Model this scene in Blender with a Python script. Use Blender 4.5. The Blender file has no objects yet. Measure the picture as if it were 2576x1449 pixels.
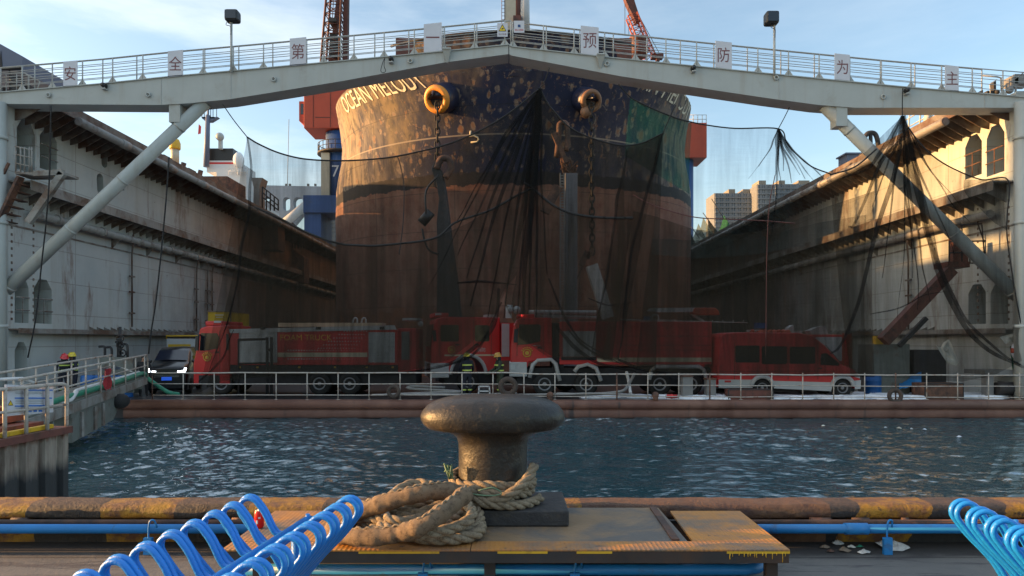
import bpy, math, random
from math import sin, cos, pi, radians, atan, atan2, sqrt, floor
from mathutils import Vector, Matrix
random.seed(7)
C = bpy.context.scene.collection
scn = bpy.context.scene
# ---------------------------------------------------------------- camera
F = 1717.0; HX, HY = 1288.0, 858.0          # focal length and horizon in a 2576 px wide frame
CAM = Vector((0.0, 0.0, 1.6)); YAW = 0.0
cd = bpy.data.cameras.new("camera"); cam = bpy.data.objects.new("camera", cd); C.objects.link(cam)
cam.location = CAM; cam.rotation_euler = (pi / 2, 0, YAW)
cd.sensor_width = 36; cd.lens = F / 2576 * 36; cd.shift_y = (HY - 724.5) / 2576
cd.clip_start = 0.05; cd.clip_end = 6000
scn.camera = cam
# ---------------------------------------------------------------- sky and sun
SUN_EL = radians(9.0); SUN_AZ_BACK = -0.03    # the sun stands to the left, just past square to the view
w = bpy.data.worlds.new("World"); scn.world = w; w.use_nodes = True
nt = w.node_tree; N = nt.nodes; L = nt.links
bg = N["Background"]
sky = N.new("ShaderNodeTexSky"); sky.sky_type = 'NISHITA'; sky.sun_disc = False
sky.sun_elevation = SUN_EL; sky.altitude = 0; sky.air_density = 1.0; sky.dust_density = 1.6; sky.ozone_density = 1.2
sd = Vector((-1, -SUN_AZ_BACK, math.tan(SUN_EL))).normalized()
sky.sun_rotation = atan2(sd.x, sd.y)
tc = N.new("ShaderNodeTexCoord"); mp = N.new("ShaderNodeMapping"); mp.inputs['Scale'].default_value = (1.6, 1.6, 6.5)
mp.inputs['Location'].default_value = (3.3, 1.4, 0.2); mp.inputs['Rotation'].default_value = (0, radians(14), 0)
no = N.new("ShaderNodeTexNoise"); no.inputs['Scale'].default_value = 1.7; no.inputs['Detail'].default_value = 8; no.inputs['Roughness'].default_value = 0.58
rp = N.new("ShaderNodeValToRGB"); rp.color_ramp.elements[0].position = 0.44; rp.color_ramp.elements[1].position = 0.72
sx = N.new("ShaderNodeSeparateXYZ"); mr = N.new("ShaderNodeMapRange")
mr.inputs[1].default_value = 0.25; mr.inputs[2].default_value = -0.75; mr.inputs[3].default_value = 0.12; mr.inputs[4].default_value = 0.62
mm = N.new("ShaderNodeMath"); mm.operation = 'MULTIPLY'
mx = N.new("ShaderNodeMix"); mx.data_type = 'RGBA'
L.new(tc.outputs['Generated'], mp.inputs[0]); L.new(mp.outputs[0], no.inputs[0]); L.new(no.outputs[0], rp.inputs[0])
L.new(tc.outputs['Generated'], sx.inputs[0]); L.new(sx.outputs[0], mr.inputs[0])
L.new(rp.outputs[0], mm.inputs[0]); L.new(mr.outputs[0], mm.inputs[1])
L.new(mm.outputs[0], mx.inputs[0]); L.new(sky.outputs[0], mx.inputs[6]); mx.inputs[7].default_value = (3.9, 3.95, 3.8, 1)
hr = N.new("ShaderNodeMapRange"); hr.inputs[1].default_value = .44; hr.inputs[2].default_value = .72; hr.inputs[3].default_value = 0; hr.inputs[4].default_value = .8
no2 = N.new("ShaderNodeTexNoise"); no2.inputs['Scale'].default_value = 2.2; no2.inputs['Detail'].default_value = 6; L.new(tc.outputs['Generated'], no2.inputs[0])
rp2 = N.new("ShaderNodeValToRGB"); rp2.color_ramp.elements[0].position = .34; rp2.color_ramp.elements[1].position = .6; L.new(no2.outputs[0], rp2.inputs[0])
m2 = N.new("ShaderNodeMath"); m2.operation = 'MULTIPLY'; L.new(sx.outputs[2], hr.inputs[0]); L.new(hr.outputs[0], m2.inputs[0]); L.new(rp2.outputs[0], m2.inputs[1])
mx2 = N.new("ShaderNodeMix"); mx2.data_type = 'RGBA'; L.new(m2.outputs[0], mx2.inputs[0]); L.new(mx.outputs[2], mx2.inputs[6]); mx2.inputs[7].default_value = (2.7, 3.15, 3.6, 1)
L.new(mx2.outputs[2], bg.inputs[0]); bg.inputs[1].default_value = 0.15
sl = bpy.data.lights.new("sun", 'SUN'); sl.energy = 5.0; sl.angle = radians(0.6); sl.color = (1.0, 0.52, 0.18)
so = bpy.data.objects.new("sun", sl); C.objects.link(so); so.rotation_euler = (-sd).to_track_quat('-Z', 'Y').to_euler(); so.location = (-60, -8, 40)
scn.view_settings.view_transform = 'Standard'; scn.view_settings.look = 'None'
scn.view_settings.exposure = 1.4; scn.view_settings.gamma = 1
try:
    scn.cycles.transparent_max_bounces = 24; scn.cycles.max_bounces = 8; scn.cycles.use_denoising = True
except Exception: pass

# ---------------------------------------------------------------- helpers
SA, CA = sin(YAW), cos(YAW)
def ray(x, y):
    u = (x - HX) / F; v = (HY - y) / F
    return Vector((-SA + u * CA, CA + u * SA, v))
def W(x, y, D):                    # photo position -> point at distance D down the dock
    d = ray(x, y); return CAM + d * (D / d.y)
def WX(x, y, X):                   # photo position -> point on a wall plane at X
    d = ray(x, y); return CAM + d * (X / d.x)
def WZ(x, y, Z):
    d = ray(x, y); return CAM + d * ((Z - CAM.z) / d.z)
V3 = Vector
def origin(p):
    o = V3((0, 0, 0))
    while p is not None: o += p.location; p = p.parent
    return o
def link(o, parent=None):
    C.objects.link(o)
    if parent is not None: o.parent = parent
    return o
def tag(o, label=None, cat=None, group=None, kind=None):
    if label: o['label'] = label
    if cat: o['category'] = cat
    if group: o['group'] = group
    if kind: o['kind'] = kind
    return o
def thing(name, label, cat, loc=(0, 0, 0), rotz=0, group=None):
    o = bpy.data.objects.new(name, None); o.location = loc; o.rotation_euler = (0, 0, rotz); o.empty_display_size = 0.2
    link(o); return tag(o, label, cat, group)
def copy_tree(o, parent=None):
    c = o.copy(); C.objects.link(c); c.parent = parent
    for ch in list(o.children): copy_tree(ch, c)
    return c
class MB:
    def __init__(s): s.v = []; s.f = []; s.s = []
    def add(s, vs, fs, smooth=False):
        b = len(s.v); s.v += [tuple(v) for v in vs]
        for f in fs: s.f.append(tuple(i + b for i in f)); s.s.append(smooth)
        return s
    def box(s, x0, x1, y0, y1, z0, z1):
        return s.add([(x0, y0, z0), (x1, y0, z0), (x1, y1, z0), (x0, y1, z0), (x0, y0, z1), (x1, y0, z1), (x1, y1, z1), (x0, y1, z1)],
                     [(3, 2, 1, 0), (4, 5, 6, 7), (0, 1, 5, 4), (1, 2, 6, 5), (2, 3, 7, 6), (3, 0, 4, 7)])
    def bar(s, p, q, wd, h, up=(0, 0, 1)):
        p = V3(p); q = V3(q); d = (q - p).normalized(); up = V3(up)
        if abs(d.dot(up)) > 0.98: up = V3((1, 0, 0)) if abs(d.x) < .9 else V3((0, 1, 0))
        r = d.cross(up).normalized(); u = r.cross(d)
        vs = []
        for c in (p, q):
            for a, b in ((-1, -1), (1, -1), (1, 1), (-1, 1)): vs.append(c + r * (a * wd / 2) + u * (b * h / 2))
        return s.add(vs, [(3, 2, 1, 0), (4, 5, 6, 7), (0, 1, 5, 4), (1, 2, 6, 5), (2, 3, 7, 6), (3, 0, 4, 7)])
    def tube(s, pts, r, n=8, closed=False, smooth=True):
        pts = [V3(p) for p in pts]; m = len(pts)
        rr = r if isinstance(r, (list, tuple)) else [r] * m
        T = []
        for i in range(m):
            a = pts[(i - 1) % m] if (closed or i > 0) else pts[i]; b = pts[(i + 1) % m] if (closed or i < m - 1) else pts[i]
            t = b - a; T.append(t.normalized() if t.length > 1e-9 else V3((0, 0, 1)))
        up = V3((0, 0, 1)) if abs(T[0].z) < .9 else V3((1, 0, 0))
        nrm = (up - T[0] * up.dot(T[0])).normalized(); vs = []
        for i in range(m):
            nrm = nrm - T[i] * nrm.dot(T[i])
            nrm = nrm.normalized() if nrm.length > 1e-6 else T[i].orthogonal().normalized()
            bn = T[i].cross(nrm)
            for k in range(n):
                a = 2 * pi * k / n; vs.append(pts[i] + (nrm * cos(a) + bn * sin(a)) * rr[i])
        fs = []
        for i in range(m if closed else m - 1):
            j = (i + 1) % m
            for k in range(n):
                k2 = (k + 1) % n; fs.append((i * n + k, i * n + k2, j * n + k2, j * n + k))
        s.add(vs, fs, smooth)
        if not closed: 
            b = len(s.v) - m * n
            s.f.append(tuple(b + k for k in range(n - 1, -1, -1))); s.s.append(False)
            s.f.append(tuple(b + (m - 1) * n + k for k in range(n))); s.s.append(False)
        return s
    def lathe(s, prof, c=(0, 0, 0), n=24, sx=1, sy=1, axis='z', smooth=True):
        vs = []; m = len(prof); c = V3(c)
        for r, z in prof:
            for k in range(n):
                a = 2 * pi * k / n; p = V3((r * cos(a) * sx, r * sin(a) * sy, z))
                if axis == 'y': p = V3((p.x, p.z, -p.y))
                elif axis == 'x': p = V3((p.z, p.x, p.y))
                vs.append(c + p)
        fs = [(i * n + k, i * n + (k + 1) % n, (i + 1) * n + (k + 1) % n, (i + 1) * n + k) for i in range(m - 1) for k in range(n)]
        s.add(vs, fs, smooth); b = len(s.v) - m * n
        if prof[0][0] > 1e-6: s.f.append(tuple(b + k for k in range(n - 1, -1, -1))); s.s.append(False)
        if prof[-1][0] > 1e-6: s.f.append(tuple(b + (m - 1) * n + k for k in range(n))); s.s.append(False)
        return s
    def prism(s, poly, vec):
        vec = V3(vec); p = [V3(a) for a in poly]; n = len(p)
        vs = p + [a + vec for a in p]
        fs = [tuple(range(n - 1, -1, -1)), tuple(range(n, 2 * n))] + [(i, (i + 1) % n, n + (i + 1) % n, n + i) for i in range(n)]
        return s.add(vs, fs)
    def ball(s, c, rx, ry=None, rz=None, n=14, m=8, smooth=True):
        ry = ry or rx; rz = rz or rx
        prof = [(sin(pi * i / m), -cos(pi * i / m)) for i in range(m + 1)]
        vs = []
        for r, z in prof:
            for k in range(n):
                a = 2 * pi * k / n; vs.append((c[0] + rx * r * cos(a), c[1] + ry * r * sin(a), c[2] + rz * z))
        fs = [(i * n + k, i * n + (k + 1) % n, (i + 1) * n + (k + 1) % n, (i + 1) * n + k) for i in range(m) for k in range(n)]
        return s.add(vs, fs, smooth)
    def torus(s, c, R, r, n=28, m=10, axis='y', sx=1, sz=1):
        pts = []
        for i in range(n):
            a = 2 * pi * i / n
            p = {'y': (R * cos(a) * sx, 0, R * sin(a) * sz), 'z': (R * cos(a) * sx, R * sin(a) * sz, 0), 'x': (0, R * cos(a) * sx, R * sin(a) * sz)}[axis]
            pts.append(V3(c) + V3(p))
        return s.tube(pts, r, m, closed=True)
    def grid(s, P, smooth=True, wrap=False):        # P: rows of points
        b = len(s.v); nr = len(P); nc = len(P[0])
        for r in P: s.v += [tuple(p) for p in r]
        for i in range(nr - 1):
            for k in range(nc if wrap else nc - 1):
                k2 = (k + 1) % nc
                s.f.append((b + i * nc + k, b + i * nc + k2, b + (i + 1) * nc + k2, b + (i + 1) * nc + k)); s.s.append(smooth)
        return s
    def build(s, name, mat, parent=None, local=False, bevel=0, seg=2, flip=False):
        me = bpy.data.meshes.new(name); vs = s.v
        if parent is not None and not local:
            o = origin(parent); vs = [(v[0] - o.x, v[1] - o.y, v[2] - o.z) for v in vs]
        me.from_pydata(vs, [], s.f); me.polygons.foreach_set('use_smooth', s.s); me.update()
        if mat: me.materials.append(mat)
        ob = bpy.data.objects.new(name, me); link(ob, parent)
        if bevel:
            bv = ob.modifiers.new("bevel", 'BEVEL'); bv.width = bevel; bv.segments = seg; bv.limit_method = 'ANGLE'; bv.angle_limit = radians(35)
        return ob
def arc(p, q, sag, n=12):           # a hanging line between two points
    p = V3(p); q = V3(q)
    return [p.lerp(q, i / n) + V3((0, 0, -sag * 4 * (i / n) * (1 - i / n))) for i in range(n + 1)]
def smooth_path(pts, k=6):          # Catmull-Rom
    pts = [V3(p) for p in pts]; out = []
    P = [pts[0] * 2 - pts[1]] + pts + [pts[-1] * 2 - pts[-2]]
    for i in range(1, len(P) - 2):
        p0, p1, p2, p3 = P[i - 1], P[i], P[i + 1], P[i + 2]
        for j in range(k):
            t = j / k; out.append(0.5 * ((2 * p1) + (p2 - p0) * t + (2 * p0 - 5 * p1 + 4 * p2 - p3) * t * t + (3 * p1 - p0 - 3 * p2 + p3) * t ** 3))
    out.append(pts[-1]); return out
def rpoly(x0, x1, z0, z1, r, n=4):  # rounded rectangle in 2-D
    o = []
    for cx, cz, a0 in ((x1 - r, z0 + r, -pi / 2), (x1 - r, z1 - r, 0), (x0 + r, z1 - r, pi / 2), (x0 + r, z0 + r, pi)):
        for i in range(n + 1):
            a = a0 + pi / 2 * i / n; o.append((cx + r * cos(a), cz + r * sin(a)))
    return o
_txt = {}
def text2d(body, size, sx=1.0):     # outlines of lettering as a flat 2-D mesh
    k = (body,)
    if k not in _txt:
        cu = bpy.data.curves.new("lettering", 'FONT'); cu.body = body; cu.size = 1; cu.align_x = 'CENTER'; cu.resolution_u = 3
        ob = bpy.data.objects.new("lettering", cu); C.objects.link(ob)
        dg = bpy.context.evaluated_depsgraph_get(); dg.update(); ev = ob.evaluated_get(dg); me = ev.to_mesh()
        _txt[k] = ([(v.co.x, v.co.y) for v in me.vertices], [tuple(p.vertices) for p in me.polygons])
        ev.to_mesh_clear(); C.objects.unlink(ob); bpy.data.objects.remove(ob); bpy.data.curves.remove(cu)
    vs, fs = _txt[k]
    return [(a * size * sx, b * size) for a, b in vs], fs
def text_front(mb, body, c, size, sx=1.0, thick=0.0, mid=True):  # lettering on a plane facing the quay
    vs, fs = text2d(body, size, sx)
    if not vs: return
    zs = [v[1] for v in vs]; xs = [v[0] for v in vs]; oz = (min(zs) + max(zs)) / 2 if mid else 0; ox = (min(xs) + max(xs)) / 2 if mid else 0
    mb.add([(c[0] + a - ox, c[1], c[2] + b - oz) for a, b in vs], fs)

# ---------------------------------------------------------------- materials
def new_mat(name):
    m = bpy.data.materials.new(name); m.use_nodes = True; nt = m.node_tree
    return m, nt, nt.nodes['Principled BSDF']
class NT:
    def __init__(s, nt): s.nt = nt; s.N = nt.nodes; s.tc = None
    def link(s, a, b): s.nt.links.new(a, b)
    def co(s, scale=(1, 1, 1), loc=(0, 0, 0), rot=(0, 0, 0)):
        if s.tc is None: s.tc = s.N.new("ShaderNodeTexCoord")
        m = s.N.new("ShaderNodeMapping"); m.inputs['Scale'].default_value = scale; m.inputs['Location'].default_value = loc; m.inputs['Rotation'].default_value = rot
        s.link(s.tc.outputs['Object'], m.inputs[0]); return m.outputs[0]
    def noise(s, scale, detail=5, rough=.6, vec=None, dist=0):
        n = s.N.new("ShaderNodeTexNoise"); n.inputs['Scale'].default_value = scale; n.inputs['Detail'].default_value = detail
        n.inputs['Roughness'].default_value = rough; n.inputs['Distortion'].default_value = dist
        s.link(vec if vec is not None else s.co(), n.inputs[0]); return n.outputs[0]
    def ramp(s, fac, a, b, ca=(0, 0, 0, 1), cb=(1, 1, 1, 1)):
        r = s.N.new("ShaderNodeValToRGB"); e = r.color_ramp.elements; e[0].position = a; e[1].position = b; e[0].color = ca; e[1].color = cb
        s.link(fac, r.inputs[0]); return r.outputs[0]
    def mix(s, fac, a, b, mode='MIX'):
        m = s.N.new("ShaderNodeMix"); m.data_type = 'RGBA'; m.blend_type = mode
        for v, i in ((fac, 0), (a, 6), (b, 7)):
            if isinstance(v, (int, float)): m.inputs[i].default_value = v
            elif isinstance(v, tuple): m.inputs[i].default_value = v if len(v) == 4 else v + (1,)
            else: s.link(v, m.inputs[i])
        return m.outputs[2]
    def math(s, op, a, b=0.0, clamp=False):
        m = s.N.new("ShaderNodeMath"); m.operation = op; m.use_clamp = clamp
        for v, i in ((a, 0), (b, 1)):
            if isinstance(v, (int, float)): m.inputs[i].default_value = v
            else: s.link(v, m.inputs[i])
        return m.outputs[0]
    def xyz(s):
        if s.tc is None: s.tc = s.N.new("ShaderNodeTexCoord")
        n = s.N.new("ShaderNodeSeparateXYZ"); s.link(s.tc.outputs['Object'], n.inputs[0]); return n.outputs
    def bump(s, h, strength, dist, bsdf):
        b = s.N.new("ShaderNodeBump"); b.inputs['Strength'].default_value = strength; b.inputs['Distance'].default_value = dist
        s.link(h, b.inputs['Height']); s.link(b.outputs[0], bsdf.inputs['Normal'])
def mat(name, col, rough=.55, metal=0.0, var=.18, scale=3.0, dirt=None, damt=.5, dscale=1.5, streak=0.0, scol=(.12, .06, .03), bump=0.0, bscale=30, spec=.5, emit=0, coat=0):
    m, nt, b = new_mat(name); t = NT(nt)
    c = t.mix(t.ramp(t.noise(scale), .3, .7), tuple(max(0, x * (1 - var)) for x in col), tuple(min(1, x * (1 + var)) for x in col))
    if dirt:
        f = t.ramp(t.noise(dscale, 9, .68, dist=.4), 1 - damt - .07, 1 - damt + .09)
        c = t.mix(f, c, dirt)
    if streak:
        f = t.ramp(t.noise(1.0, 6, .6, t.co((2.6, 2.6, .22))), .52, .75)
        f = t.math('MULTIPLY', f, streak); c = t.mix(f, c, scol)
    t.link(c, b.inputs['Base Color'])
    b.inputs['Roughness'].default_value = rough; b.inputs['Metallic'].default_value = metal
    b.inputs['Specular IOR Level'].default_value = spec
    if coat: b.inputs['Coat Weight'].default_value = coat; b.inputs['Coat Roughness'].default_value = .08
    if emit: b.inputs['Emission Color'].default_value = tuple(col) + (1,); b.inputs['Emission Strength'].default_value = emit
    if bump: t.bump(t.noise(bscale, 6), bump, .02, b)
    return m
M = {}
M['white_steel'] = mat("white_painted_steel", (.36, .385, .375), .5, var=.06, scale=1.2, dirt=(.28, .27, .24), damt=.34, dscale=.7, streak=.35, scol=(.25, .2, .14))
M['rail'] = mat("pale_rail_paint", (.37, .33, .29), .55, var=.15, scale=6, dirt=(.2, .09, .05), damt=.4, dscale=5)
M['galv'] = mat("galvanised_rail", (.36, .37, .36), .5, var=.1, scale=5, dirt=(.22, .17, .13), damt=.35, dscale=4)
M['sign_white'] = mat("sign_white", (.52, .54, .60), .5, var=.05, dirt=(.36, .35, .36), damt=.34, dscale=1.3, streak=.3, scol=(.3, .26, .22))
M['sign_red'] = mat("sign_dull_red", (.16, .055, .06), .6, var=.1)
M['black'] = mat("black_plastic", (.012, .012, .014), .45, var=.2)
M['dark'] = mat("dark_steel", (.026, .025, .027), .7, var=.3, dirt=(.06, .032, .02), damt=.4)
M['rust'] = mat("rusty_steel", (.14, .065, .04), .75, var=.3, scale=5, dirt=(.05, .03, .025), damt=.5, dscale=2, bump=.4)
M['rustred'] = mat("rust_red_paint", (.13, .042, .03), .65, var=.2, dirt=(.05, .025, .02), damt=.45, dscale=2.5, streak=.5)
M['blue'] = mat("sky_blue_gloss_paint", (.006, .19, .62), .36, var=.07, scale=3, dirt=(.10, .17, .30), damt=.27, dscale=26, coat=.15, bump=.25, bscale=45)
M['bluepipe'] = mat("blue_pipe_paint", (.012, .17, .44), .45, var=.12, scale=3, dirt=(.05, .06, .09), damt=.34, dscale=6)
M['deep_blue'] = mat("portal_blue", (.015, .06, .20), .6, var=.12, scale=.4, dirt=(.03, .05, .1), damt=.35, dscale=.5)
M['cream'] = mat("cream_paint", (.42, .38, .3), .6, var=.08)
M['crane_red'] = mat("crane_orange_red", (.36, .05, .02), .6, var=.1, scale=.5, dirt=(.22, .035, .02), damt=.35, dscale=.4)
M['jib_red'] = mat("jib_dull_red", (.085, .024, .016), .65, var=.2)
M['fire_red'] = mat("fire_red_paint", (.50, .013, .015), .35, var=.06, dirt=(.22, .02, .02), damt=.3, dscale=2, coat=.3)
M['dull_red'] = mat("dull_red_paint", (.52, .032, .032), .5, var=.1, dirt=(.12, .02, .02), damt=.35, dscale=2)
M['shutter'] = mat("roller_shutter", (.46, .48, .50), .45, metal=.2, var=.06)
M['trim_white'] = mat("white_trim", (.42, .43, .44), .45, var=.06, dirt=(.3, .3, .3), damt=.3)
M['stripe'] = mat("pale_yellow_stripe", (.55, .48, .34), .5, var=.08)
M['glass'] = mat("dark_window_glass", (.012, .015, .02), .08, var=.1, spec=.8)
M['tyre'] = mat("tyre_rubber", (.014, .013, .013), .8, var=.3)
M['tyre_brown'] = mat("weathered_tyre", (.05, .035, .028), .85, var=.3, dirt=(.09, .06, .045), damt=.45)
M['chassis'] = mat("chassis_dark", (.02, .02, .024), .7, var=.3)
M['rim_white'] = mat("pale_wheel_rim", (.2, .2, .215), .45, var=.1)
M['mpv'] = mat("black_car_paint", (.006, .007, .010), .28, var=.1, coat=.25)
M['lamp'] = mat("lit_headlamp", (.85, .93, 1.0), .3, var=0, emit=5)
M['redlamp'] = mat("lit_red_beacon", (1.0, .06, .05), .3, var=0, emit=1.5)
M['plate_blue'] = mat("blue_number_plate", (.02, .12, .75), .4, var=0, emit=.12)
M['chrome'] = mat("chrome", (.55, .55, .58), .2, metal=1, var=.05)
M['gold'] = mat("gold_lettering", (.70, .38, .05), .5, var=.1)
M['emblem'] = mat("gold_emblem", (.5, .3, .03), .45, var=.1)
M['yellow'] = mat("yellow_paint", (.55, .34, .02), .5, var=.1, dirt=(.25, .15, .03), damt=.35, dscale=3)
M['helmet_yellow'] = mat("yellow_helmet", (.65, .5, .02), .3, var=.05, coat=.4)
M['helmet_red'] = mat("red_helmet", (.55, .02, .03), .3, var=.05, coat=.4)
M['helmet_orange'] = mat("amber_helmet", (.5, .25, .03), .35, var=.05, coat=.4)
M['navy_cloth'] = mat("navy_turnout_cloth", (.012, .014, .025), .85, var=.3, scale=12)
M['hivis'] = mat("reflective_band", (.5, .6, .12), .5, var=.1)
M['skin'] = mat("skin", (.38, .2, .13), .6, var=.08)
M['hair'] = mat("black_hair", (.01, .008, .008), .6)
M['foam'] = mat("white_foam", (.8, .83, .88), .7, var=.05, scale=8, dirt=(.5, .54, .6), damt=.4, dscale=6)
M['hose_white'] = mat("white_hose", (.55, .55, .55), .7, var=.1)
M['hose_green'] = mat("green_hose", (.02, .2, .12), .5, var=.15)
M['hose_grey'] = mat("grey_hose", (.24, .23, .22), .75, var=.15)
M['drum_blue'] = mat("blue_plastic_drum", (.01, .1, .32), .45, var=.15, dirt=(.04, .06, .1), damt=.35)
M['cloth_white'] = mat("white_fabric", (.6, .58, .52), .8, var=.1)
M['timber'] = mat("old_timber", (.2, .15, .11), .8, var=.3, scale=6)
M['can_red'] = mat("red_can", (.62, .01, .01), .28, metal=.3, var=.02)
M['can_top'] = mat("can_aluminium", (.6, .6, .6), .3, metal=.9, var=.05)
M['gang'] = mat("gangway_grey", (.13, .14, .125), .65, var=.15, dirt=(.10, .06, .04), damt=.4, dscale=2)
M['grey_steel'] = mat("mid_grey_steel", (.17, .17, .17), .6, var=.15, dirt=(.1, .07, .05), damt=.4)
M['purple_grey'] = mat("grey_ladder_steel", (.13, .13, .145), .6, var=.1)
M['ship_white'] = mat("far_ship_white", (.62, .63, .64), .6, var=.04)
M['bright_red'] = mat("funnel_red", (.5, .03, .03), .55, var=.05)
M['parapet'] = mat("blue_grey_sheet", (.11, .13, .19), .6, var=.1, scale=.6)
M['tower'] = mat("tower_concrete", (.16, .17, .185), .8, var=.06, scale=.1)
M['tower_glass'] = mat("tower_window", (.16, .19, .24), .3, var=.2, scale=.2)
M['tower_roof'] = mat("tower_roof_block", (.22, .20, .17), .8)
M['litter'] = mat("litter_paper", (.45, .44, .42), .8, var=.3, scale=20, dirt=(.15, .1, .07), damt=.4, dscale=14)
M['twine'] = mat("green_twine", (.12, .2, .12), .7)

def wall_mat():
    m, nt, b = new_mat("dock_wall_plating"); t = NT(nt)
    X, Y, Z = t.xyz()
    c = t.mix(t.ramp(t.noise(.35, 6), .3, .7), (.36, .40, .405), (.47, .50, .485))
    c = t.mix(t.math('MULTIPLY', t.ramp(t.noise(1.0, 7, .65, t.co((1, 1.1, .10))), .5, .78), .6), c, (.27, .235, .19))
    c = t.mix(t.math('MULTIPLY', t.ramp(t.noise(1.0, 7, .7, t.co((1, .7, .16), (3, 7, 1))), .55, .66), .85), c, (.15, .075, .045))
    # plate seams: level lines and upright butts, slightly darker
    def lines(v, step, wd, off=0.0):
        fr = t.math('FRACT', t.math('DIVIDE', t.math('ADD', v, off), step))
        return t.math('LESS_THAN', fr, wd / step)
    ln = t.math('MAXIMUM', lines(Z, 1.35, .035), lines(Y, 6.0, .05))
    c = t.mix(t.math('MULTIPLY', ln, .5), c, (.17, .145, .12))
    # deeper down the dock rust and grime, with ship and net shade painted in
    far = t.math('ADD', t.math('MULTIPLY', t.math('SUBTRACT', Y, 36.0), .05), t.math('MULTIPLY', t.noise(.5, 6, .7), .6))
    wear_shade = t.ramp(far, .38, 1.0)
    c = t.mix(t.math('MULTIPLY', wear_shade, .92), c, t.mix(t.ramp(t.noise(.8, 6, .6, t.co((1, 1, .3))), .4, .62), (.07, .048, .042), (.17, .10, .075)))
    # chips and grime marks
    c = t.mix(t.math('MULTIPLY', t.ramp(t.noise(2.4, 8, .72, t.co((1, .6, 1.4))), .64, .69), .6), c, (.09, .075, .065))
    t.link(c, b.inputs['Base Color']); b.inputs['Roughness'].default_value = .62
    t.bump(t.math('ADD', t.noise(1.1, 3), t.math('MULTIPLY', ln, -.4)), .35, .05, b)
    return m
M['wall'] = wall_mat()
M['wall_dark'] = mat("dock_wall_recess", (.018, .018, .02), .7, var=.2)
M['wall_steel'] = mat("dock_wall_trim", (.23, .225, .21), .6, var=.15, scale=1.5, dirt=(.11, .07, .05), damt=.48, dscale=1.0, streak=.5)
M['gallery'] = mat("gallery_steel", (.15, .13, .115), .65, var=.2, dirt=(.09, .05, .035), damt=.5, dscale=1.2)
M['wall_pipe'] = mat("wall_pipe_paint", (.26, .25, .235), .5, var=.15, dirt=(.12, .08, .06), damt=.42, dscale=1.6)

def kerb_mat():
    m, nt, b = new_mat("striped_rusty_kerb"); t = NT(nt); X, Y, Z = t.xyz()
    e = t.math('MULTIPLY', t.math('SUBTRACT', t.noise(9, 4), .5), .05)
    xs = t.math('ADD', t.math('ADD', X, e), t.math('MULTIPLY', Z, t.math('MULTIPLY', t.math('GREATER_THAN', X, 2.0), -.55)))
    st = t.math('LESS_THAN', t.math('FRACT', t.math('DIVIDE', t.math('ADD', xs, 30.49), 1.16)), .5)
    mid = t.math('MULTIPLY', t.math('GREATER_THAN', X, .55), t.math('LESS_THAN', X, 2.5))
    yel = t.mix(t.ramp(t.noise(7, 8, .7), .44, .6), (.33, .165, .010), (.13, .052, .026))
    yel = t.mix(t.ramp(t.noise(16, 8, .7), .56, .66), yel, (.045, .026, .02))
    blk = t.mix(t.ramp(t.noise(5, 6), .4, .75), (.014, .014, .017), (.034, .031, .03))
    rus = t.mix(t.ramp(t.noise(6, 8, .7), .40, .66), (.06, .027, .02), (.14, .07, .036))
    c = t.mix(st, yel, blk); c = t.mix(mid, c, rus)
    top = t.ramp(t.math('ADD', Z, t.math('MULTIPLY', t.noise(14, 6, .7), .06)), .325, .36)
    c = t.mix(t.math('MULTIPLY', top, .7), c, (.15, .085, .052))
    t.link(c, b.inputs['Base Color']); b.inputs['Roughness'].default_value = .72
    t.bump(t.math('ADD', t.noise(22, 8, .7), t.math('MULTIPLY', t.noise(6, 6, .7), 1.2)), .8, .04, b); return m
M['kerb'] = kerb_mat()

def ground_mat():
    m, nt, b = new_mat("worn_quay_concrete"); t = NT(nt); X, Y, Z = t.xyz()
    c = t.mix(t.ramp(t.noise(1.1, 9, .65), .3, .7), (.085, .082, .08), (.145, .135, .122))
    c = t.mix(t.ramp(t.noise(2.2, 9, .75, t.co((.5, 3.2, 1)), dist=.5), .52, .6), c, (.055, .05, .052))
    near = t.ramp(t.math('ADD', Y, t.math('MULTIPLY', t.noise(3, 6), .35)), 5.10 / 6 * 0 + .5, .6)
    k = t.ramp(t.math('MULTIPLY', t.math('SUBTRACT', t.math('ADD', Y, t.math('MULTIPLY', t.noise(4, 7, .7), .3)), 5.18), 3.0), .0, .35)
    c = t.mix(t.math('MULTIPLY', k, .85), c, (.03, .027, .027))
    j = t.math('LESS_THAN', t.math('ABSOLUTE', t.math('SUBTRACT', t.math('ADD', Y, t.math('MULTIPLY', t.noise(8), .02)), 5.05)), .008)
    c = t.mix(t.math('MULTIPLY', j, .85), c, (.02, .018, .016))
    t.link(c, b.inputs['Base Color']); b.inputs['Roughness'].default_value = .8
    t.bump(t.noise(26, 9, .7), .5, .02, b); return m
M['ground'] = ground_mat()

def water_mat():
    m, nt, b = new_mat("harbour_water"); t = NT(nt)
    b.inputs['Base Color'].default_value = (.018, .062, .078, 1); b.inputs['Roughness'].default_value = .04; b.inputs['IOR'].default_value = 4.2
    b.inputs['Specular IOR Level'].default_value = .5
    h = t.math('ADD', t.noise(1.0, 3, .5, t.co((.75, 1.7, 1)), dist=.3), t.math('MULTIPLY', t.noise(1.0, 3, .55, t.co((2.6, 5.2, 1)), dist=.2), .34))
    t.bump(h, 1.0, .09, b); return m
M['water'] = water_mat()

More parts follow.
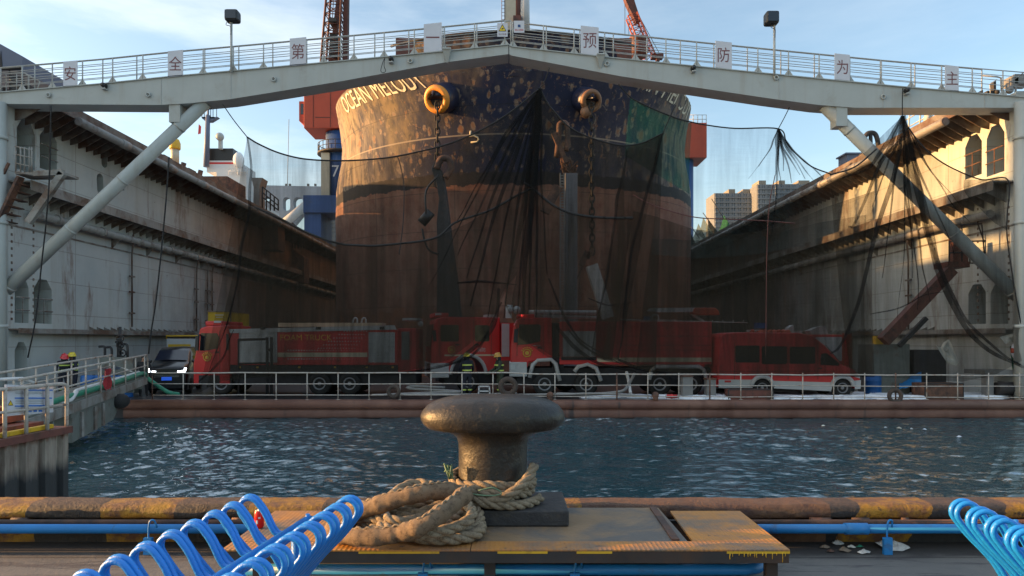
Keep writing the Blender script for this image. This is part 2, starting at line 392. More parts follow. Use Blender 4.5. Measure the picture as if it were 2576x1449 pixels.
def hull_mat():
    m, nt, b = new_mat("blasted_ship_hull"); t = NT(nt); X, Y, Z = t.xyz()
    # navy topsides
    navy = t.mix(t.ramp(t.noise(.5, 6, .6), .35, .7), (.010, .015, .045), (.022, .026, .05))
    worn = t.ramp(t.noise(1.0, 7, .65, t.co((.42, .42, .20))), .46, .62)
    sun_side = t.ramp(t.math('MULTIPLY', X, -.16), -.0, .85)  # more worn brown to the left, painting in the sun's warm light
    navy = t.mix(t.math('MULTIPLY', worn, t.math('ADD', .22, t.math('MULTIPLY', sun_side, .62))), navy, t.mix(t.ramp(t.noise(1.0, 7, .68, t.co((1.6, 1.6, .5))), .42, .62), (.19, .135, .07), (.05, .043, .034)))
    # pale streaks running down the shoulders
    aft = t.ramp(t.math('MULTIPLY', t.math('SUBTRACT', Y, 41.2), .22), .0, .9)
    stv = t.ramp(t.noise(1.0, 6, .62, t.co((2.2, 2.2, .35), (4, 1, 2))), .40, .55)
    navy = t.mix(t.math('MULTIPLY', t.math('MULTIPLY', stv, aft), .62), navy, (.34, .27, .18))
    # blasted spots: rust middle, pale rim
    def spots(sc, loc, r0, keep):
        v = t.N.new("ShaderNodeTexVoronoi"); v.feature = 'F1'; v.inputs['Scale'].default_value = 1.0; v.inputs['Randomness'].default_value = 1
        wob = t.N.new("ShaderNodeVectorMath"); wob.operation = 'ADD'
        n3 = t.N.new("ShaderNodeTexNoise"); n3.inputs['Scale'].default_value = 2.2; n3.inputs['Detail'].default_value = 7
        t.link(t.co(), n3.inputs[0]); sc3 = t.N.new("ShaderNodeVectorMath"); sc3.operation = 'SCALE'; sc3.inputs[3].default_value = .62
        t.link(n3.outputs[1], sc3.inputs[0]); t.link(t.co(sc, loc), wob.inputs[0]); t.link(sc3.outputs[0], wob.inputs[1])
        t.link(wob.outputs[0], v.inputs['Vector'])
        d = v.outputs['Distance']; cs = t.N.new("ShaderNodeSeparateColor"); t.link(v.outputs['Color'], cs.inputs[0])
        on = t.math('LESS_THAN', cs.outputs[0], keep); rad = t.math('ADD', r0 - .04, t.math('MULTIPLY', cs.outputs[1], .2)); ero = t.ramp(t.noise(3.3, 8, .75), .36, .56)
        q = t.math('DIVIDE', d, rad)
        rim = t.math('MULTIPLY', t.math('MULTIPLY', t.ramp(q, .74, 1.02, (1, 1, 1, 1), (0, 0, 0, 1)), on), ero)
        core = t.math('MULTIPLY', t.ramp(q, .45, .72, (1, 1, 1, 1), (0, 0, 0, 1)), t.math('MULTIPLY', on, t.math('GREATER_THAN', cs.outputs[2], .3)))
        return rim, core
    rim, core = spots((1.25, 1.25, .8), (0, 0, 0), .24, .66)
    rim2, core2 = spots((2.3, 2.3, 1.3), (5, 3, 8), .25, .62)
    c = t.mix(t.math('MULTIPLY', rim, .88), navy, (.20, .155, .12)); c = t.mix(t.math('MULTIPLY', core, .8), c, (.20, .085, .04))
    c = t.mix(t.math('MULTIPLY', rim2, .85), c, (.23, .175, .135)); c = t.mix(t.math('MULTIPLY', core2, .7), c, (.21, .10, .05))
    # flaked paint: ragged irregular patches, and plate seams
    fl = t.ramp(t.noise(1.55, 11, .78, t.co((1, 1, .75), (7, 2, 4)), dist=.8), .565, .6)
    c = t.mix(t.math('MULTIPLY', fl, .72), c, t.mix(t.ramp(t.noise(5, 6), .42, .58), (.22, .17, .13), (.19, .09, .045)))
    fl2 = t.ramp(t.noise(1.3, 11, .8, t.co((1, 1, .5), (1, 9, 3)), dist=.6), .54, .58)
    c = t.mix(t.math('MULTIPLY', fl2, .7), c, (.016, .018, .032))
    def seam(v, step, wd):
        return t.math('LESS_THAN', t.math('FRACT', t.math('DIVIDE', v, step)), wd / step)
    pl = t.math('MAXIMUM', seam(t.math('ADD', Z, 40), 2.3, .05), seam(t.math('ADD', X, 60.7), 5.2, .06))
    # dark boot band then red-brown bottom
    zz = t.math('ADD', Z, t.math('MULTIPLY', t.math('SUBTRACT', t.noise(1.1, 7, .75), .5), .75))
    bb = t.ramp(zz, .0, .0)
    red = t.mix(t.ramp(t.noise(1.3, 8, .68, t.co((1, 1, .8))), .36, .64), (.175, .07, .047), (.25, .135, .095))
    red = t.mix(t.math('MULTIPLY', t.ramp(t.noise(1.0, 6, .6, t.co((1.6, 1.6, .14))), .5, .7), .5), red, (.10, .065, .055))
    low = t.ramp(t.math('ADD', t.math('MULTIPLY', Z, .2), t.math('MULTIPLY', t.noise(.5, 5), .5)), .95, 1.25)
    red = t.mix(low, t.mix(t.ramp(t.noise(1, 6), .4, .6), (.22, .085, .045), (.13, .06, .045)), red)
    c = t.mix(t.math('LESS_THAN', zz, 11.65), c, t.mix(t.math('MULTIPLY', rim2, .3), (.02, .018, .022), (.10, .07, .06)))
    c = t.mix(t.math('LESS_THAN', zz, 10.95), c, red)
    c = t.mix(t.math('MULTIPLY', pl, .45), c, (.02, .018, .018))
    # weld lines
    wl = t.math('LESS_THAN', t.math('ABSOLUTE', t.math('SUBTRACT', Z, 13.7)), .04)
    c = t.mix(t.math('MULTIPLY', wl, .55), c, (.34, .28, .22))
    t.link(c, b.inputs['Base Color']); b.inputs['Roughness'].default_value = .72; b.inputs['Specular IOR Level'].default_value = .25
    t.bump(t.math('SUBTRACT', t.noise(.8, 5, .6), t.math('MULTIPLY', pl, .25)), .3, .10, b); return m
M['hull'] = hull_mat()

def net_mat(name, col, cover, fold=.25):
    m, nt, b = new_mat(name); t = NT(nt)
    b.inputs['Base Color'].default_value = col + (1,); b.inputs['Roughness'].default_value = .9; b.inputs['Specular IOR Level'].default_value = .1
    tr = t.N.new("ShaderNodeBsdfTransparent"); mxs = t.N.new("ShaderNodeMixShader"); out = [n for n in t.N if n.type == 'OUTPUT_MATERIAL'][0]
    fd = t.math('ADD', t.math('MULTIPLY', t.noise(1.0, 5, .6, t.co((.8, .8, .22))), .5), t.math('MULTIPLY', t.noise(1.0, 4, .6, t.co((3.6, 3.6, .16)), dist=.5), .5))
    a = t.math('ADD', t.math('MULTIPLY', t.ramp(fd, .38, .66), fold * 1.5), cover - fold * .6, True)
    a = t.math('ADD', a, t.math('MULTIPLY', t.math('SUBTRACT', t.noise(1.0, 2, .5, t.co((1, 1, 22))), .5), .10), True)
    t.link(a, mxs.inputs[0]); t.link(tr.outputs[0], mxs.inputs[1]); t.link(b.outputs[0], mxs.inputs[2]); t.link(mxs.outputs[0], out.inputs[0])
    return m
M['net'] = net_mat("black_shade_net", (.020, .0175, .013), .41)
M['net_heavy'] = net_mat("heavy_shade_net", (.021, .018, .013), .43)
M['net_thin'] = net_mat("thin_shade_net", (.03, .045, .045), .17, .15)
M['net_green'] = net_mat("green_shade_net", (.015, .10, .065), .52, .3)
M['net_fold'] = net_mat("gathered_net", (.010, .010, .010), .42, .3)
M['net_mid'] = net_mat("double_shade_net", (.020, .017, .012), .56)

def bollard_mat():
    m, nt, b = new_mat("cast_iron_black_paint"); t = NT(nt)
    c = t.mix(t.ramp(t.noise(4, 8, .7), .35, .65), (.011, .0105, .0115), (.030, .026, .021))
    c = t.mix(t.ramp(t.noise(9, 9, .75), .57, .66), c, (.085, .06, .036))
    t.link(c, b.inputs['Base Color']); b.inputs['Roughness'].default_value = .42; b.inputs['Specular IOR Level'].default_value = .4
    t.bump(t.math('ADD', t.noise(13, 5, .6), t.math('MULTIPLY', t.noise(55, 6, .7), .3)), .45, .02, b); return m
M['bollard'] = bollard_mat()
def rope_mat(name, a, b2, sc=40):
    m, nt, b = new_mat(name); t = NT(nt)
    c = t.mix(t.ramp(t.noise(5, 5), .3, .7), a, b2); c = t.mix(t.ramp(t.noise(sc, 6, .8), .48, .62), c, tuple(x * .6 for x in a))
    t.link(c, b.inputs['Base Color']); b.inputs['Roughness'].default_value = .9; t.bump(t.noise(sc * 2.5, 5, .8), .8, .008, b); return m
M['rope'] = rope_mat("manila_rope", (.19, .145, .095), (.30, .235, .16))
M['sleeve'] = rope_mat("canvas_sleeve", (.13, .085, .052), (.21, .15, .095), 24)
def chequer_mat():
    m, nt, b = new_mat("worn_yellow_chequer_plate"); t = NT(nt); X, Y, Z = t.xyz()
    c = t.mix(t.ramp(t.noise(3.2, 8, .68), .36, .62), (.46, .195, .03), (.29, .145, .068))
    c = t.mix(t.ramp(t.noise(1.6, 6, .6), .55, .68), c, (.15, .12, .09))
    c = t.mix(t.ramp(t.noise(14, 9, .75), .6, .66), c, (.09, .055, .04))
    t.link(c, b.inputs['Base Color']); b.inputs['Roughness'].default_value = .55
    w1 = t.math('SINE', t.math('MULTIPLY', t.math('ADD', X, Y), 105)); w2 = t.math('SINE', t.math('MULTIPLY', t.math('SUBTRACT', X, Y), 105))
    h = t.math('MAXIMUM', t.math('MULTIPLY', w1, w2), 0.0)
    t.bump(t.math('ADD', h, t.math('MULTIPLY', t.noise(30, 5), .3)), .55, .006, b); return m
M['chequer'] = chequer_mat()
M['slab'] = mat("worn_grey_slab", (.23, .15, .082), .7, var=.2, scale=2, dirt=(.11, .10, .09), damt=.5, dscale=1.4, bump=.3)
M['block'] = mat("black_painted_block", (.025, .024, .026), .6, var=.3, scale=6, dirt=(.06, .05, .04), damt=.4, dscale=6, bump=.4)
def fender_mat():
    m, nt, b = new_mat("rusty_pontoon_side"); t = NT(nt)
    c = t.mix(t.ramp(t.noise(.8, 7, .65), .35, .65), (.105, .042, .03), (.18, .09, .062))
    c = t.mix(t.ramp(t.noise(1.0, 6, .6, t.co((.7, 1, .25))), .55, .68), c, (.10, .04, .025))
    c = t.mix(t.ramp(t.noise(1.0, 6, .6, t.co((2.5, 1, .3))), .6, .7), c, (.045, .03, .028))
    t.link(c, b.inputs['Base Color']); b.inputs['Roughness'].default_value = .65; t.bump(t.noise(7, 6, .7), .4, .03, b); return m
M['fender'] = fender_mat()
M['deck'] = mat("wet_steel_deck", (.035, .034, .036), .28, var=.3, scale=.8, dirt=(.075, .06, .055), damt=.4, dscale=.8)
def pile_mat():
    m, nt, b = new_mat("stained_sheet_piling"); t = NT(nt); X, Y, Z = t.xyz()
    c = t.mix(t.ramp(t.noise(1.0, 7, .65, t.co((4, 4, .5))), .38, .62), (.30, .25, .20), (.12, .08, .06))
    wet = t.ramp(t.math('ADD', Z, t.math('MULTIPLY', t.noise(5, 5), .3)), -.45 + .5, .25)
    c = t.mix(t.ramp(t.math('ADD', t.math('MULTIPLY', Z, -1), t.math('MULTIPLY', t.noise(1, 5, .6, t.co((5, 5, .6))), .5)), .78, 1.0), c, (.028, .028, .028))
    c = t.mix(t.ramp(t.math('ADD', Z, t.math('MULTIPLY', t.noise(1, 5, .6, t.co((6, 6, .5))), .35)), -.0, .08), c, (.13, .055, .032))
    t.link(c, b.inputs['Base Color']); b.inputs['Roughness'].default_value = .7; t.bump(t.noise(8, 6), .4, .03, b); return m
M['pile'] = pile_mat()
# ================================================================ ground, water
GZ = 0.0; WZL = -1.25; DZ = -0.6          # quay, water and dock-floor levels
g = MB(); g.box(-70, 70, -40, 5.62, -3, 0); tag(g.build('quay_ground', M['ground']), kind='structure')
# water: rippled sheet
def water():
    rnd = random.Random(3); wv = []
    for i in range(34):
        lam = rnd.choice((rnd.uniform(.20, .32), rnd.uniform(.26, .46), rnd.uniform(.4, .75), rnd.uniform(.7, 2.0)))
        a = rnd.gauss(pi / 2, .62); k = 2 * pi / lam
        wv.append((k * cos(a), k * sin(a), rnd.uniform(0, 6.28), (.0074 if lam < 1.0 else .0050) * lam))
    import numpy as np
    def sheet(xs, ys):
        Xg, Yg = np.meshgrid(xs, ys); Z = np.zeros_like(Xg)
        for kx, ky, p, am in wv: Z += am * np.sin(kx * Xg + ky * Yg + p + .6 * np.sin(.37 * Xg + p) + .5 * np.sin(.31 * Yg))
        Z *= (.84 + .48 * np.sin(.22 * Xg + 1) * np.sin(.3 * Yg + .4 * Xg * .3))
        return Xg, Yg, Z + WZL
    xs = np.arange(-24, 24.01, .045); ys = np.arange(5.63, 25.5, .034)
    Xg, Yg, Z = sheet(xs, ys)
    nr, nc = Xg.shape; me = bpy.data.meshes.new('water')
    vs = np.stack([Xg.ravel(), Yg.ravel(), Z.ravel()], 1)
    idx = np.arange(nr * nc).reshape(nr, nc)
    q = np.stack([idx[:-1, :-1].ravel(), idx[:-1, 1:].ravel(), idx[1:, 1:].ravel(), idx[1:, :-1].ravel()], 1)
    extra = [(-1500, 5.63), (-24, 5.63), (-24, 25.25), (-1500, 25.25), (24, 5.63), (1500, 5.63), (1500, 25.25), (24, 25.25), (-1500, 3000), (1500, 3000)]
    n0 = len(vs); vv = vs.tolist() + [(a, b, WZL) for a, b in extra]
    ff = q.tolist() + [[n0 + i for i in f] for f in ((0, 1, 2, 3), (4, 5, 6, 7), (3, 2, 7, 6, 9, 8))]
    me.from_pydata(vv, [], ff); me.polygons.foreach_set('use_smooth', [True] * len(ff)); me.materials.append(M['water'])
    o = bpy.data.objects.new('water', me); C.objects.link(o); tag(o, kind='structure')
water()

# ================================================================ kerb along the quay edge
def sweep_x(prof, x0, x1, step, jit, mat_, name, parent=None):
    m = MB(); n = int((x1 - x0) / step); rr = random.Random(5); rows = []
    off = [[0, 0] for _ in prof]
    for i in range(n + 1):
        x = x0 + (x1 - x0) * i / n; row = []
        for k, (y, z) in enumerate(prof):
            off[k][0] = off[k][0] * .7 + rr.uniform(-jit, jit); off[k][1] = off[k][1] * .7 + rr.uniform(-jit, jit)
            row.append((x, y + off[k][0], z + off[k][1]))
        rows.append(row)
    m.grid(rows); return m.build(name, mat_, parent)
k = thing('quay_kerb', 'rusty kerb along the quay edge striped in flaking yellow and black', 'kerb', (0, 0, 0))
prof = [(5.66, -.4), (5.665, .26), (5.65, .298), (5.62, .312), (5.53, .316), (5.43, .315), (5.385, .306), (5.36, .285), (5.352, .25), (5.356, .22), (5.37, .205), (5.41, .20), (5.46, .20)]
sweep_x(prof, -7.5, 7.5, .06, .0035, M['kerb'], 'kerb_cap', k)
m = MB(); m.box(-7.5, 7.5, 5.44, 5.60, 0.0, .26); m.build('kerb_wall', M['kerb'], k)
m = MB(); m.box(-7.5, -1.85, 5.29, 5.44, .165, .185); m.box(1.78, 7.5, 5.29, 5.44, .165, .185)
m.build('ledge', mat("kerb_ledge", (.26, .15, .07), .7, var=.2, dirt=(.1, .055, .04), damt=.45, dscale=5), k)
m = MB()
for x, y, l in ((50, 1312, .13), (600, 1312, .1), (3075 / 1.49, 1314, .16), (2165, 1316, .13), (2277, 1312, .05)):
    p = W(x, y, 5.33); m.tube([(p.x - l / 2, 5.33, .20), (p.x + l / 2, 5.33, .20)], .022, 8)
m.build('bolt', M['rust'], k)

# blue pipes on the quay
def bpipe(name, label, pts, r=.036):
    t = thing(name, label, 'pipe', pts[0]); m = MB(); m.tube(pts, r, 12); m.build('pipe_run', M['bluepipe'], t); return t
PY, PZ = 5.17, .178
t = bpipe('water_pipe', 'blue water pipe running along the left kerb behind the blue seat', [(-7.4, PY, PZ), (-1.86, PY, PZ)])
def hook(t, x, y, z, drop):
    m = MB(); m.tube(smooth_path([(x + .03, y - .03, z + .02), (x + .02, y - .05, z + .075), (x - .01, y - .055, z + .07), (x - .02, y - .055, z), (x - .02, y - .055, z - drop)], 4), .007, 6)
    m.build('hook', M['bluepipe'], t)
    m = MB(); m.box(x - .05, x + .012, y - .075, y - .045, max(0.003, z - drop - .13), z - drop + .02); m.build('bracket', M['bluepipe'], t)
hook(t, W(390, 1330, PY).x, PY, PZ, .07)
pr = []
for i in range(9):
    a = pi / 2 * i / 8; pr.append((1.50 + .16 * sin(a), 4.42 + .16 - .16 * cos(a), .12))
t = bpipe('water_pipe', 'blue water pipe bending under the steel platform', [(-1.75, 4.42, .12)] + pr + [(1.66, PY - .02, .17)])
hook(t, -.55, 4.42, .12, .02); hook(t, .42, 4.42, .12, .02)
t = bpipe('water_pipe', 'blue water pipe with a thick coupling along the right kerb', [(1.72, PY, PZ), (7.4, PY, PZ)])
p = W(2165, 1330, PY); m = MB(); m.tube([(p.x - .12, PY, PZ), (p.x + .05, PY, PZ)], .044, 14); m.build('coupling', M['bluepipe'], t)
hook(t, W(2228, 1330, PY).x, PY, PZ, .07)
m = MB(); m.tube([(-7.4, 5.26, .205), (-1.86, 5.26, .205)], .02, 8); tag(m.build('rusty_conduit', M['rust']), 'thin rusty conduit behind the blue pipe on the left', 'conduit')
m = MB(); m.tube([(1.78, 5.26, .205), (7.4, 5.26, .205)], .02, 8); tag(m.build('rusty_conduit', M['rust']), 'thin rusty conduit behind the coupled blue pipe on the right', 'conduit')

# ================================================================ dock floor (pontoon)
DE = 25.3
m = MB(); m.box(-27, 27, DE + .12, 118, WZL - .6, DZ); tag(m.build('dock_floor', M['deck']), kind='structure')
pt = thing('pontoon_side', 'long rusty red pontoon edge with a rounded fender above the water', 'pontoon', (0, DE, 0))
XE = W(290, 1030, DE).x
m = MB(); m.tube([(XE, DE + .05, DZ - .16), (27, DE + .05, DZ - .16)], .165, 14); m.box(XE, 27, DE + .0, DE + .3, DZ - .03, DZ + .012); m.build('fender', M['fender'], pt)
prof2 = [(DE + .14, DZ - .30), (DE + .02, DZ - .34), (DE - .02, DZ - .42), (DE - .02, DZ - .58), (DE + .02, DZ - .66), (DE + .16, DZ - .70)]
m = MB(); m.grid([[(x, y, z) for y, z in prof2] for x in (XE + .3, 0, 27)]); m.build('rubbing_strake', M['fender'], pt)
m = MB(); m.box(XE - .5, 27, DE + .1, DE + .14, WZL - .5, DZ - .02); m.build('side_plate', M['dark'], pt)

# ================================================================ dock wing walls
from mathutils.geometry import tessellate_polygon
WX0 = 19.2; DW0, DW1 = 26.0, 116.0; WT = 11.1
def hexdoor(y0, y1, z0, z1, c=.28, ch=.22):     # upright opening with chamfered top corners
    a = (y1 - y0) * c; b = (z1 - z0) * ch
    return [(y0, z0), (y1, z0), (y1, z1 - b), (y1 - a, z1), (y0 + a, z1), (y0, z1 - b)]
def slot(yc, zc, wy, wz):
    return [(yc + wy / 2 * cos(2 * pi * i / 10), zc + (wz / 2 - wy / 2) * (1 if sin(2 * pi * i / 10) > 0 else -1) + wy / 2 * sin(2 * pi * i / 10)) for i in range(10)]
def dock_wall(side, label, holes, wear_shade=False):
    X = side * WX0; t = thing('dock_wall', label, 'dock wall', (X, 0, 0))
    m = MB(); outer = [(DW0, DZ - .6), (DW1, DZ - .6), (DW1, WT), (DW0, WT)]
    loops = [[V3((y, z, 0)) for y, z in outer]] + [[V3((y, z, 0)) for y, z in reversed(h)] for h in holes]
    flat = [p for l in loops for p in l]; tri = tessellate_polygon(loops)
    vs = [(X, p.x, p.y) for p in flat]; m.add(vs, [tuple(f) for f in tri])
    for h in holes:
        n = len(h); v = [(X, y, z) for y, z in h] + [(X + side * 3.2, y, z) for y, z in h]
        m.add(v, [(i, (i + 1) % n, n + (i + 1) % n, n + i) for i in range(n)])
    X4 = X + side * 4.4
    m.add([(X, DW0, DZ - .6), (X4, DW0, DZ - .6), (X4, DW0, WT), (X, DW0, WT), (X4, DW1, DZ - .6), (X4, DW1, WT), (X, DW1, WT), (X, DW1, DZ - .6)], [(0, 1, 2, 3), (1, 4, 5, 2), (3, 2, 5, 6), (7, 4, 5, 6)])
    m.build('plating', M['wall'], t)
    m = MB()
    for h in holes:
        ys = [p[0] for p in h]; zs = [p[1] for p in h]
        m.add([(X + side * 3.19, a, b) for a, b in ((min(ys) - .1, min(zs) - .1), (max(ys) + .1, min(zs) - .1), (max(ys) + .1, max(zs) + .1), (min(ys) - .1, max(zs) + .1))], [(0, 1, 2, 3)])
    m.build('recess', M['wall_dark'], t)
    s = -side
    # walkway at mid height with triangular brackets below it
    e = X + s * .85
    m = MB(); m.box(min(X, e), max(X, e), DW0, DW1, 7.66, 7.72); m.box(min(e, e + s * .03), max(e, e + s * .03), DW0 + .002, DW1, 7.36, 7.74)
    m.build('mid_ledge', M['wall_steel'], t)
    m = MB(); y = DW0 + .5
    while y < 100:
        m.prism([(X, y, 7.34), (e - s * .02, y, 7.64), (X, y, 7.655), ][:0] + [(X, y, 6.98), (e - s * .03, y, 7.40), (e - s * .03, y, 7.655), (X, y, 7.655)], (0, .035, 0)); y += .62
    m.build('ledge_bracket', M['wall_steel'], t)
    # top gallery with ribs below
    e = X + s * 1.25
    m = MB(); m.box(min(X, e), max(X, e), DW0, DW1, 10.9, 10.98); m.box(min(e, e + s * .05), max(e, e + s * .05), DW0 + .002, DW1, 10.72, 11.16)
    m.build('top_gallery', M['gallery'], t)
    m = MB(); y = DW0 + .35
    while y < 100:
        m.prism([(X, y, 10.12), (X + s * .35, y, 10.2), (e - s * .03, y, 10.7), (e - s * .03, y, 10.895), (X, y, 10.895)], (0, .04, 0)); y += .55
    m.build('gallery_rib', M['gallery'], t)
    m = MB(); rr = random.Random(11); y = DW0 + 5
    xp = e + s * .16
    m.tube([(xp, DW0 + 2, 10.62), (xp, 95, 10.62)], .17, 12); 
    while y < 90:
        l = rr.uniform(.4, .9); m.tube([(xp, y, 10.62), (xp, y + l, 10.62)], .20, 12); y += rr.uniform(3, 5)
    m.build('gallery_pipe', M['wall_pipe'], t)
    # service pipe on brackets
    xp = X + s * .36; m = MB(); m.tube([(xp, DW0 + .9, 6.62), (xp, 95, 6.62)], .165, 14); y = DW0 + 2.2
    while y < 92:
        m.tube([(xp, y, 6.62), (xp, y + .16, 6.62)], .215, 14); y += 3.1
    m.build('service_pipe', M['wall_pipe'], t)
    m = MB(); y = DW0 + 3.6
    while y < 90:
        m.prism([(X, y, 6.0), (xp, y, 6.42), (xp + s * .1, y, 6.42), (xp + s * .1, y, 6.48), (X, y, 6.48)], (0, .05, 0)); y += 3.1
    m.box(min(X, X + s * .04), max(X, X + s * .04), DW0, 95, 6.02, 6.08)
    m.build('pipe_bracket', M['wall_steel'], t)
    # low ledge with ribs on top
    e = X + s * .4; m = MB(); m.box(min(X, e), max(X, e), DW0, 95, 2.02, 2.08); m.box(min(e, e + s * .02), max(e, e + s * .02), DW0 + .002, 95, 1.9, 2.10)
    y = DW0 + 5
    while y < 60:
        m.prism([(X, y, 2.08), (e, y, 2.08), (X, y, 2.26)], (0, .03, 0)); y += .55
    m.build('low_ledge', M['wall_steel'], t)
    return t, s
def door_px(x0, x1, yt, yb, side):
    a = WX(x0, yt, side * WX0); b = WX(x1, yt, side * WX0); y0, y1 = sorted((a.y, b.y)); ym = (y0 + y1) / 2
    zt = 1.6 + (HY - yt) / F * ym; zb = 1.6 + (HY - yb) / F * ym
    return hexdoor(max(y0, DW0 + .35), y1, zb, zt)
LH = [door_px(26, 72, 697, 812, -1), door_px(85, 130, 703, 814, -1), door_px(22, 69, 861, 950, -1), door_px(42, 88, 302, 432, -1), door_px(100, 143, 327, 430, -1)]
def slot_px(x, y, wy, wz, side):
    p = WX(x, y, side * WX0); return slot(p.y, p.z, wy, wz)
LH += [slot_px(252, 462, .55, .95, -1), slot_px(310, 470, .2, .4, -1), slot_px(262, 398, .5, .9, -1), slot_px(680, 700, .8, 2.0, -1)]
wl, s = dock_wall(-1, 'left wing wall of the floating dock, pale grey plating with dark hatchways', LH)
RH = [door_px(2482, 2527, 315, 438, 1), door_px(2428, 2470, 340, 445, 1), door_px(2436, 2480, 715, 815, 1), door_px(2492, 2536, 712, 815, 1)]
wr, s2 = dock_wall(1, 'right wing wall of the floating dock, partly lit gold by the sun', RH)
# guard rails in the hatchways, riser pipes, ladders of rivets
def guard(t, h, side):
    ys = [p[0] for p in h]; zs = [p[1] for p in h]; X = side * WX0 - side * .04; m = MB()
    for z in (min(zs) + .5, min(zs) + 1.0): m.tube([(X, min(ys), z), (X, max(ys), z)], .025, 6)
    m.tube([(X, (min(ys) + max(ys)) / 2, min(zs)), (X, (min(ys) + max(ys)) / 2, min(zs) + 1)], .02, 6)
    m.build('hatch_rail', M['rust'] if side > 0 else M['wall_steel'], t)
for h in LH[:2] + LH[4:5]: guard(wl, h, -1)
for h in RH[:2]: guard(wr, h, 1)
def riser(t, x, y0, y1, side, clamps=()):
    a = WX(x, y0, side * WX0); X = side * (WX0 - .14); m = MB(); z1 = 1.6 + (HY - y1) / F * a.y
    m.tube([(X - side * .2, a.y, a.z), (X - side * .2, a.y, a.z - .35), (X, a.y + .25, a.z - 1.0), (X, a.y + .25, z1)], .045, 8)
    for f in (.45, .62, .85):
        z = a.z + (z1 - a.z) * f; m.bar((X, a.y + .02, z), (X, a.y + .48, z), .08, .08)
    m.build('riser_pipe', M['gallery'], t)
for x, y0, y1 in ((318, 590, 822), (484, 640, 832), (512, 645, 835), (524, 650, 836)): riser(wl, x, y0, y1, -1)
for x in (2300,): riser(wr, x, 600, 830, 1)
for side, t, xs in ((-1, wl, (27, 82)), (1, wr, (2540, 2462))):
    m = MB()
    for x in xs:
        p = WX(x, 600, side * WX0); z = 2.4; Y = max(p.y, DW0 + .12)
        while z < 7.0:
            m.box(side * WX0 - .012, side * WX0 + .012, Y, Y + .09, z, z + .1); z += .27
    m.build('rivet_row', M['gallery'], t)
# end columns carrying the bridge
for side, lab in ((-1, 'white round column at the left dock entrance under the bridge end'), (1, 'white round column at the right dock entrance under the bridge end')):
    xx = W(6 if side < 0 else 2562, 500, 25.9).x; t = thing('bridge_column', lab, 'column', (xx, 25.9, DZ))
    m = MB(); m.tube([(xx, 25.75, DZ), (xx, 25.75, 10.6)], .24, 18); m.build('pipe_post', M['white_steel'], t)
    m = MB(); xw = side * WX0; m.box(min(xw - side * .02, xx), max(xw - side * .02, xx), 25.8, 25.99, DZ, 10.6); m.build('web_plate', M['white_steel'], t)
    m = MB()
    for z in (2.1, 6.0, 9.2): m.tube([(xx, 25.75, z), (xx, 25.75, z + .12)], .28, 18)
    m.build('collar', M['white_steel'], t)

# ================================================================ the gull-wing foot bridge
DB = 25.8; BD = .85
br = thing('foot_bridge', 'white steel foot bridge rising to a peak across the dock entrance', 'bridge', (0, DB, 10))
TOPL = [(-60, 237), (0, 232), (260, 210), (422, 193), (644, 173), (894, 150), (1114, 129), (1279, 112)]
BOTL = [(-60, 261), (0, 261), (400, 264), (470, 260), (575, 250), (644, 239), (854, 205), (1119, 157), (1279, 136)]
TOPR = [(1281, 113), (1288, 117), (1538, 145), (1932, 185), (2257, 217), (2576, 244), (2640, 249)]
BOTR = [(1281, 136), (1288, 140), (1563, 192), (1932, 247), (2060, 264), (2154, 271), (2576, 271), (2640, 271)]
def lerp_poly(P, x):
    for (a, b), (c, d) in zip(P, P[1:]):
        if a <= x <= c: return b + (d - b) * (x - a) / (c - a)
    return P[0][1] if x < P[0][0] else P[-1][1]
def girder(T, B):
    m = MB(); poly = [W(x, y, DB) for x, y in T] + [W(x, y, DB) for x, y in reversed(B)]
    m.prism([p for p in poly], (0, BD, 0)); return m
gl = girder(TOPL, BOTL).build('girder', M['white_steel'], br); gr = girder(TOPR, BOTR).build('girder', M['white_steel'], br)
# flange edge, seams and lifting lugs
m = MB()
for T in (TOPL, TOPR):
    for a, b in zip(T, T[1:]):
        p, q = W(*a, DB - .03), W(*b, DB - .03); m.bar(p, q, .06, .03)
m.build('top_flange', M['white_steel'], br)
for x in (405, 580, 1118, 1960, 2222, 2478):
    T, B = (TOPL, BOTL) if x < 1281 else (TOPR, BOTR)
    p = W(x, lerp_poly(T, x) + 1, DB - .006); q = W(x, lerp_poly(B, x) - 1, DB - .006); m = MB(); m.bar(p, q, .025, .012, (0, 1, 0)); m.build('butt_weld', M['galv'], br)
for x, y in ((121, 239), (372, 238), (688, 199), (1032, 153), (1527, 160), (1953, 195), (2223, 243)):
    m = MB(); p = W(x, y, DB - .05); m.torus(p, .075, .03, 12, 6, 'y'); m.build('lifting_lug', M['white_steel'], br)
# braces
for pa, pb, pc in (((512, 262), (-30, 772), (447, 262)), ((2078, 270), (2600, 785), (2110, 272))):
    m = MB(); a = W(*pa, DB + .3); b = W(*pb, DB + .3); a = a + (a - b).normalized() * .1; m.tube([a, b], .24, 20)
    for f in (.12, .38, .62, .9): c = a.lerp(b, f); d = (b - a).normalized() * .04; m.tube([c - d, c + d], .25, 20)
    m.build('brace', M['white_steel'], br)
    m = MB(); p = W(pc[0], pc[1] + 40, DB + .3); q = W(pc[0], pc[1], DB + .3); m.bar(p - V3((0, 0, .15)), q + V3((0, 0, .05)), .42, .5, (0, 1, 0)); m.build('brace_seat', M['white_steel'], br)
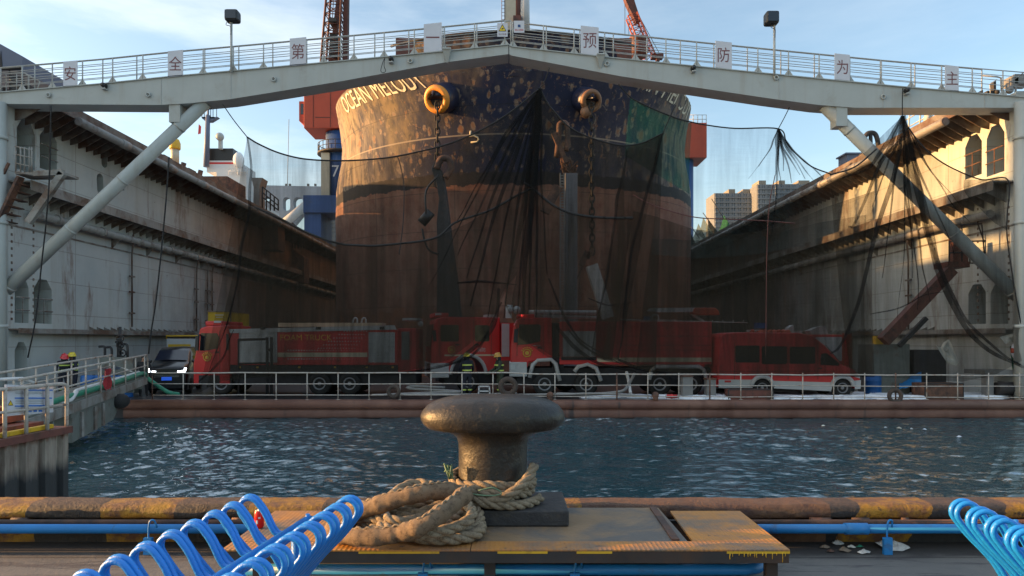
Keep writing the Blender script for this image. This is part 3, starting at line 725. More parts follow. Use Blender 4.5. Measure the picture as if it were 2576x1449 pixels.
# railings: front row with gussets, back row behind
RH_ = .93
def railing(T, x0, x1, D, n, name, gus, lev):
    m = MB()
    for f in lev:
        pts = []; N_ = 14
        for i in range(N_ + 1):
            x = x0 + (x1 - x0) * i / N_; p = W(x, lerp_poly(T, x), D); pts.append(p + V3((0, 0, RH_ * f)))
        m.tube(pts, .022 if f == lev[-1] else .014, 6)
    m.build('rail', M['galv'], br)
    for i in range(n + 1):
        x = x0 + (x1 - x0) * i / n; p = W(x, lerp_poly(T, x), D); m = MB(); m.tube([p, p + V3((0, 0, RH_ * lev[-1]))], .024, 8)
        if gus: m.prism([p + V3((-.17, -.012, 0)), p + V3((.17, -.012, 0)), p + V3((.03, -.012, .20)), p + V3((-.03, -.012, .20))], (0, .024, 0))
        m.build('rail_post', M['galv'], br)
railing(TOPL, -20, 1270, DB + .06, 17, 'front', True, (.2, .4, .6, .8, 1.0)); railing(TOPR, 1290, 2600, DB + .06, 17, 'front', True, (.2, .4, .6, .8, 1.0))
railing(TOPL, 2, 1285, DB + BD - .05, 15, 'back', False, (.25, .5, .75, 1.0)); railing(TOPR, 1290, 2470, DB + BD - .05, 14, 'back', False, (.25, .5, .75, 1.0))
# brackets on the front
for x, y in ((1125, 138), (1510, 136 + 5)):
    m = MB(); T = TOPL if x < 1281 else TOPR; p = W(x, lerp_poly(T, x) + 2, DB)
    m.prism([p + V3((-.16, -.22, 0)), p + V3((.16, -.22, 0)), p + V3((.03, -.02, -.42)), p + V3((-.03, -.02, -.42))], (0, .2, 0)); m.box(p.x - .16, p.x + .16, DB - .26, DB, p.z, p.z + .05)
    m.build('bracket', M['white_steel'], br)

# ================================================================ signs on the bridge
def panel(x0, x1, yt0, yt1, yb0, yb1, ch, lab):
    D = DB - .06; a, b, c, d = W(x0, yt0, D), W(x1, yt1, D), W(x1, yb1, D), W(x0, yb0, D)
    ctr = (a + b + c + d) / 4; t = thing('sign_panel', lab, 'sign', (ctr.x, D, min(c.z, d.z)), group='white slogan panels along the bridge')
    m = MB(); m.prism([d, c, b, a], (0, .03, 0)); m.build('board', M['sign_white'], t)
    m = MB(); text_front(m, ch, (ctr.x, D - .006, ctr.z), (a.z - d.z) * .60, .86); m.build('lettering', M['sign_red'], t)
for a in ((159, 194, 155, 152, 218, 214, '安', 'white panel with the character 安 at the low left end of the bridge'),
          (422, 460, 129, 125, 194, 190, '全', 'white panel with the character 全 left of the left floodlight pole'),
          (729, 770, 97, 93, 166, 162, '第', 'white panel with the character 第 on the rising left half'),
          (1066, 1111, 61, 56, 132, 127, '一', 'white panel with a single stroke character 一 left of the peak'),
          (1461, 1506, 64, 69, 135, 140, '预', 'white panel with the character 预 just right of the peak'),
          (1800, 1841, 102, 107, 169, 174, '防', 'white panel with the character 防 left of the right floodlight pole'),
          (2100, 2138, 134, 138, 199, 203, '为', 'white panel with the character 为 on the falling right half'),
          (2378, 2412, 163, 167, 226, 230, '主', 'white panel with the character 主 at the low right end of the bridge')): panel(*a)
D = DB - .02
p, q = W(1251, 92, D), W(1277, 58, D); t = thing('warning_sign', 'small white sign with a yellow warning triangle left of the bridge peak', 'sign', p)
m = MB(); m.box(p.x, q.x, D, D + .02, p.z, q.z); m.build('board', M['sign_white'], t)
cx = (p.x + q.x) / 2; cz = p.z + (q.z - p.z) * .62; m = MB(); m.prism([(cx - .15, D - .008, cz - .12), (cx + .15, D - .008, cz - .12), (cx, D - .008, cz + .15)], (0, .006, 0)); m.build('triangle', M['black'], t)
m = MB(); m.prism([(cx - .115, D - .013, cz - .10), (cx + .115, D - .013, cz - .10), (cx, D - .013, cz + .11)], (0, .004, 0)); m.build('triangle_face', mat("warning_yellow", (.75, .55, .02), .5, var=.03), t)
m = MB(); m.box(cx - .045, cx + .035, D - .018, D - .014, cz - .05, cz - .025); m.box(cx - .01, cx + .045, D - .018, D - .014, cz - .02, cz + .005); m.build('pictogram', M['black'], t)
m = MB(); text_front(m, '当心坠落', (cx, D - .006, p.z + .09), .075); m.build('lettering', M['sign_red'], t)
p, q = W(1293, 82, D), W(1319, 52, D); t = thing('notice_sign', 'small white and blue notice sign right of the bridge peak', 'sign', p)
m = MB(); m.box(p.x, q.x, D, D + .02, p.z, q.z); m.build('board', M['sign_white'], t)
cx = (p.x + q.x) / 2; m = MB(); m.box(cx - .05, cx + .05, D - .006, D - .002, p.z + .2, p.z + .3); m.build('emblem', M['deep_blue'], t)
m = MB(); text_front(m, '禁止跨越', (cx, D - .006, p.z + .1), .08); m.build('lettering', M['bright_red'], t)

# floodlights on poles, small lamps along the girder
def flood(x, yb, yt, hx0, hx1, hy0, hy1, lab):
    D = DB - .1; b = W(x, yb, D); tp = W(x, yt, D); t = thing('floodlight', lab, 'floodlight', b, group='floodlights on tall poles on the bridge')
    m = MB(); m.tube([b, tp], .045, 10); m.build('pole', M['galv'], t)
    a = W(hx0, hy1, D); c = W(hx1, hy0, D); m = MB(); m.box(a.x, c.x, D - .2, D + .22, a.z, c.z); m.build('lamp_head', M['black'], t, bevel=.09, seg=3)
    m = MB(); m.box(a.x + .05, c.x - .05, D - .225, D - .2, a.z + .06, c.z - .06); m.build('lamp_glass', M['glass'], t)
    m = MB(); m.tube(smooth_path([(tp.x - .1, D - .1, a.z), (tp.x - .16, D - .1, a.z - .14), (tp.x, D - .08, a.z - .2), (tp.x, D - .06, a.z - .5)], 4), .012, 5); m.build('cable', M['black'], t)
flood(582, 182, 52, 568, 602, 27, 56, 'black floodlight on a tall pole on the left half of the bridge')
flood(1948, 188, 58, 1924, 1957, 31, 63, 'black floodlight on a tall pole on the right half of the bridge')
for x, y, lab in ((260, 214, 'low left below the 安 panel'), (983, 147, 'left of the single stroke panel'), (1745, 170, 'left of the 防 panel'), (2283, 226, 'left of the 主 panel')):
    p = W(x, y, DB - .14); t = thing('spotlight', 'small black spotlight clamped to the bridge girder ' + lab, 'spotlight', p, group='small spotlights on the girder')
    m = MB(); m.lathe([(.0, -.09), (.07, -.08), (.095, .02), (.1, .1), (.08, .1), (.06, .03), (.0, .02)], p, 14, axis='y'); m.build('lamp_body', M['black'], t)
    m = MB(); m.box(p.x - .07, p.x + .09, DB - .2, DB, p.z - .16, p.z - .12); m.box(p.x + .02, p.x + .05, DB - .16, DB - .12, p.z - .16, p.z); m.build('bracket', M['galv'], t)
# ================================================================ the ship in the dock
SCX = .1; SB = 12.9
def stem(z):
    if z < 9: return 41.2
    u = (z - 9) / 10.0; return 41.2 - 3.6 * u ** 1.25
def hb(y, z):                     # half breadth of the hull
    L_ = 9.5 if z < 10 else 9.5 + 2.6 * min(1, (z - 10) / 5.0) - (1.2 * max(0, (z - 15) / 4.0))
    t = max(0.0, min(1.0, (y - stem(z)) / L_))
    b = SB * (1 - (1 - t) ** 2.15) ** .53
    if z > 12.5 and z < 17.4 and y < 52: b *= 1 - .032 * sin(pi * (z - 12.5) / 4.9)
    if z > 14.8: b *= 1 - .011 * min(3, z - 14.8)
    return b
def ztop(y):
    if y < 39.75: return 18.75
    if y < 40.0: return 18.75 - (y - 39.75) * 4.4
    if y < 47: return 17.65 - .02 * (y - 40)
    return 16.9
def hullp(side, y, z, off=0.0):
    p = V3((SCX + side * hb(y, z), y, z))
    if off:
        e = .05; a = V3((SCX + side * hb(y + e, z), y + e, z)) - p; b = V3((SCX + side * hb(y, z + e), y, z + e)) - p
        n = a.cross(b).normalized() * (1 if side < 0 else -1)
        if n.y > 0 and abs(n.x) < .2 or n.x * side < -.3: n = -n
        p = p + n * off
    return p
sh = thing('cargo_ship', 'dark ship bow spotted with blasted rust patches standing in the dock', 'ship', (0, 0, 0))
def hull_y(i, n, z):
    s0 = stem(z); t = (i / n) ** 1.9; return s0 + t * 11.5
def hull_half(side):
    zs = [DZ - .3 + 1.0 * k for k in range(0, 17)] + [16.4, 16.9]; n = 30; rows = []
    for z in zs:
        row = [hullp(side, hull_y(i, n, z), z) for i in range(n + 1)] + [V3((SCX + side * SB, y, z)) for y in (56, 64, 76, 92, 108)]
        rows.append(row)
    return rows
m = MB()
for sd_ in (-1, 1):
    rows = hull_half(sd_); m.grid(rows)
    # forecastle: from the main deck up to the bulwark rail
    n = 44; top = []
    for k in range(9):
        row = []
        for i in range(n + 1):
            y0 = hull_y(i, n, 16.9); f = k / 8
            yy = stem(16.9) + (y0 - stem(16.9)); zt = ztop(yy if yy > 39 else 38)
            z = 16.9 + (zt - 16.9) * f; ys = stem(z) + (y0 - stem(16.9)) * (1 if y0 > stem(16.9) + 3 else 1)
            row.append(hullp(sd_, min(ys, y0), z))
        top.append(row)
    m.grid(top)
dk = []
for i in range(0, 40):
    y = 38.6 + i * .5; z = 16.6 if y < 47 else 16.5; dk.append([V3((SCX - hb(y, z) * .97, y, z)), V3((SCX + hb(y, z) * .97, y, z))])
dk.append([V3((SCX - SB * .99, 108, 16.5)), V3((SCX + SB * .99, 108, 16.5))]); m.grid(dk, smooth=False)
m.build('hull', M['hull'], sh)
# bulwark cap rail and inner bulwark stiffeners in red
m = MB()
for sd_ in (-1, 1):
    pts = []
    for i in range(28):
        y = stem(18.75) + .005 + (39.7 - stem(18.75)) * (i / 27) ** 1.8; pts.append(hullp(sd_, y, 18.74))
    m.tube(pts, .07, 8)
m.build('bulwark_rail', M['dark'], sh)
for sd_ in (-1, 1):
    x = SCX + sd_ * 6.15; m = MB(); m.box(x - .8, x + .8, 40.2, 40.35, 17.3, 19.45); m.build('inner_bulwark', M['rustred'], sh)
for sd_ in (-1, 1):
    m = MB()
    for k in range(8):
        y = 49.5 + k * .9; p = hullp(sd_, y, 16.9); m.tube([p, p + V3((0, 0, 1.0))], .03, 6)
    for f in (.4, .7, 1.0): m.tube([hullp(sd_, 49.5 + k * .9, 16.9) + V3((0, 0, f)) for k in range(8)], .025, 5)
    m.build('side_rail', M['rust'], sh)
# name on both bows
def hull_text(body, side, px0, py0, px1, py1, size, skip=()):
    # walks along the hull between the two given photo places
    def find(px, py):
        lo, hi = stem(16) + .05, 46.3; best = None
        for i in range(900):
            y = lo + (hi - lo) * i / 900; z = 1.6 + (HY - py) / F * y; q = SCX + side * hb(y, z); x = HX + q / y * F
            e = abs(x - px)
            if best is None or e < best[0]: best = (e, y, z)
        return best[1], best[2]
    y0, z0 = find(px0, py0); y1, z1 = find(px1, py1)
    path = []; 
    for i in range(81):
        f = i / 80; y = y0 + (y1 - y0) * f; z = z0 + (z1 - z0) * f; path.append((y, z, hullp(side, y, z)))
    acc = [0.0]
    for a, b in zip(path, path[1:]): acc.append(acc[-1] + (b[2] - a[2]).length)
    tot = acc[-1]; vs, fs = text2d(body, 1.0); xs = [v[0] for v in vs]; x0, x1 = min(xs), max(xs)
    me = MB(); out = []
    for a, b in vs:
        s_ = (a - x0) / (x1 - x0) * tot; k = 0
        while k < 79 and acc[k + 1] < s_: k += 1
        f = (s_ - acc[k]) / max(1e-6, acc[k + 1] - acc[k]); y = path[k][0] + (path[k + 1][0] - path[k][0]) * f; z = path[k][1] + (path[k + 1][1] - path[k][1]) * f + b * size
        out.append(hullp(side, y, z, .035))
    fs2 = [f for f in fs if not any(u <= (sum(vs[i][0] for i in f) / len(f) - x0) / (x1 - x0) <= v for u, v in skip)]
    me.add(out, fs2); return me
nm = mat("worn_cream_lettering", (.60, .54, .40), .6, var=.1, dirt=(.12, .10, .08), damt=.34, dscale=1.4)
hull_text('OCEAN MELODY', -1, 873, 286, 1084, 219, 1.45).build('ship_name', nm, sh)
nm2 = mat("patchy_cream_lettering", (.50, .46, .36), .6, var=.1, dirt=(.025, .03, .05), damt=.38, dscale=1.0)
hull_text('OCEAN MELODY', 1, 1522, 200, 1726, 303, 1.45, skip=((.68, .745), (.80, .84))).build('ship_name', nm2, sh)
def hull_at(px, py, side):
    best = None
    for i in range(1500):
        y = stem(14) - .5 + 9 * i / 1500; z = 1.6 + (HY - py) / F * y; q = SCX + side * hb(y, z); e = abs(HX + q / y * F - px)
        if best is None or e < best[0]: best = (e, y, z)
    return hullp(side, best[1], best[2], .03)
m = MB(); m.tube([hull_at(x, y, -1) for x, y in ((1184, 329), (1183, 343), (1192, 341), (1201, 345), (1205, 351), (1201, 357), (1184, 358))], .05, 6); m.build('bulb_mark', nm, sh)
# hawse bolsters
def bolster(px, py, qx, qy, lab, cov, sc=1.0):
    root = W(px, py, 41.0); tip = W(qx, qy, 38.75); d = (tip - root).normalized(); m = MB()
    rr = [.62, .95, 1.0, .98, 1.0, .93, .80, .62]; tt = [-.6, -.2, .2, .55, .8, .93, 1.0, 1.0]
    ln = (tip - root).length
    m.tube([root + d * ln * t for t in tt], [r * .86 * sc for r in rr], 22)
    b = m.build('hawse_bolster', M['hull_navy'], sh)
    if lab: b['label'] = lab
    m = MB(); u = d.orthogonal().normalized(); v = d.cross(u); R = 28
    pts = [tip + d * .0 + (u * cos(2 * pi * i / R) + v * sin(2 * pi * i / R)) * .60 * sc for i in range(R)]
    m.tube(pts, .20 * sc, 10, closed=True); m.build('bolster_lip', cov, b)
    m = MB(); m.tube([tip + d * .012, tip + d * .014], [.46 * sc, .46 * sc], 20); m.build('hawse_hole', M['black'], b)
    return tip
M['hull_navy'] = mat("navy_bolster_paint", (.014, .020, .05), .45, var=.25, scale=1.5, dirt=(.14, .08, .05), damt=.42, dscale=.9, bump=.3, bscale=5)
M['lip_orange'] = mat("orange_primer", (.62, .24, .03), .5, var=.1, dirt=(.30, .12, .03), damt=.35, dscale=2)
M['lip_brown'] = mat("brown_primer", (.17, .085, .042), .6, var=.15, dirt=(.12, .06, .04), damt=.42, dscale=2)
lt = bolster(1150, 238, 1099, 250, 'left anchor bolster with a bright orange lip', M['lip_orange'])
rt = bolster(1440, 244, 1487, 254, 'right anchor bolster with a dull brown lip', M['lip_brown'], .82)
m = MB(); c = rt + V3((-.28, .05, -.62)); m.ball((c.x, c.y, c.z), .34, .26, .36); m.build('bolster_lip', M['lip_brown'], sh)
M['chain'] = mat('tarred_chain', (.014, .013, .013), .8, var=.3)
def chain(name, lab, p, q, L_, wr_, th):
    t = thing(name, lab, 'chain', q); m = MB(); n = int((V3(p) - V3(q)).length / (L_ * .72)); d = V3(q) - V3(p)
    for i in range(n):
        c = V3(p) + d * ((i + .5) / n)
        pts = []
        for k in range(12):
            a = 2 * pi * k / 12; hx = cos(a) * wr_; hz = sin(a) * L_ / 2
            pts.append(c + (V3((hx, 0, hz)) if i % 2 == 0 else V3((0, hx, hz))))
        m.tube(pts, th, 6, closed=True)
    m.build('links', M['chain'], t); return t
chain('anchor_chain', 'dark anchor chain hanging from the orange lipped hawse pipe', lt + V3((.05, -.15, -.2)), W(1100, 470, 38.5), .5, .14, .045)
chain('anchor_chain', 'dark anchor chain hanging from the brown lipped hawse pipe', rt + V3((.0, -.15, -.2)), W(1490, 640, 38.4), .5, .14, .045)
# foremast behind the peak of the bridge
t = thing('ship_foremast', 'red and white foremast of the ship rising behind the bridge peak', 'mast', W(1300, 90, 43))
D = 43; a = W(1283, 100, D); b = W(1283, -60, D); m = MB(); m.bar(a, b, .72, .6, (0, 1, 0)); m.build('mast_column', M['cream'], t)
a = W(1301, 100, D); b = W(1301, -60, D); m = MB(); m.tube([a, b], .30, 14); m.build('mast_tube', M['jib_red'], t)
a = W(1319, 100, D); b = W(1319, -60, D); m = MB(); m.tube([a, b], [.36, .30], 14); m.build('derrick_post', M['trim_white'], t)
m = MB()
for x in (1262, 1270): m.tube([W(x, 95, D - .3), W(x, -60, D - .3)], .02, 5)
for y in range(-50, 95, 9): m.tube([W(1262, y, D - .3), W(1270, y, D - .3)], .015, 5)
m.build('ladder', M['rust'], t)
m = MB(); m.box(W(1291, 0, D).x, W(1311, 0, D).x, D - .5, D + .4, W(0, 74, D).z, W(0, 48, D).z); m.build('winch_box', M['rustred'], t)
# deck bits seen over the bulwark at the right
D = 42; m = MB(); p = W(1605, 118, D); m.lathe([(.0, 0), (.55, 0), (.6, .5), (.5, .9), (.6, .95), (.6, 1.1), (0, 1.1)], p + V3((0, 0, -.6)), 14); tag(m.build('mushroom_vent', M['rustred']), 'rust red mushroom vent on the forecastle behind the bulwark', 'vent')
# ================================================================ portal crane left of the ship
def lattice(m, p, q, w0, w1, n, r, rb):
    p = V3(p); q = V3(q); d = (q - p).normalized(); u = V3((0, 1, 0)); s_ = d.cross(u).normalized(); u = s_.cross(d)
    def c(f, a, b): w_ = (w0 + (w1 - w0) * f) / 2; return p.lerp(q, f) + s_ * (a * w_) + u * (b * w_)
    for a, b in ((-1, -1), (1, -1), (1, 1), (-1, 1)): m.tube([c(0, a, b), c(1, a, b)], r, 6)
    for i in range(n):
        f0, f1 = i / n, (i + 1) / n
        for (a, b), (a2, b2) in (((-1, -1), (1, -1)), ((1, -1), (1, 1)), ((1, 1), (-1, 1)), ((-1, 1), (-1, -1))):
            m.tube([c(f0, a, b), c(f1, a2, b2)], rb, 5); m.tube([c(f1, a, b), c(f1, a2, b2)], rb, 5)
D = 92.0
cr = thing('portal_crane', 'tall dock crane with an orange red house on a blue tower left of the ship', 'crane', (W(835, 600, D).x, D, 0))
x0, x1 = W(780, 0, D).x, W(905, 0, D).x
m = MB(); m.box(x0, x1, D - 3, D + 3, W(0, 545, D).z, W(0, 503, D).z); m.box(x0, x0 + 2.2, D - 2.6, D + 2.6, 0, W(0, 545, D).z - .01); m.box(x1 - 2.2, x1, D - 2.6, D + 2.6, 0, W(0, 545, D).z - .01); m.build('portal', M['deep_blue'], cr)
tx = W(858, 0, D).x; m = MB(); m.tube([(tx, D, W(0, 503, D).z), (tx, D, W(0, 338, D).z)], 2.0, 24); m.build('tower', M['deep_blue'], cr)
m = MB(); m.box(tx - 2.1, tx - 1.0, D - 2.15, D - .6, W(0, 503, D).z, W(0, 395, D).z); m.build('lift_shaft', M['cream'], cr)
m = MB(); text_front(m, '7', (tx - .2, D - 2.1, W(0, 440, D).z), 2.2); m.build('number', M['sign_white'], cr)
m = MB(); m.tube([(tx, D, W(0, 392, D).z), (tx, D, W(0, 388, D).z)], 3.1, 24)
for i in range(20):
    a = 2 * pi * i / 20; m.tube([(tx + 3 * cos(a), D + 3 * sin(a), W(0, 388, D).z), (tx + 3 * cos(a), D + 3 * sin(a), W(0, 366, D).z)], .05, 5)
m.torus((tx, D, W(0, 366, D).z), 3, .05, 24, 5, 'z'); m.torus((tx, D, W(0, 377, D).z), 3, .04, 24, 5, 'z'); m.build('gallery', M['dark'], cr)
hx0, hx1 = W(778, 0, D).x, W(895, 0, D).x; z0, z1 = W(0, 336, D).z, W(0, 238, D).z
m = MB(); m.prism([(hx0, D - 2.4, z0), (hx1, D - 2.4, z0), (hx1, D - 2.4, z1), (hx0 + 0, D - 2.4, z1)], (0, 5.2, 0)); m.build('machine_house', M['crane_red'], cr, bevel=.05)
m = MB()
for x in (801, 843): m.box(W(x, 0, D).x - .03, W(x, 0, D).x + .03, D - 2.44, D - 2.39, z0 + .1, z1 - .1)
m.box(W(806, 0, D).x, W(843, 0, D).x, D - 2.43, D - 2.39, W(0, 311, D).z, W(0, 309, D).z); m.build('panel_seam', M['jib_red'], cr)
cx0 = W(764, 0, D).x; m = MB(); m.prism([(cx0, D - 2, W(0, 316, D).z), (hx0 - .01, D - 2, W(0, 327, D).z), (hx0 - .01, D - 2, W(0, 268, D).z), (cx0, D - 2, W(0, 268, D).z)], (0, 2.4, 0)); m.build('cab', M['crane_red'], cr)
m = MB(); m.box(cx0 + .2, hx0 - .15, D - 2.03, D - 2.0, W(0, 300, D).z, W(0, 274, D).z); m.build('cab_window', M['glass'], cr)
m = MB(); zt = z1
for i in range(9):
    x = hx0 + (hx1 - hx0) * i / 8; m.tube([(x, D - 2.3, zt), (x, D - 2.3, zt + 1.1)], .05, 5)
for f in (.55, 1.1): m.tube([(hx0, D - 2.3, zt + f), (hx1, D - 2.3, zt + f)], .04, 5)
m.build('roof_rail', M['galv'], cr)
m = MB(); lattice(m, W(832, 238, D), W(852, -150, D), 2.6, 1.6, 16, .16, .07); m.build('jib', M['jib_red'], cr)
m = MB(); m.bar(W(831, 240, D), W(842, 95, D), 1.0, 1.0, (0, 1, 0)); m.bar(W(842, 95, D), W(858, -40, D), .55, .8, (0, 1, 0)); m.build('a_frame', M['jib_red'], cr)
m = MB(); m.bar(W(868, 238, D), W(873, -150, D), .6, .6, (0, 1, 0)); m.build('jib_stay', M['jib_red'], cr)
m = MB(); m.box(W(832, 0, D).x, W(851, 0, D).x, D - 1.2, D + 1, W(0, 64, D).z, W(0, 55, D).z); m.box(W(834, 0, D).x, W(851, 0, D).x, D - 1, D + 1, W(0, 150, D).z, W(0, 92, D).z); m.build('sheave_platform', M['dark'], cr)
m = MB()
for a, b in (((848, -150), (836, 50)), ((880, -150), (876, 240)), ((820, 82), (821, 125))): m.tube([W(*a, D), W(*b, D)], .05, 5)
m.build('hoist_rope', M['dark'], cr)
# second crane right of the ship
D = 96.0
c2 = thing('portal_crane', 'orange red crane house half hidden behind the right side of the ship', 'crane', (W(1730, 500, D).x, D, 0))
m = MB(); m.box(W(1700, 0, D).x, W(1768, 0, D).x, D - 2, D + 3, W(0, 406, D).z, W(0, 320, D).z); m.build('machine_house', M['crane_red'], c2, bevel=.05)
m = MB(); z = W(0, 320, D).z
for x in (1735, 1746, 1757, 1767): m.tube([(W(x, 0, D).x, D - 1.9, z), (W(x, 0, D).x, D - 1.9, z + 1.1)], .05, 5)
for f in (.5, 1.1): m.tube([(W(1725, 0, D).x, D - 1.9, z + f), (W(1768, 0, D).x, D - 1.9, z + f)], .04, 5)
m.build('roof_rail', M['galv'], c2)
m = MB(); m.tube([(W(1715, 0, D).x, D, 0), (W(1715, 0, D).x, D, W(0, 406, D).z)], 1.6, 16); m.build('tower', M['deep_blue'], c2)
D = 70.0
c3 = thing('deck_crane', 'slim orange red lattice jib leaning over the ship right of the bridge peak', 'crane', W(1630, 150, D))
m = MB(); lattice(m, W(1634, 150, D), W(1589, 40, D), 1.15, 1.0, 9, .08, .035); m.build('jib', mat('jib_faded_red', (.22, .04, .02), .6), c3)
m = MB(); m.prism([W(1600, 54, D), W(1575, 2, D), W(1570, -14, D), W(1592, -14, D), W(1597, 4, D), W(1612, 50, D)], (0, .9, 0)); m.build('jib_head', M['jib_red'], c3)
m = MB()
for a, b in (((1594, 15), (1665, 146)), ((1596, 18), (1650, 142)), ((1572, 10), (1572, 90)), ((1582, 10), (1582, 90))): m.tube([W(*a, D), W(*b, D)], .03, 5)
m.build('stay_rope', M['dark'], c3)
m = MB(); p = W(1655, 143, D); m.box(p.x - .7, p.x + .5, D - .4, D + .4, p.z - .2, p.z + .2); m.box(p.x - .2, p.x + .15, D - .3, D + .3, p.z - .5, p.z - .2); m.build('hook_block', M['jib_red'], c3)

# ================================================================ another ship moored beyond the left wall
D = 125.0
s2_ = thing('moored_ship', 'white superstructure with a black and red funnel beyond the left dock wall', 'ship', (W(570, 500, D).x, D, 0))
def bx(m, x0, x1, yt, yb, D, dep=4.0): m.box(W(x0, 0, D).x, W(x1, 0, D).x, D, D + dep, W(0, yb, D).z, W(0, yt, D).z)
m = MB(); bx(m, 500, 642, 520, 760, D, 9); bx(m, 545, 620, 432, 520, D + .5, 7); bx(m, 520, 612, 413, 433, D + .8, 6); bx(m, 500, 660, 515, 521, D - .5, 9); m.build('deckhouse', M['ship_white'], s2_)
for x in (552, 578, 604): m = MB(); bx(m, x, x + 12, 486, 498, D + .45, .1); m.build('window', M['glass'], s2_)
for x in (515, 545, 575, 605): m = MB(); bx(m, x, x + 10, 545, 552, D - .06, .1); m.build('window', M['glass'], s2_)
m = MB(); bx(m, 520, 586, 373, 404, D + 1, 4); m.build('funnel', M['black'], s2_, bevel=.05)
m = MB(); bx(m, 519.6, 586.4, 404, 414, D + .99, 4.1); m.build('funnel_band', M['ship_white'], s2_)
m = MB(); bx(m, 519, 587, 408, 418, D + .97, 4.15); m.build('funnel_band', M['bright_red'], s2_)
m = MB(); m.tube([W(519, 420, D), W(523, 290, D)], [.55, .4], 10); m.tube([W(523, 300, D), W(524, 262, D)], .18, 8); bx(m, 508, 540, 294, 298, D, 1)
m.prism([W(506, 294, D), W(548, 294, D), W(530, 305, D), W(516, 305, D)], (0, 1, 0))
for x in (508, 514, 530, 536, 545): m.tube([W(x, 294, D), W(x, 272, D)], .07, 5)
m.tube([W(503, 272, D), W(551, 270, D)], .06, 5); m.build('mast', M['parapet'], s2_)
m = MB(); bx(m, 549, 556, 345, 374, D, .8); m.ball(tuple(W(553, 344, D)), .75); m.build('exhaust', M['galv'], s2_)
m = MB(); m.ball(tuple(W(600, 403, D)), 1.0, 1.0, 1.5, 14, 8); m.tube([W(600, 410, D), W(600, 440, D)], .2, 8); m.build('radome', M['ship_white'], s2_)
m = MB()
for y in (424, 430): m.tube([W(575, y, D), W(622, y, D)], .05, 5)
for x in range(575, 624, 8): m.tube([W(x, 440, D), W(x, 424, D)], .05, 5)
m.build('rail', M['ship_white'], s2_)
m = MB(); m.prism([W(498, 338, D), W(500, 312, D), W(506, 318, D), W(505, 336, D)], (0, .03, 0)); m.build('flag', M['bright_red'], s2_)
m = MB(); a = W(440, 376, 62); m.tube([a - V3((0, 0, 1.2)), a + V3((0, 0, .0))], .36, 12); o = thing('beacon', 'yellow domed beacon on a pale post on the left wall top', 'beacon', a - V3((0, 0, 1.2)))
m.build('post', M['cream'], o); m = MB(); m.lathe([(.45, 0), (.48, .1), (.48, .55), (.35, .9), (.12, 1.0), (.1, 1.3), (0, 1.3)], a + V3((0, 0, 0)), 16); m.build('dome', M['yellow'], o)

# parapet and awning on top of the left wall
t = thing('wall_parapet', 'long blue grey sheet metal parapet on top of the left wing wall', 'parapet', (-23.2, 44, WT))
m = MB(); m.box(-23.3, -23.2, 33.5, 46.4, WT + 1.0, WT + 2.75); m.build('sheet', M['parapet'], t)
m = MB(); y = 35
while y < 46: m.prism([(-23.2, y, WT), (-22.5, y, WT), (-23.2, y, WT + 1.7)], (0, .12, 0)); y += 1.9
m.build('stay', M['dark'], t)
m = MB(); m.box(-23.4, -23.15, 33.5, 46.4, WT + .95, WT + 1.0); m.build('sill', M['gallery'], t)
D = 27.0
t = thing('dock_cabin', 'blue grey sheet metal cabin end high at the left edge of the picture', 'cabin', W(30, 180, D))
a, b = W(-120, 178, D), W(55, 178, D); zz = W(0, 140, D).z
m = MB(); m.prism([W(-120, 178, D), W(55, 177, D), W(56, 141, D), W(-2, 109, D), W(-120, 45, D)], (0, 3.0, 0)); m.build('cabin_body', M['parapet'], t)
m = MB(); m.prism([W(-4, 172, D - .02), W(6, 172, D - .02), W(2, 128, D - .02)], (0, .02, 0)); m.tube([W(-60, 178, D - .05), W(55, 170, D - .05)], .06, 6); m.tube([W(24, 178, D), W(25, 226, D)], .035, 6); m.build('stay', M['dark'], t)
# clutter on the bridge ends and wall tops
def clutter(name, lab, cat, D, items, mt):
    t = None; m = MB()
    for it in items:
        if it[0] == 'b': _, x0, x1, yt, yb, d = it; m.box(W(x0, 0, D).x, W(x1, 0, D).x, D, D + d, W(0, yb, D).z, W(0, yt, D).z)
        elif it[0] == 't': m.tube([W(a, b, D) for a, b in it[1]], it[2], 6)
        elif it[0] == 'o': m.ball(tuple(W(it[1], it[2], D)), it[3])
    return tag(m.build(name, mt), lab, cat)
clutter('mooring_winch', 'black winch and drum on deck at the left end of the bridge', 'winch', 26.8, [('b', 26, 40, 188, 232, .5), ('b', 40, 72, 212, 228, .5), ('b', 0, 8, 218, 232, .4), ('o', 33, 200, .12), ('o', 55, 222, .16)], M['black'])
clutter('access_rail', 'bent tube access rail at the left end of the bridge', 'railing', 26.7, [('t', ((16, 232), (16, 186), (62, 184), (100, 205), (92, 230)), .025), ('t', ((16, 208), (70, 207)), .018), ('t', ((42, 232), (42, 184)), .02), ('t', ((72, 230), (72, 188)), .03)], M['galv'])
clutter('mooring_winch', 'dark winch drum on deck at the right end of the bridge', 'winch', 26.8, [('b', 2484, 2512, 228, 240, .5), ('o', 2508, 232, .1), ('b', 2500, 2506, 204, 240, .2)], M['dark'])
clutter('access_rail', 'bent tube access rail at the right end of the bridge', 'railing', 26.7, [('t', ((2520, 240), (2518, 196), (2508, 193), (2470, 190)), .035), ('t', ((2492, 240), (2490, 212), (2508, 200)), .02)], M['galv'])
clutter('dock_lamp', 'grey box lamp with a round floodlight at the far right end of the bridge', 'lamp', 26.5, [('b', 2553, 2600, 186, 210, .6), ('b', 2548, 2562, 194, 218, .4), ('o', 2540, 227, .14), ('t', ((2555, 218), (2555, 244)), .04), ('t', ((2600, 165), (2520, 222)), .02), ('b', 2562, 2600, 229, 244, .5)], M['grey_steel'])
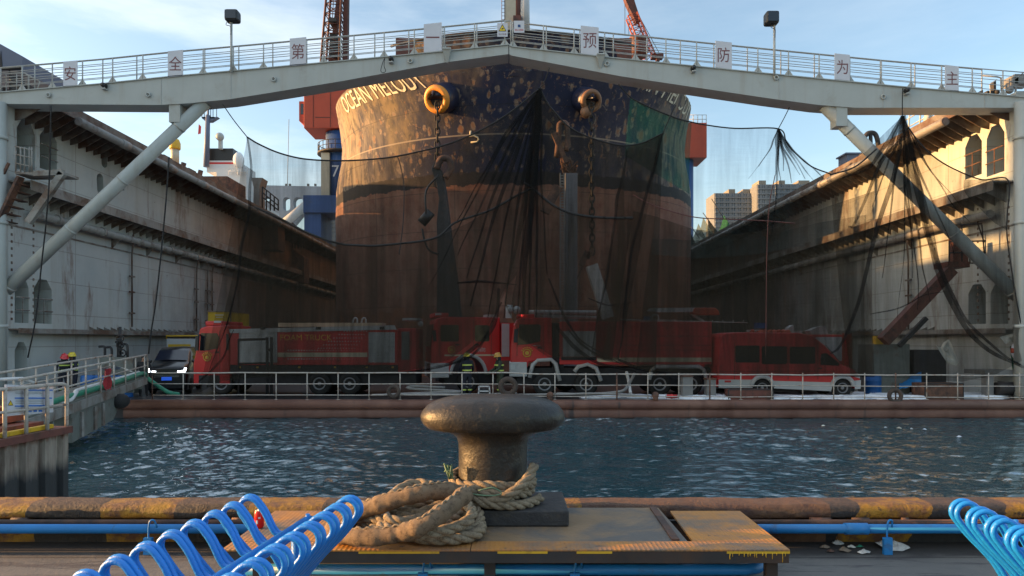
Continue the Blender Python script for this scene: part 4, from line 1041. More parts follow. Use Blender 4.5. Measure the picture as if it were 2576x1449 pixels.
# second dock's bridge and far white structure
D = 150.0
t = thing('far_bridge', 'pale blue white bridge with rounded openings seen through the left net', 'bridge', (W(720, 520, D).x, D, 0))
def oval(x0, x1, y0, y1, r): return [(W(a, 0, D).x, W(0, b, D).z) for a, b in rpoly(x0, x1, y0, y1, r, 4)]
m = MB(); outer = [(W(a, 0, D).x, W(0, b, D).z) for a, b in ((560, 464), (860, 470), (860, 530), (760, 540), (735, 570), (700, 640), (560, 640))]
holes = [oval(712, 730, 496, 530, 8), oval(738, 762, 496, 526, 10), oval(655, 680, 496, 506, 4)]
loops = [[V3((a, b, 0)) for a, b in outer]] + [[V3((a, b, 0)) for a, b in h] for h in holes]; fl = [p for l in loops for p in l]
tri = tessellate_polygon(loops); m.add([(p.x, D, p.y) for p in fl], [tuple(f) for f in tri]); m.add([(p.x, D + 2, p.y) for p in fl], [tuple(f) for f in tri])
k = 0
for l in loops:
    n = len(l); m.add([(p.x, D, p.y) for p in l] + [(p.x, D + 2, p.y) for p in l], [(i, (i + 1) % n, n + (i + 1) % n, n + i) for i in range(n)])
m.build('girder', mat("far_white_paint", (.32, .36, .42), .6, var=.04), t)
m = MB(); m.tube([W(693, 580, D), W(775, 512, D)], 1.0, 10); m.build('strut', M['ship_white'], t)
m = MB()
for x in (717, 726, 772, 790): bx(m, x, x + 5, 462, 467, D, .5)
m.build('roof_vent', M['grey_steel'], t)
# clutter along the top of the left wall, as seen against the sky
t = thing('roof_hut', 'dark brown hut with an orange side on the far left wall top', 'hut', WX(600, 500, -20.2))
p = WX(572, 520, -20.2); q = WX(618, 520, -20.2)
m = MB(); m.box(-22.2, -20.2, p.y, q.y, WT + .3, WT + 2.2); m.build('cabin', M['rust'], t); m = MB(); m.box(-20.19, -20.15, p.y + .2, q.y - .2, WT + .3, WT + 1.2); m.build('door', M['yellow'], t)
for i, (x, h, lab, mt) in enumerate(((415, 1.5, 'black winch on the left wall top beside the brace', M['black']), (478, 1.1, 'rusty bollard frame on the left wall top near the white ship', M['rust']), (520, 1.2, 'rusty fairlead on the left wall top near the funnel', M['rust']))):
    p = WX(x, 400, -19.0); m = MB(); m.box(-20.2, -19.2, p.y, p.y + 1.2, WT, WT + .3); m.tube([(-19.8, p.y + .3, WT), (-19.5, p.y + .3, WT + h)], .15, 8); m.tube([(-19.3, p.y + .9, WT), (-19.8, p.y + .6, WT + h * .8)], .12, 8); m.box(-20, -19.1, p.y + .1, p.y + 1, WT + .3, WT + .75)
    tag(m.build('deck_winch', mt), lab, 'winch')
p = WX(645, 470, -19.6); D = p.y
t = thing('vent_hood', 'dark flared vent hood on the left wall top at the net edge', 'vent', (p.x, D, WT)); m = MB(); zb = WT; a = W(645, 446, D)
m.prism([W(637, 520, D), W(652, 520, D), W(653, 470, D), W(660, 447, D), W(632, 447, D), W(638, 470, D)], (0, 1.2, 0)); m.build('hood', M['grey_steel'], t)
for xs, lab in (((660, 700), 'dark railing platform on the left wall top beside the vent hood'), ((735, 765), 'dark railing stair on the left wall top before the crane portal')):
    p = WX(xs[0], 520, -19.2); D = p.y; t = thing('rail_platform', lab, 'platform', (p.x, D, WT)); m = MB(); zt = W(0, 470 if xs[0] < 700 else 560, D).z; zb = W(0, 530 if xs[0] < 700 else 625, D).z
    for i in range(5):
        x = W(xs[0] + (xs[1] - xs[0]) * i / 4, 0, D).x; m.tube([(x, D, zb), (x, D, zt - i * .25)], .06, 5)
    for f in (0, .45, .8): m.tube([(W(xs[0], 0, D).x, D, zt - f), (W(xs[1], 0, D).x, D, zt - f - 1.0)], .05, 5)
    m.build('rail', M['dark'], t); m = MB(); m.prism([(W(xs[0], 0, D).x, D, zb - 3), (W(xs[1], 0, D).x, D, zb - 3), (W(xs[1], 0, D).x, D, zb - .8), (W(xs[0], 0, D).x, D, zb)], (0, 1.5, 0)); m.build('base', M['rust'], t)
# right wall top: small things
p = WX(2148, 420, 19.4); m = MB(); m.box(19.0, 19.9, p.y, p.y + 1.0, WT, WT + 1.1); m.box(18.9, 20, p.y - .1, p.y + 1.1, WT + 1.1, WT + 1.18); tag(m.build('junction_box', M['parapet']), 'grey box on the right wall top left of the brace', 'box')
p = WX(2185, 395, 18.6); m = MB(); m.tube(smooth_path([(18.3, p.y, WT + 1.0), (18.6, p.y, WT + 1.35), (19, p.y, WT + 1.2), (19.2, p.y, WT)]), .12, 8); m.tube([(18.7, p.y, WT + 1.3), (18.9, p.y + .3, WT)], .1, 8); m.box(18.5, 19.4, p.y, p.y + .8, WT, WT + .45); tag(m.build('deck_winch', M['dark']), 'dark winch on the right wall top beside the brace', 'winch')
p = WX(2370, 290, 19.3); m = MB()
for i in range(3): m.tube([(18.8, p.y + i * .9, WT), (18.9, p.y + i * .9, WT + 1.5)], .04, 6)
for f in (.7, 1.1, 1.5): m.tube([(18.85, p.y, WT + f), (18.9, p.y + 2.6, WT + f)], .03, 6)
m.tube([(18.5, p.y - .1, WT), (18.7, p.y - .1, WT + 1.1)], .15, 10); tag(m.build('access_rail', M['galv']), 'short tube railing on the right wall top under the bridge', 'railing')
# green tarpaulin peaks along the right wall
def tent(pk, l, r, dep, lab, mt, D):
    a = W(*pk, D); b = W(*l, D); c = W(*r, D); m = MB(); n = 10; rows = []
    for i in range(n + 1):
        f = i / n; e = b.lerp(c, f); row = []
        for j in range(7):
            g = j / 6; q = a.lerp(e, g) + V3((0, dep * g * (1 - f), 0)); q.z -= .5 * sin(pi * g) * (1 - .6 * f); row.append(q)
        rows.append(row)
    m.grid(rows); return tag(m.build('tarpaulin', mt), lab, 'tarpaulin')
M['tarp_green'] = net_mat("green_tarpaulin", (.03, .13, .075), .92, .08); M['tarp_grey'] = net_mat("grey_tarpaulin", (.12, .16, .15), .85, .1); M['tarp_dark'] = net_mat("dark_tarpaulin", (.02, .035, .035), .95, .05)
for pk, l, r, lab, mt, D in (((2058 / 1 - 0, 540), (2075, 600), (2160, 640), '', None, 0),) and ():
    pass
for pk, l, r, lab, mt in (((1803, 540), (1822, 575), (1880, 632), 'bright green tarpaulin peak nearest the tower blocks', M['tarp_green']), ((1781, 550), (1800, 600), (1856, 640), 'dark green tarpaulin peak behind the bright green one', M['tarp_dark']),
                          ((1769, 546), (1770, 580), (1830, 640), 'thin grey tarpaulin peak in the middle of the row', M['tarp_grey']), ((1757, 562), (1748, 600), (1815, 665), 'pale grey green tarpaulin peak left of the middle', M['tarp_grey']), ((1737, 585), (1734, 620), (1790, 690), 'dark tarpaulin peak against the ship side', M['tarp_dark'])):
    tent((pk[0] + (18 if pk[0] > 1790 else 0), pk[1]), l, r, 3.0, lab, mt, 84.0)
t = thing('tarp_pole', 'thin leaning poles holding up the tarpaulin peaks', 'pole', W(1790, 600, 84)); m = MB()
for a, b in (((1790, 500), (1822, 552)), ((1768, 535), (1790, 565)), ((1732, 560), (1760, 600))): m.tube([W(*a, 84), W(*b, 84)], .05, 5)
m.build('pole', M['dark'], t)

# ================================================================ far tower blocks
def tower(lab, x0, x1, yt, D, dep, nf, nb, roofs=()):
    t = thing('tower_block', lab, 'apartment tower', (W((x0 + x1) / 2, 0, D).x, D, 0)); xa, xb = W(x0, 0, D).x, W(x1, 0, D).x; zt = W(0, yt, D).z
    m = MB(); m.box(xa, xb, D, D + dep, 0, zt); m.build('wall', M['tower'], t)
    fh = 3.0; bw = (xb - xa) / nb
    for i in range(min(nf, 14)):
        z = zt - (i + .75) * fh
        m = MB(); m.box(xa + .6, xb - .6, D - .12, D + .1, z, z + fh * .55); m.build('window_band', M['tower_glass'], t)
        m = MB(); m.box(xa + .4, xb - .4, D - 1.0, D - .01, z - .95, z - .05); m.build('balcony', M['tower'], t)
    for k in range(nb + 1):
        x = xa + .7 + k * (xb - xa - 1.4) / nb; m = MB(); m.box(x - .35 - .5 * (k % 2), x + .35 + .5 * (k % 2), D - .55, D - .002, zt - 14 * fh, zt - .2); m.build('pier', M['tower'], t)
    for a, b, c in roofs:
        m = MB(); m.box(W(a, 0, D).x, W(b, 0, D).x, D + 2, D + dep - 2, zt, W(0, c, D).z); m.build('roof_block', M['tower_roof'], t)
tower('far apartment tower right of the ship with two roof blocks', 1797, 1906, 486, 420, 18, 26, 14, ((1836, 1852, 474), (1872, 1888, 474)))
tower('tall narrow far apartment tower in the right hand group', 1904, 1950, 464, 410, 16, 30, 6, ((1912, 1930, 452),))
tower('far apartment tower partly hidden behind the right net folds', 1948, 2060, 463, 430, 18, 28, 14, ((1962, 1978, 452), (2012, 2040, 452)))
tower('far apartment tower seen between the crane portal legs and the ship', 802, 872, 550, 480, 18, 24, 9, ())
# antenna whip
m = MB(); m.tube([W(723, 465, 140), W(727, 300, 140)], .06, 5); tag(m.build('antenna', M['grey_steel']), 'thin whip antenna standing behind the left net', 'antenna')
# far shore
m = MB(); m.prism([(-1400, 900, 0), (1400, 900, 0), (1400, 900, 10), (600, 900, 16), (100, 900, 9), (-500, 900, 18), (-1400, 900, 12)], (0, 60, 0)); tag(m.build('far_shore_hills', mat("hazy_far_land", (.12, .15, .19), .9)), kind='structure')
# warehouse added unseen beyond the left edge of the view: it keeps the low sun off the dock entrance
t = thing('sun_blocker', 'added unseen warehouse on the neighbouring quay left of the dock', 'blocker', (-49, 19, -1))
m = MB(); m.box(-53, -45, 13.9, 28.3, -1.5, 22); m.build('wall', M['grey_steel'], t); m = MB(); m.prism([(-53.3, 13.4, 22), (-44.7, 13.4, 22), (-49, 13.4, 24)], (0, 15.1, 0)); m.build('roof', M['parapet'], t)
# ================================================================ vehicles on the dock floor
def bxp(m, x0, x1, yt, yb, D, dep=.02):
    m.box(W(x0, 0, D).x, W(x1, 0, D).x, D, D + dep, W(0, yb, D).z, W(0, yt, D).z); return m
def polyp(pts, D): return [W(x, y, D) for x, y in pts]
def panelp(m, pts, D, th=.02): return m.prism(polyp(pts, D - th), (0, th + .001, 0))
def rrect(x0, x1, yt, yb, r): return [(a, b) for a, b in reversed(rpoly(x0, x1, yt, yb, r, 3))]
def wheel(parent, px, D, r, wd, py=None, far=None, rim='rim_white', holes=8):
    for k, y in enumerate([D] + ([far] if far else [])):
        c = V3((W(px, 0, D).x, y, DZ + r)); m = MB()
        m.lathe([(.52 * r, .03), (.6 * r, 0), (.93 * r, .0), (r, .05), (r, wd - .05), (.93 * r, wd), (.5 * r, wd)], c, 28, axis='y'); t = m.build('wheel', M['tyre'], parent)
        if k: continue
        m = MB(); m.lathe([(.0, .02), (.16 * r, .0), (.2 * r, .07), (.44 * r, .03), (.5 * r, -.008), (.56 * r, -.008), (.57 * r, .05)], c, 24, axis='y'); rm = m.build('rim', M[rim], t)
        m = MB()
        for i in range(holes):
            a = 2 * pi * i / holes; q = c + V3((.36 * r * cos(a), .025, .36 * r * sin(a))); m.tube([q + V3((0, .02, 0)), q + V3((0, 0.02 - .012, 0))], .05 * r * 1.3, 8)
        m.build('rim_hole', M['black'], rm)
        rm['kind'] = None if False else ''
        del rm['kind']
def emblem(parent, px, py, D, r):
    c = W(px, py, D - .02); m = MB(); m.torus(c, r, r * .16, 18, 6, 'y'); m.tube([c + V3((0, .015, 0)), c + V3((0, .0, 0))], r * .55, 16)
    for i in range(7):
        a = pi * .15 + pi * .7 * i / 6; q = c + V3((cos(a) * r * 1.5, 0, sin(a) * r * 1.5)); m.box(q.x - r * .13, q.x + r * .13, q.y, q.y + .012, q.z - r * .16, q.z + r * .16)
    m.build('emblem', M['emblem'], parent)
def lettering(parent, body, px, py, D, size, mt, sx=1.0):
    m = MB(); text_front(m, body, tuple(W(px, py, D - .012)), size, sx); m.build('lettering', M[mt], parent)

# --- foam truck
D = 27.8
t = thing('foam_truck', 'red foam truck with grey roller shutters and gold lettering behind the deck railing', 'fire truck', (W(770, 0, D).x, D, DZ))
m = MB(); bxp(m, 500, 1046, 930, 968, D + .25, 1.9); m.build('chassis', M['chassis'], t)
m = MB(); m.prism(polyp([(486, 968), (486, 915), (492, 885), (500, 838), (503, 826), (520, 820), (577, 818), (578, 968)], D), (0, 2.35, 0)); cab = m.build('cab', M['fire_red'], t, bevel=.05)
m = MB(); panelp(m, [(502, 882), (505, 838), (546, 838), (551, 850), (548, 876), (520, 882)], D); m.build('door_window', M['glass'], cab)
m = MB(); bxp(m, 500, 552, 944, 966, D - .015, .02); m.build('step', M['chassis'], cab)
m = MB(); m.bar(W(495, 882, D - .25), W(497, 845, D - .25), .12, .10, (0, 1, 0)); m.bar(W(498, 846, D - .25), W(503, 842, D), .04, .04, (0, 1, 0)); m.build('mirror', M['black'], cab)
emblem(t, 521, 899, D, .14)
m = MB(); bxp(m, 516, 566, 808, 819, D + .2, 1.9); m.build('light_bar', M['bright_red'], t, bevel=.04); m = MB(); bxp(m, 538, 556, 807, 812, D + .18, .5); m.build('lamp_glass', M['trim_white'], t)
m = MB(); bxp(m, 579, 1000, 829, 918, D, 2.35); m.build('body', M['dull_red'], t, bevel=.02)
m = MB(); bxp(m, 579, 1000, 918, 940, D + .05, 2.2); m.build('skirt', M['chassis'], t)
m = MB(); panelp(m, [(576, 828), (992, 818), (997, 829), (578, 838)], D, .05); m.build('roof_rim', M['trim_white'], t)
m = MB()
for x in (655, 795, 955): bxp(m, x, x + 12, 822, 829, D - .08, .06)
m.build('roof_catch', M['black'], t)
m = MB(); bxp(m, 700, 960, 812, 822, D + .5, 1.0); m.build('roof_box', M['stripe'], t)
m = MB()
for x in (890, 912): m.tube(smooth_path([W(x - 4, 818, D + .6), W(x, 802, D + .6), W(x + 8, 802, D + .6), W(x + 8, 818, D + .6)], 4), .035, 6)
m.build('roof_ladder', M['trim_white'], t)
for x0, x1 in ((601, 697), (927, 993)):
    m = MB(); bxp(m, x0, x1, 836, 912, D - .02, .03); f = m.build('roller_shutter', M['shutter'], t)
    m = MB()
    for y in range(840, 912, 5): bxp(m, x0 + 2, x1 - 2, y, y + .8, D - .026, .01)
    m.build('slat_line', M['grey_steel'], f)
m = MB(); bxp(m, 698, 924, 887, 898, D - .008, .01); m.build('stripe', M['stripe'], t)
lettering(t, 'FOAM TRUCK', 770, 849, D, .33, 'gold', 1.02)
m = MB()
def dot(m, x, y, r): c = W(x, y, D - .008); m.tube([c + V3((0, .01, 0)), c], r, 7)
for i in range(26):
    dot(m, 725 + i * 6.7, 886 - 0.5, .036 - .0011 * i) if False else None
    dot(m, 725 + i * 6.7, 881.5, .036 - .0011 * i); dot(m, 725 + i * 6.7, 903, .036 - .0011 * i)
for k in range(6):
    for i in range(14 - k): dot(m, 801 + k * 13 + i * 7, 876 - k * 8.6, .018 + .001 * (13 - i) * .5)
m.build('dot_pattern', M['trim_white'], t)
m = MB(); bxp(m, 1000, 1047, 826, 940, D + .15, 2.1); m.build('rear_bay', M['dull_red'], t, bevel=.03)
m = MB(); bxp(m, 1010, 1030, 834, 905, D + .12, .05); m.build('rear_door', M['grey_steel'], t)
m = MB(); bxp(m, 1012, 1055, 800, 806, D + .4, 1.2); m.ball(tuple(W(1058, 815, D + .5)), .12); m.build('work_lamp', M['trim_white'], t)
for x in (556, 803, 879): wheel(t, x, D + .04, .46, .32, far=D + 2.0)
m = MB(); bxp(m, 552, 553.2, 832, 942, D - .012, .02); bxp(m, 500, 553, 885.5, 886.6, D - .012, .02); m.build('door_seam', M['rustred'], cab)
m = MB(); bxp(m, 541, 550, 884, 888, D - .03, .03); bxp(m, 569, 575, 840, 880, D - .02, .03); m.build('door_handle', M['black'], cab)
for x in (600, 645, 750, 840, 920, 985): m = MB(); bxp(m, x, x + 5, 922, 926, D + .02, .04); m.build('marker_lamp', M['emblem'], t)
# --- crew cab engine, turned a little towards the quay
D = 28.6; o = W(1085, 0, D)
t = thing('fire_engine', 'red crew cab fire engine with two side windows and a pale wheel arch', 'fire truck', (o.x, D, DZ), radians(13))
def LB(x0, x1, yt, yb, y0, dep): k = D / F; return ((x0 - 1085) * k, (x1 - 1085) * k, y0, y0 + dep, (997 - yb) * k, (997 - yt) * k)
def lp(x, y, y0=0.0): k = D / F; return V3(((x - 1085) * k, y0, (997 - y) * k))
m = MB(); m.prism([lp(x, y) for x, y in ((1085, 955), (1085, 880), (1092, 825), (1100, 808), (1115, 804), (1262, 804), (1262, 950), (1225, 950), (1218, 920), (1200, 903), (1180, 898), (1160, 903), (1142, 920), (1136, 950))], (0, 2.35, 0)); cab = m.build('cab', M['fire_red'], t, local=True, bevel=.05)
for x0, x1 in ((1108, 1155), (1196, 1234)):
    m = MB(); m.prism([lp(x, y, -.012) for x, y in rrect(x0, x1, 824, 866, 5)], (0, .02, 0)); m.build('door_window', M['glass'], cab, local=True)
m = MB(); m.prism([(lp(1084.5, 878, .15)), lp(1084.5, 878, 2.2), lp(1091.5, 822, 2.2), lp(1091.5, 822, .15)], (-.02, 0, 0)); m.build('windscreen', M['glass'], cab, local=True)
m = MB()
for x in (1104, 1160, 1192, 1238): m.box(*LB(x, x + 1.2, 812, 902, -.012, .02))
m.build('door_seam', M['rustred'], cab, local=True)
m = MB(); m.box(*LB(1146, 1156, 872, 876, -.03, .03)); m.box(*LB(1196, 1206, 872, 876, -.03, .03)); m.build('door_handle', M['black'], cab, local=True)
m = MB(); m.box(*LB(1118, 1250, 899, 903, -.008, .01)); m.build('stripe', M['stripe'], cab, local=True)
m = MB(); m.box(*LB(1084, 1098, 926, 940, -.06, .05)); m.build('headlamp', M['shutter'], t, local=True)
m = MB(); m.box(*LB(1082, 1130, 920, 958, -.03, 2.4)); m.build('bumper', M['trim_white'], t, local=True, bevel=.04)
m = MB(); pts = [lp(1180 + 46 * cos(pi - pi * i / 14), 950 - 50 * sin(pi * i / 14), .06) for i in range(15)]
m.tube(pts, .085, 8); m.build('wheel_arch', M['trim_white'], t, local=True)
m = MB(); m.box(*LB(1094, 1130, 793, 804, .2, 1.9)); m.build('light_bar', M['bright_red'], t, local=True, bevel=.03); m = MB(); m.box(*LB(1096, 1112, 794, 799, .18, .3)); m.build('lamp_glass', M['trim_white'], t, local=True)
m = MB(); m.bar(lp(1092, 866, -.3), lp(1090, 838, -.3), .14, .1, (0, 1, 0)); m.build('mirror', M['black'], t, local=True)
c = lp(1136, 887, -.012); m = MB(); m.torus(c, .14, .022, 18, 6, 'y'); m.tube([c + V3((0, .012, 0)), c], .07, 14)
m.build('emblem', M['emblem'], t, local=True)
m = MB(); text_front(m, '消防', tuple(lp(1212, 887, -.012)), .2); m.build('lettering', M['trim_white'], t, local=True)
m = MB(); m.box(*LB(1264, 1500, 818, 915, 0, 2.35)); m.build('body', M['dull_red'], t, local=True)
m = MB(); m.box(*LB(1266, 1286, 820, 905, -.02, .03)); m.build('roller_shutter', M['shutter'], t, local=True)
m = MB(); m.box(*LB(1230, 1256, 796, 804, .3, .8)); m.build('roof_box', M['trim_white'], t, local=True)
m = MB(); m.box(*LB(1120, 1500, 950, 975, .3, 1.8)); m.build('chassis', M['chassis'], t, local=True)
for x, far in ((1180, 1), (1440, 1)):
    c = lp(x, 997, .08) + V3((0, 0, .47)); r = .47
    m = MB(); m.lathe([(.52 * r, .03), (.6 * r, 0), (.93 * r, 0), (r, .05), (r, .27), (.93 * r, .32), (.5 * r, .32)], c, 28, axis='y'); wt = m.build('wheel', M['tyre'], t, local=True)
    m = MB(); m.lathe([(0, .02), (.16 * r, 0), (.2 * r, .07), (.44 * r, .03), (.56 * r, -.008), (.57 * r, .05)], c, 24, axis='y'); m.build('rim', M['rim_white'], wt, local=True)
# --- tanker with water cannon
D = 27.3
t = thing('tanker_fire_truck', 'long red four axle water tanker with a water cannon on its roof', 'fire truck', (W(1540, 0, D).x, D, DZ))
m = MB(); bxp(m, 1300, 1790, 925, 968, D + .3, 1.8); m.build('chassis', M['chassis'], t)
m = MB(); m.prism(polyp([(1283, 930), (1284, 875), (1292, 818), (1300, 804), (1312, 799), (1388, 799), (1390, 900), (1330, 912), (1325, 930)], D), (0, 2.4, 0)); cab = m.build('cab', M['fire_red'], t, bevel=.05)
m = MB(); panelp(m, [(1302, 868), (1306, 816), (1358, 816), (1361, 822), (1359, 858), (1330, 866)], D); m.build('door_window', M['glass'], cab)
m = MB(); bxp(m, 1281, 1326, 910, 948, D - .02, 2.4); m.build('bumper', M['trim_white'], t, bevel=.05)
m = MB()
for x in (1300, 1366): bxp(m, x, x + 1.2, 812, 895, D - .012, .02)
bxp(m, 1300, 1366, 870, 871, D - .012, .02); m.build('door_seam', M['rustred'], cab)
m = MB(); bxp(m, 1352, 1364, 873, 877, D - .03, .03); m.build('door_handle', M['black'], cab)
m = MB(); bxp(m, 1284, 1296, 918, 930, D - .05, .05); m.build('headlamp', M['shutter'], t)
emblem(t, 1326, 888, D, .15); m = MB(); bxp(m, 1340, 1360, 869, 871, D - .01, .012); m.build('badge', M['trim_white'], t)
m = MB(); m.bar(W(1297, 862, D - .3), W(1299, 828, D - .3), .16, .1, (0, 1, 0)); m.bar(W(1298, 830, D - .3), W(1305, 826, D), .04, .04, (0, 1, 0)); m.build('mirror', M['black'], t)
m = MB(); bxp(m, 1300, 1345, 790, 799, D + .2, 1.9); m.build('light_bar', M['dull_red'], t, bevel=.03)
m = MB(); m.ball(tuple(W(1314, 793.5, D + .14)), .05); m.build('beacon', M['redlamp'], t)
m = MB(); bxp(m, 1390, 1418, 812, 925, D + .15, 2.1); m.build('pump_bay', M['chassis'], t)
m = MB(); bxp(m, 1408, 1791, 809, 917, D, 2.4); m.build('tank_body', M['dull_red'], t, bevel=.03)
m = MB()
for y in (845, 868, 880): bxp(m, 1560, 1788, y, y + 1.2, D - .012, .015)
m.build('panel_seam', M['rustred'], t)
m = MB(); bxp(m, 1416, 1499, 833, 897, D - .025, .03); f = m.build('roller_shutter', M['trim_white'], t)
m = MB(); bxp(m, 1412, 1500, 898, 906, D - .03, .03); m.build('step', M['chassis'], t)
m = MB(); bxp(m, 1502, 1790, 899.5, 910.5, D - .01, .012); m.build('stripe', M['stripe'], t)
def guardpoly(m, pts, D): m.tube([W(x, y, D) for x, y in pts], .085, 8)
m = MB(); guardpoly(m, [(1633, 955), (1640, 930), (1650, 922), (1758, 922), (1770, 930), (1778, 955)], D + .05); m.build('mudguard', M['trim_white'], t)
m = MB(); guardpoly(m, [(1332, 950), (1340, 918), (1352, 906), (1386, 904), (1398, 915), (1408, 958)], D + .05); m.build('mudguard', M['trim_white'], t)
m = MB(); guardpoly(m, [(1445, 935), (1455, 922), (1478, 916), (1500, 926), (1512, 958)], D + .05); m.build('mudguard', M['trim_white'], t)
for x in (1370, 1475, 1660, 1738): wheel(t, x, D + .04, .47, .34, far=D + 2.0)
m = MB(); m.tube([W(1330, 786, D + .9), W(1500, 787, D + .9)], .10, 10); m.tube([W(1350, 795, D + .9), W(1500, 799, D + .9)], .07, 8)
for x in range(1345, 1420, 12): m.bar(W(x, 780, D + .8), W(x, 800, D + .8), .05, .05, (0, 1, 0))
m.build('cannon_pipe', M['trim_white'], t)
m = MB(); m.prism(polyp([(1630, 782), (1640, 775), (1748, 774), (1748, 785), (1660, 785)], D + .8), (0, .3, 0)); m.build('boom', M['trim_white'], t)
m = MB(); m.prism(polyp([(1742, 790), (1748, 774), (1800, 774), (1809, 782), (1811, 792), (1760, 793)], D + .7), (0, .5, 0)); m.build('nozzle', M['crane_red'], t, bevel=.04)
m = MB(); m.bar(W(1740, 790, D + .9), W(1770, 809, D + .9), .1, .1, (0, 1, 0)); m.tube([W(1560, 804, D + .1), W(1882, 812, D + .1)], .02, 6)
for x in range(1610, 1880, 26): m.tube([W(x, 811, D + .1), W(x, 805, D + .1)], .018, 5)
m.build('roof_rail', M['galv'], t)
m = MB(); bxp(m, 1622, 1636, 796, 808, D + .3, .25); m.build('blue_box', M['drum_blue'], t); m = MB(); bxp(m, 1622, 1700, 804, 811, D + .25, .6); m.build('roof_tray', M['trim_white'], t)
m = MB(); m.tube(smooth_path([W(1640, 804, D + .4), W(1642, 794, D + .4), W(1655, 793, D + .4), W(1657, 804, D + .4)], 3), .025, 6); m.build('roof_handle', M['trim_white'], t)
# roof monitor behind the cab
m = MB(); m.ball(tuple(W(1284, 779, D + 1.2)), .15); m.ball(tuple(W(1300, 780, D + 1.2)), .17); bxp(m, 1272, 1288, 770, 800, D + 1.3, .3); m.tube([W(1275, 770, D + 1.2), W(1290, 771, D + 1.2)], .06, 8); m.build('search_lamp', M['trim_white'], t)
# --- engine at the back, behind the minibus
D = 29.6
t = thing('fire_engine', 'fire engine behind the minibus with a red rear ladder and white gear on its roof', 'fire truck', (W(1970, 0, D).x, D, DZ))
m = MB(); bxp(m, 1795, 2145, 842, 945, D, 2.3); m.build('body', M['dull_red'], t, bevel=.03)
for x0, x1 in ((1797, 1818), (2052, 2118)):
    m = MB(); bxp(m, x0, x1, 848, 908, D - .02, .03); m.build('roller_shutter', M['shutter'], t)
m = MB(); bxp(m, 1800, 2145, 945, 970, D + .2, 1.9); m.build('chassis', M['chassis'], t)
m = MB(); bxp(m, 2120, 2124, 838, 926, D - .08, .05); bxp(m, 2140, 2144, 838, 926, D - .08, .05)
for y in range(848, 925, 9): bxp(m, 2124, 2140, y, y + 2, D - .07, .03)
m.build('ladder', M['crane_red'], t)
m = MB(); m.prism(polyp([(1979, 841), (1985, 824), (1996, 817), (1999, 841)], D + .3), (0, .4, 0)); m.build('roof_sheet', M['trim_white'], t); m = MB(); m.prism(polyp([(2036, 832), (2060, 822), (2076, 820), (2084, 841), (2042, 841)], D + .3), (0, .5, 0)); bxp(m, 1888, 1916, 829, 834, D + .3, .5); bxp(m, 2006, 2018, 832, 841, D + .4, .3); m.build('roof_sheet', M['trim_white'], t)
m = MB()
for i in range(9): m.ball(tuple(W(1893 + i * 11, 834 + (i % 3) * 2, D + .3 + .1 * (i % 2))), .10 + .03 * (i % 3))
m.build('roof_hose', M['crane_red'], t)
m = MB(); bxp(m, 1905, 1930, 812, 826, D + 1, .4); m.build('roof_box', M['deep_blue'], t)
for x in (1850, 2080): wheel(t, x, D + .04, .45, .3, far=D + 2.0)
# --- red minibus
D = 26.6
t = thing('minibus', 'red and white high roof minibus parked facing right on the foamed deck', 'minibus', (W(1985, 0, D).x, D, DZ))
m = MB(); m.prism(polyp([(1808, 975), (1806, 930), (1808, 880), (1815, 846), (1824, 838), (1850, 836), (2010, 837), (2045, 845), (2075, 868), (2105, 900), (2118, 918), (2150, 930), (2163, 945), (2166, 970), (2160, 978), (2150, 978), (2146, 962), (2134, 950), (2116, 948), (2100, 955), (2092, 980), (1946, 975), (1941, 962), (1930, 952), (1914, 950), (1900, 958), (1894, 974)], D), (0, 1.9, 0)); body = m.build('body', M['dull_red'], t, bevel=.05)
m = MB(); panelp(m, [(1808, 955), (1896, 955), (1893, 976), (1808, 976)], D); panelp(m, [(1945, 958), (2096, 962), (2091, 984), (1947, 977)], D); panelp(m, [(2148, 958), (2166, 956), (2165, 978), (2151, 979)], D); m.build('lower_trim', M['trim_white'], t)
for pts in (rrect(1850, 1911, 869, 912, 4), rrect(1916, 1980, 871, 916, 4), rrect(1986, 2051, 872, 915, 4), [(2064, 918), (2066, 890), (2080, 888), (2112, 914), (2110, 920)]):
    m = MB(); panelp(m, pts, D, .012); m.build('side_window', M['glass'], body)
m = MB(); m.prism([W(2076, 868, D + .15), W(2117, 917, D + .15), W(2117, 917, D + 1.75), W(2076, 868, D + 1.75)], (.02, 0, .02)); m.build('windscreen', M['glass'], body)
m = MB()
for x in (1847, 1982, 2057): bxp(m, x, x + 1.2, 862, 955, D - .01, .015)
bxp(m, 1808, 2100, 934, 935, D - .01, .012); m.build('panel_seam', M['rustred'], body)
m = MB(); bxp(m, 2060, 2068, 925, 928, D - .03, .03); m.ball(tuple(W(2070, 903, D - .12)), .09, .06, .12); m.build('mirror', M['black'], body)
m = MB(); bxp(m, 1823, 1839, 957, 962, D - .03, .02); m.build('tail_lamp', M['bright_red'], t); m = MB(); panelp(m, [(2150, 948), (2152, 938), (2163, 945), (2164, 952)], D, .03); m.build('headlamp', M['trim_white'], t)
for cx, cy in ((1918, 972), (2120, 972)): m = MB(); guardpoly(m, [(cx + 27 * cos(pi * i / 10), cy - 25 * sin(pi * i / 10)) for i in range(11)], D + .0); m.build('wheel_arch', M['trim_white'], t)
m = MB(); bxp(m, 1900, 2150, 960, 985, D + .3, 1.3); m.build('chassis', M['chassis'], t)
for x in (1918, 2120): wheel(t, x, D + .03, .37, .22, far=D + 1.6, holes=12)
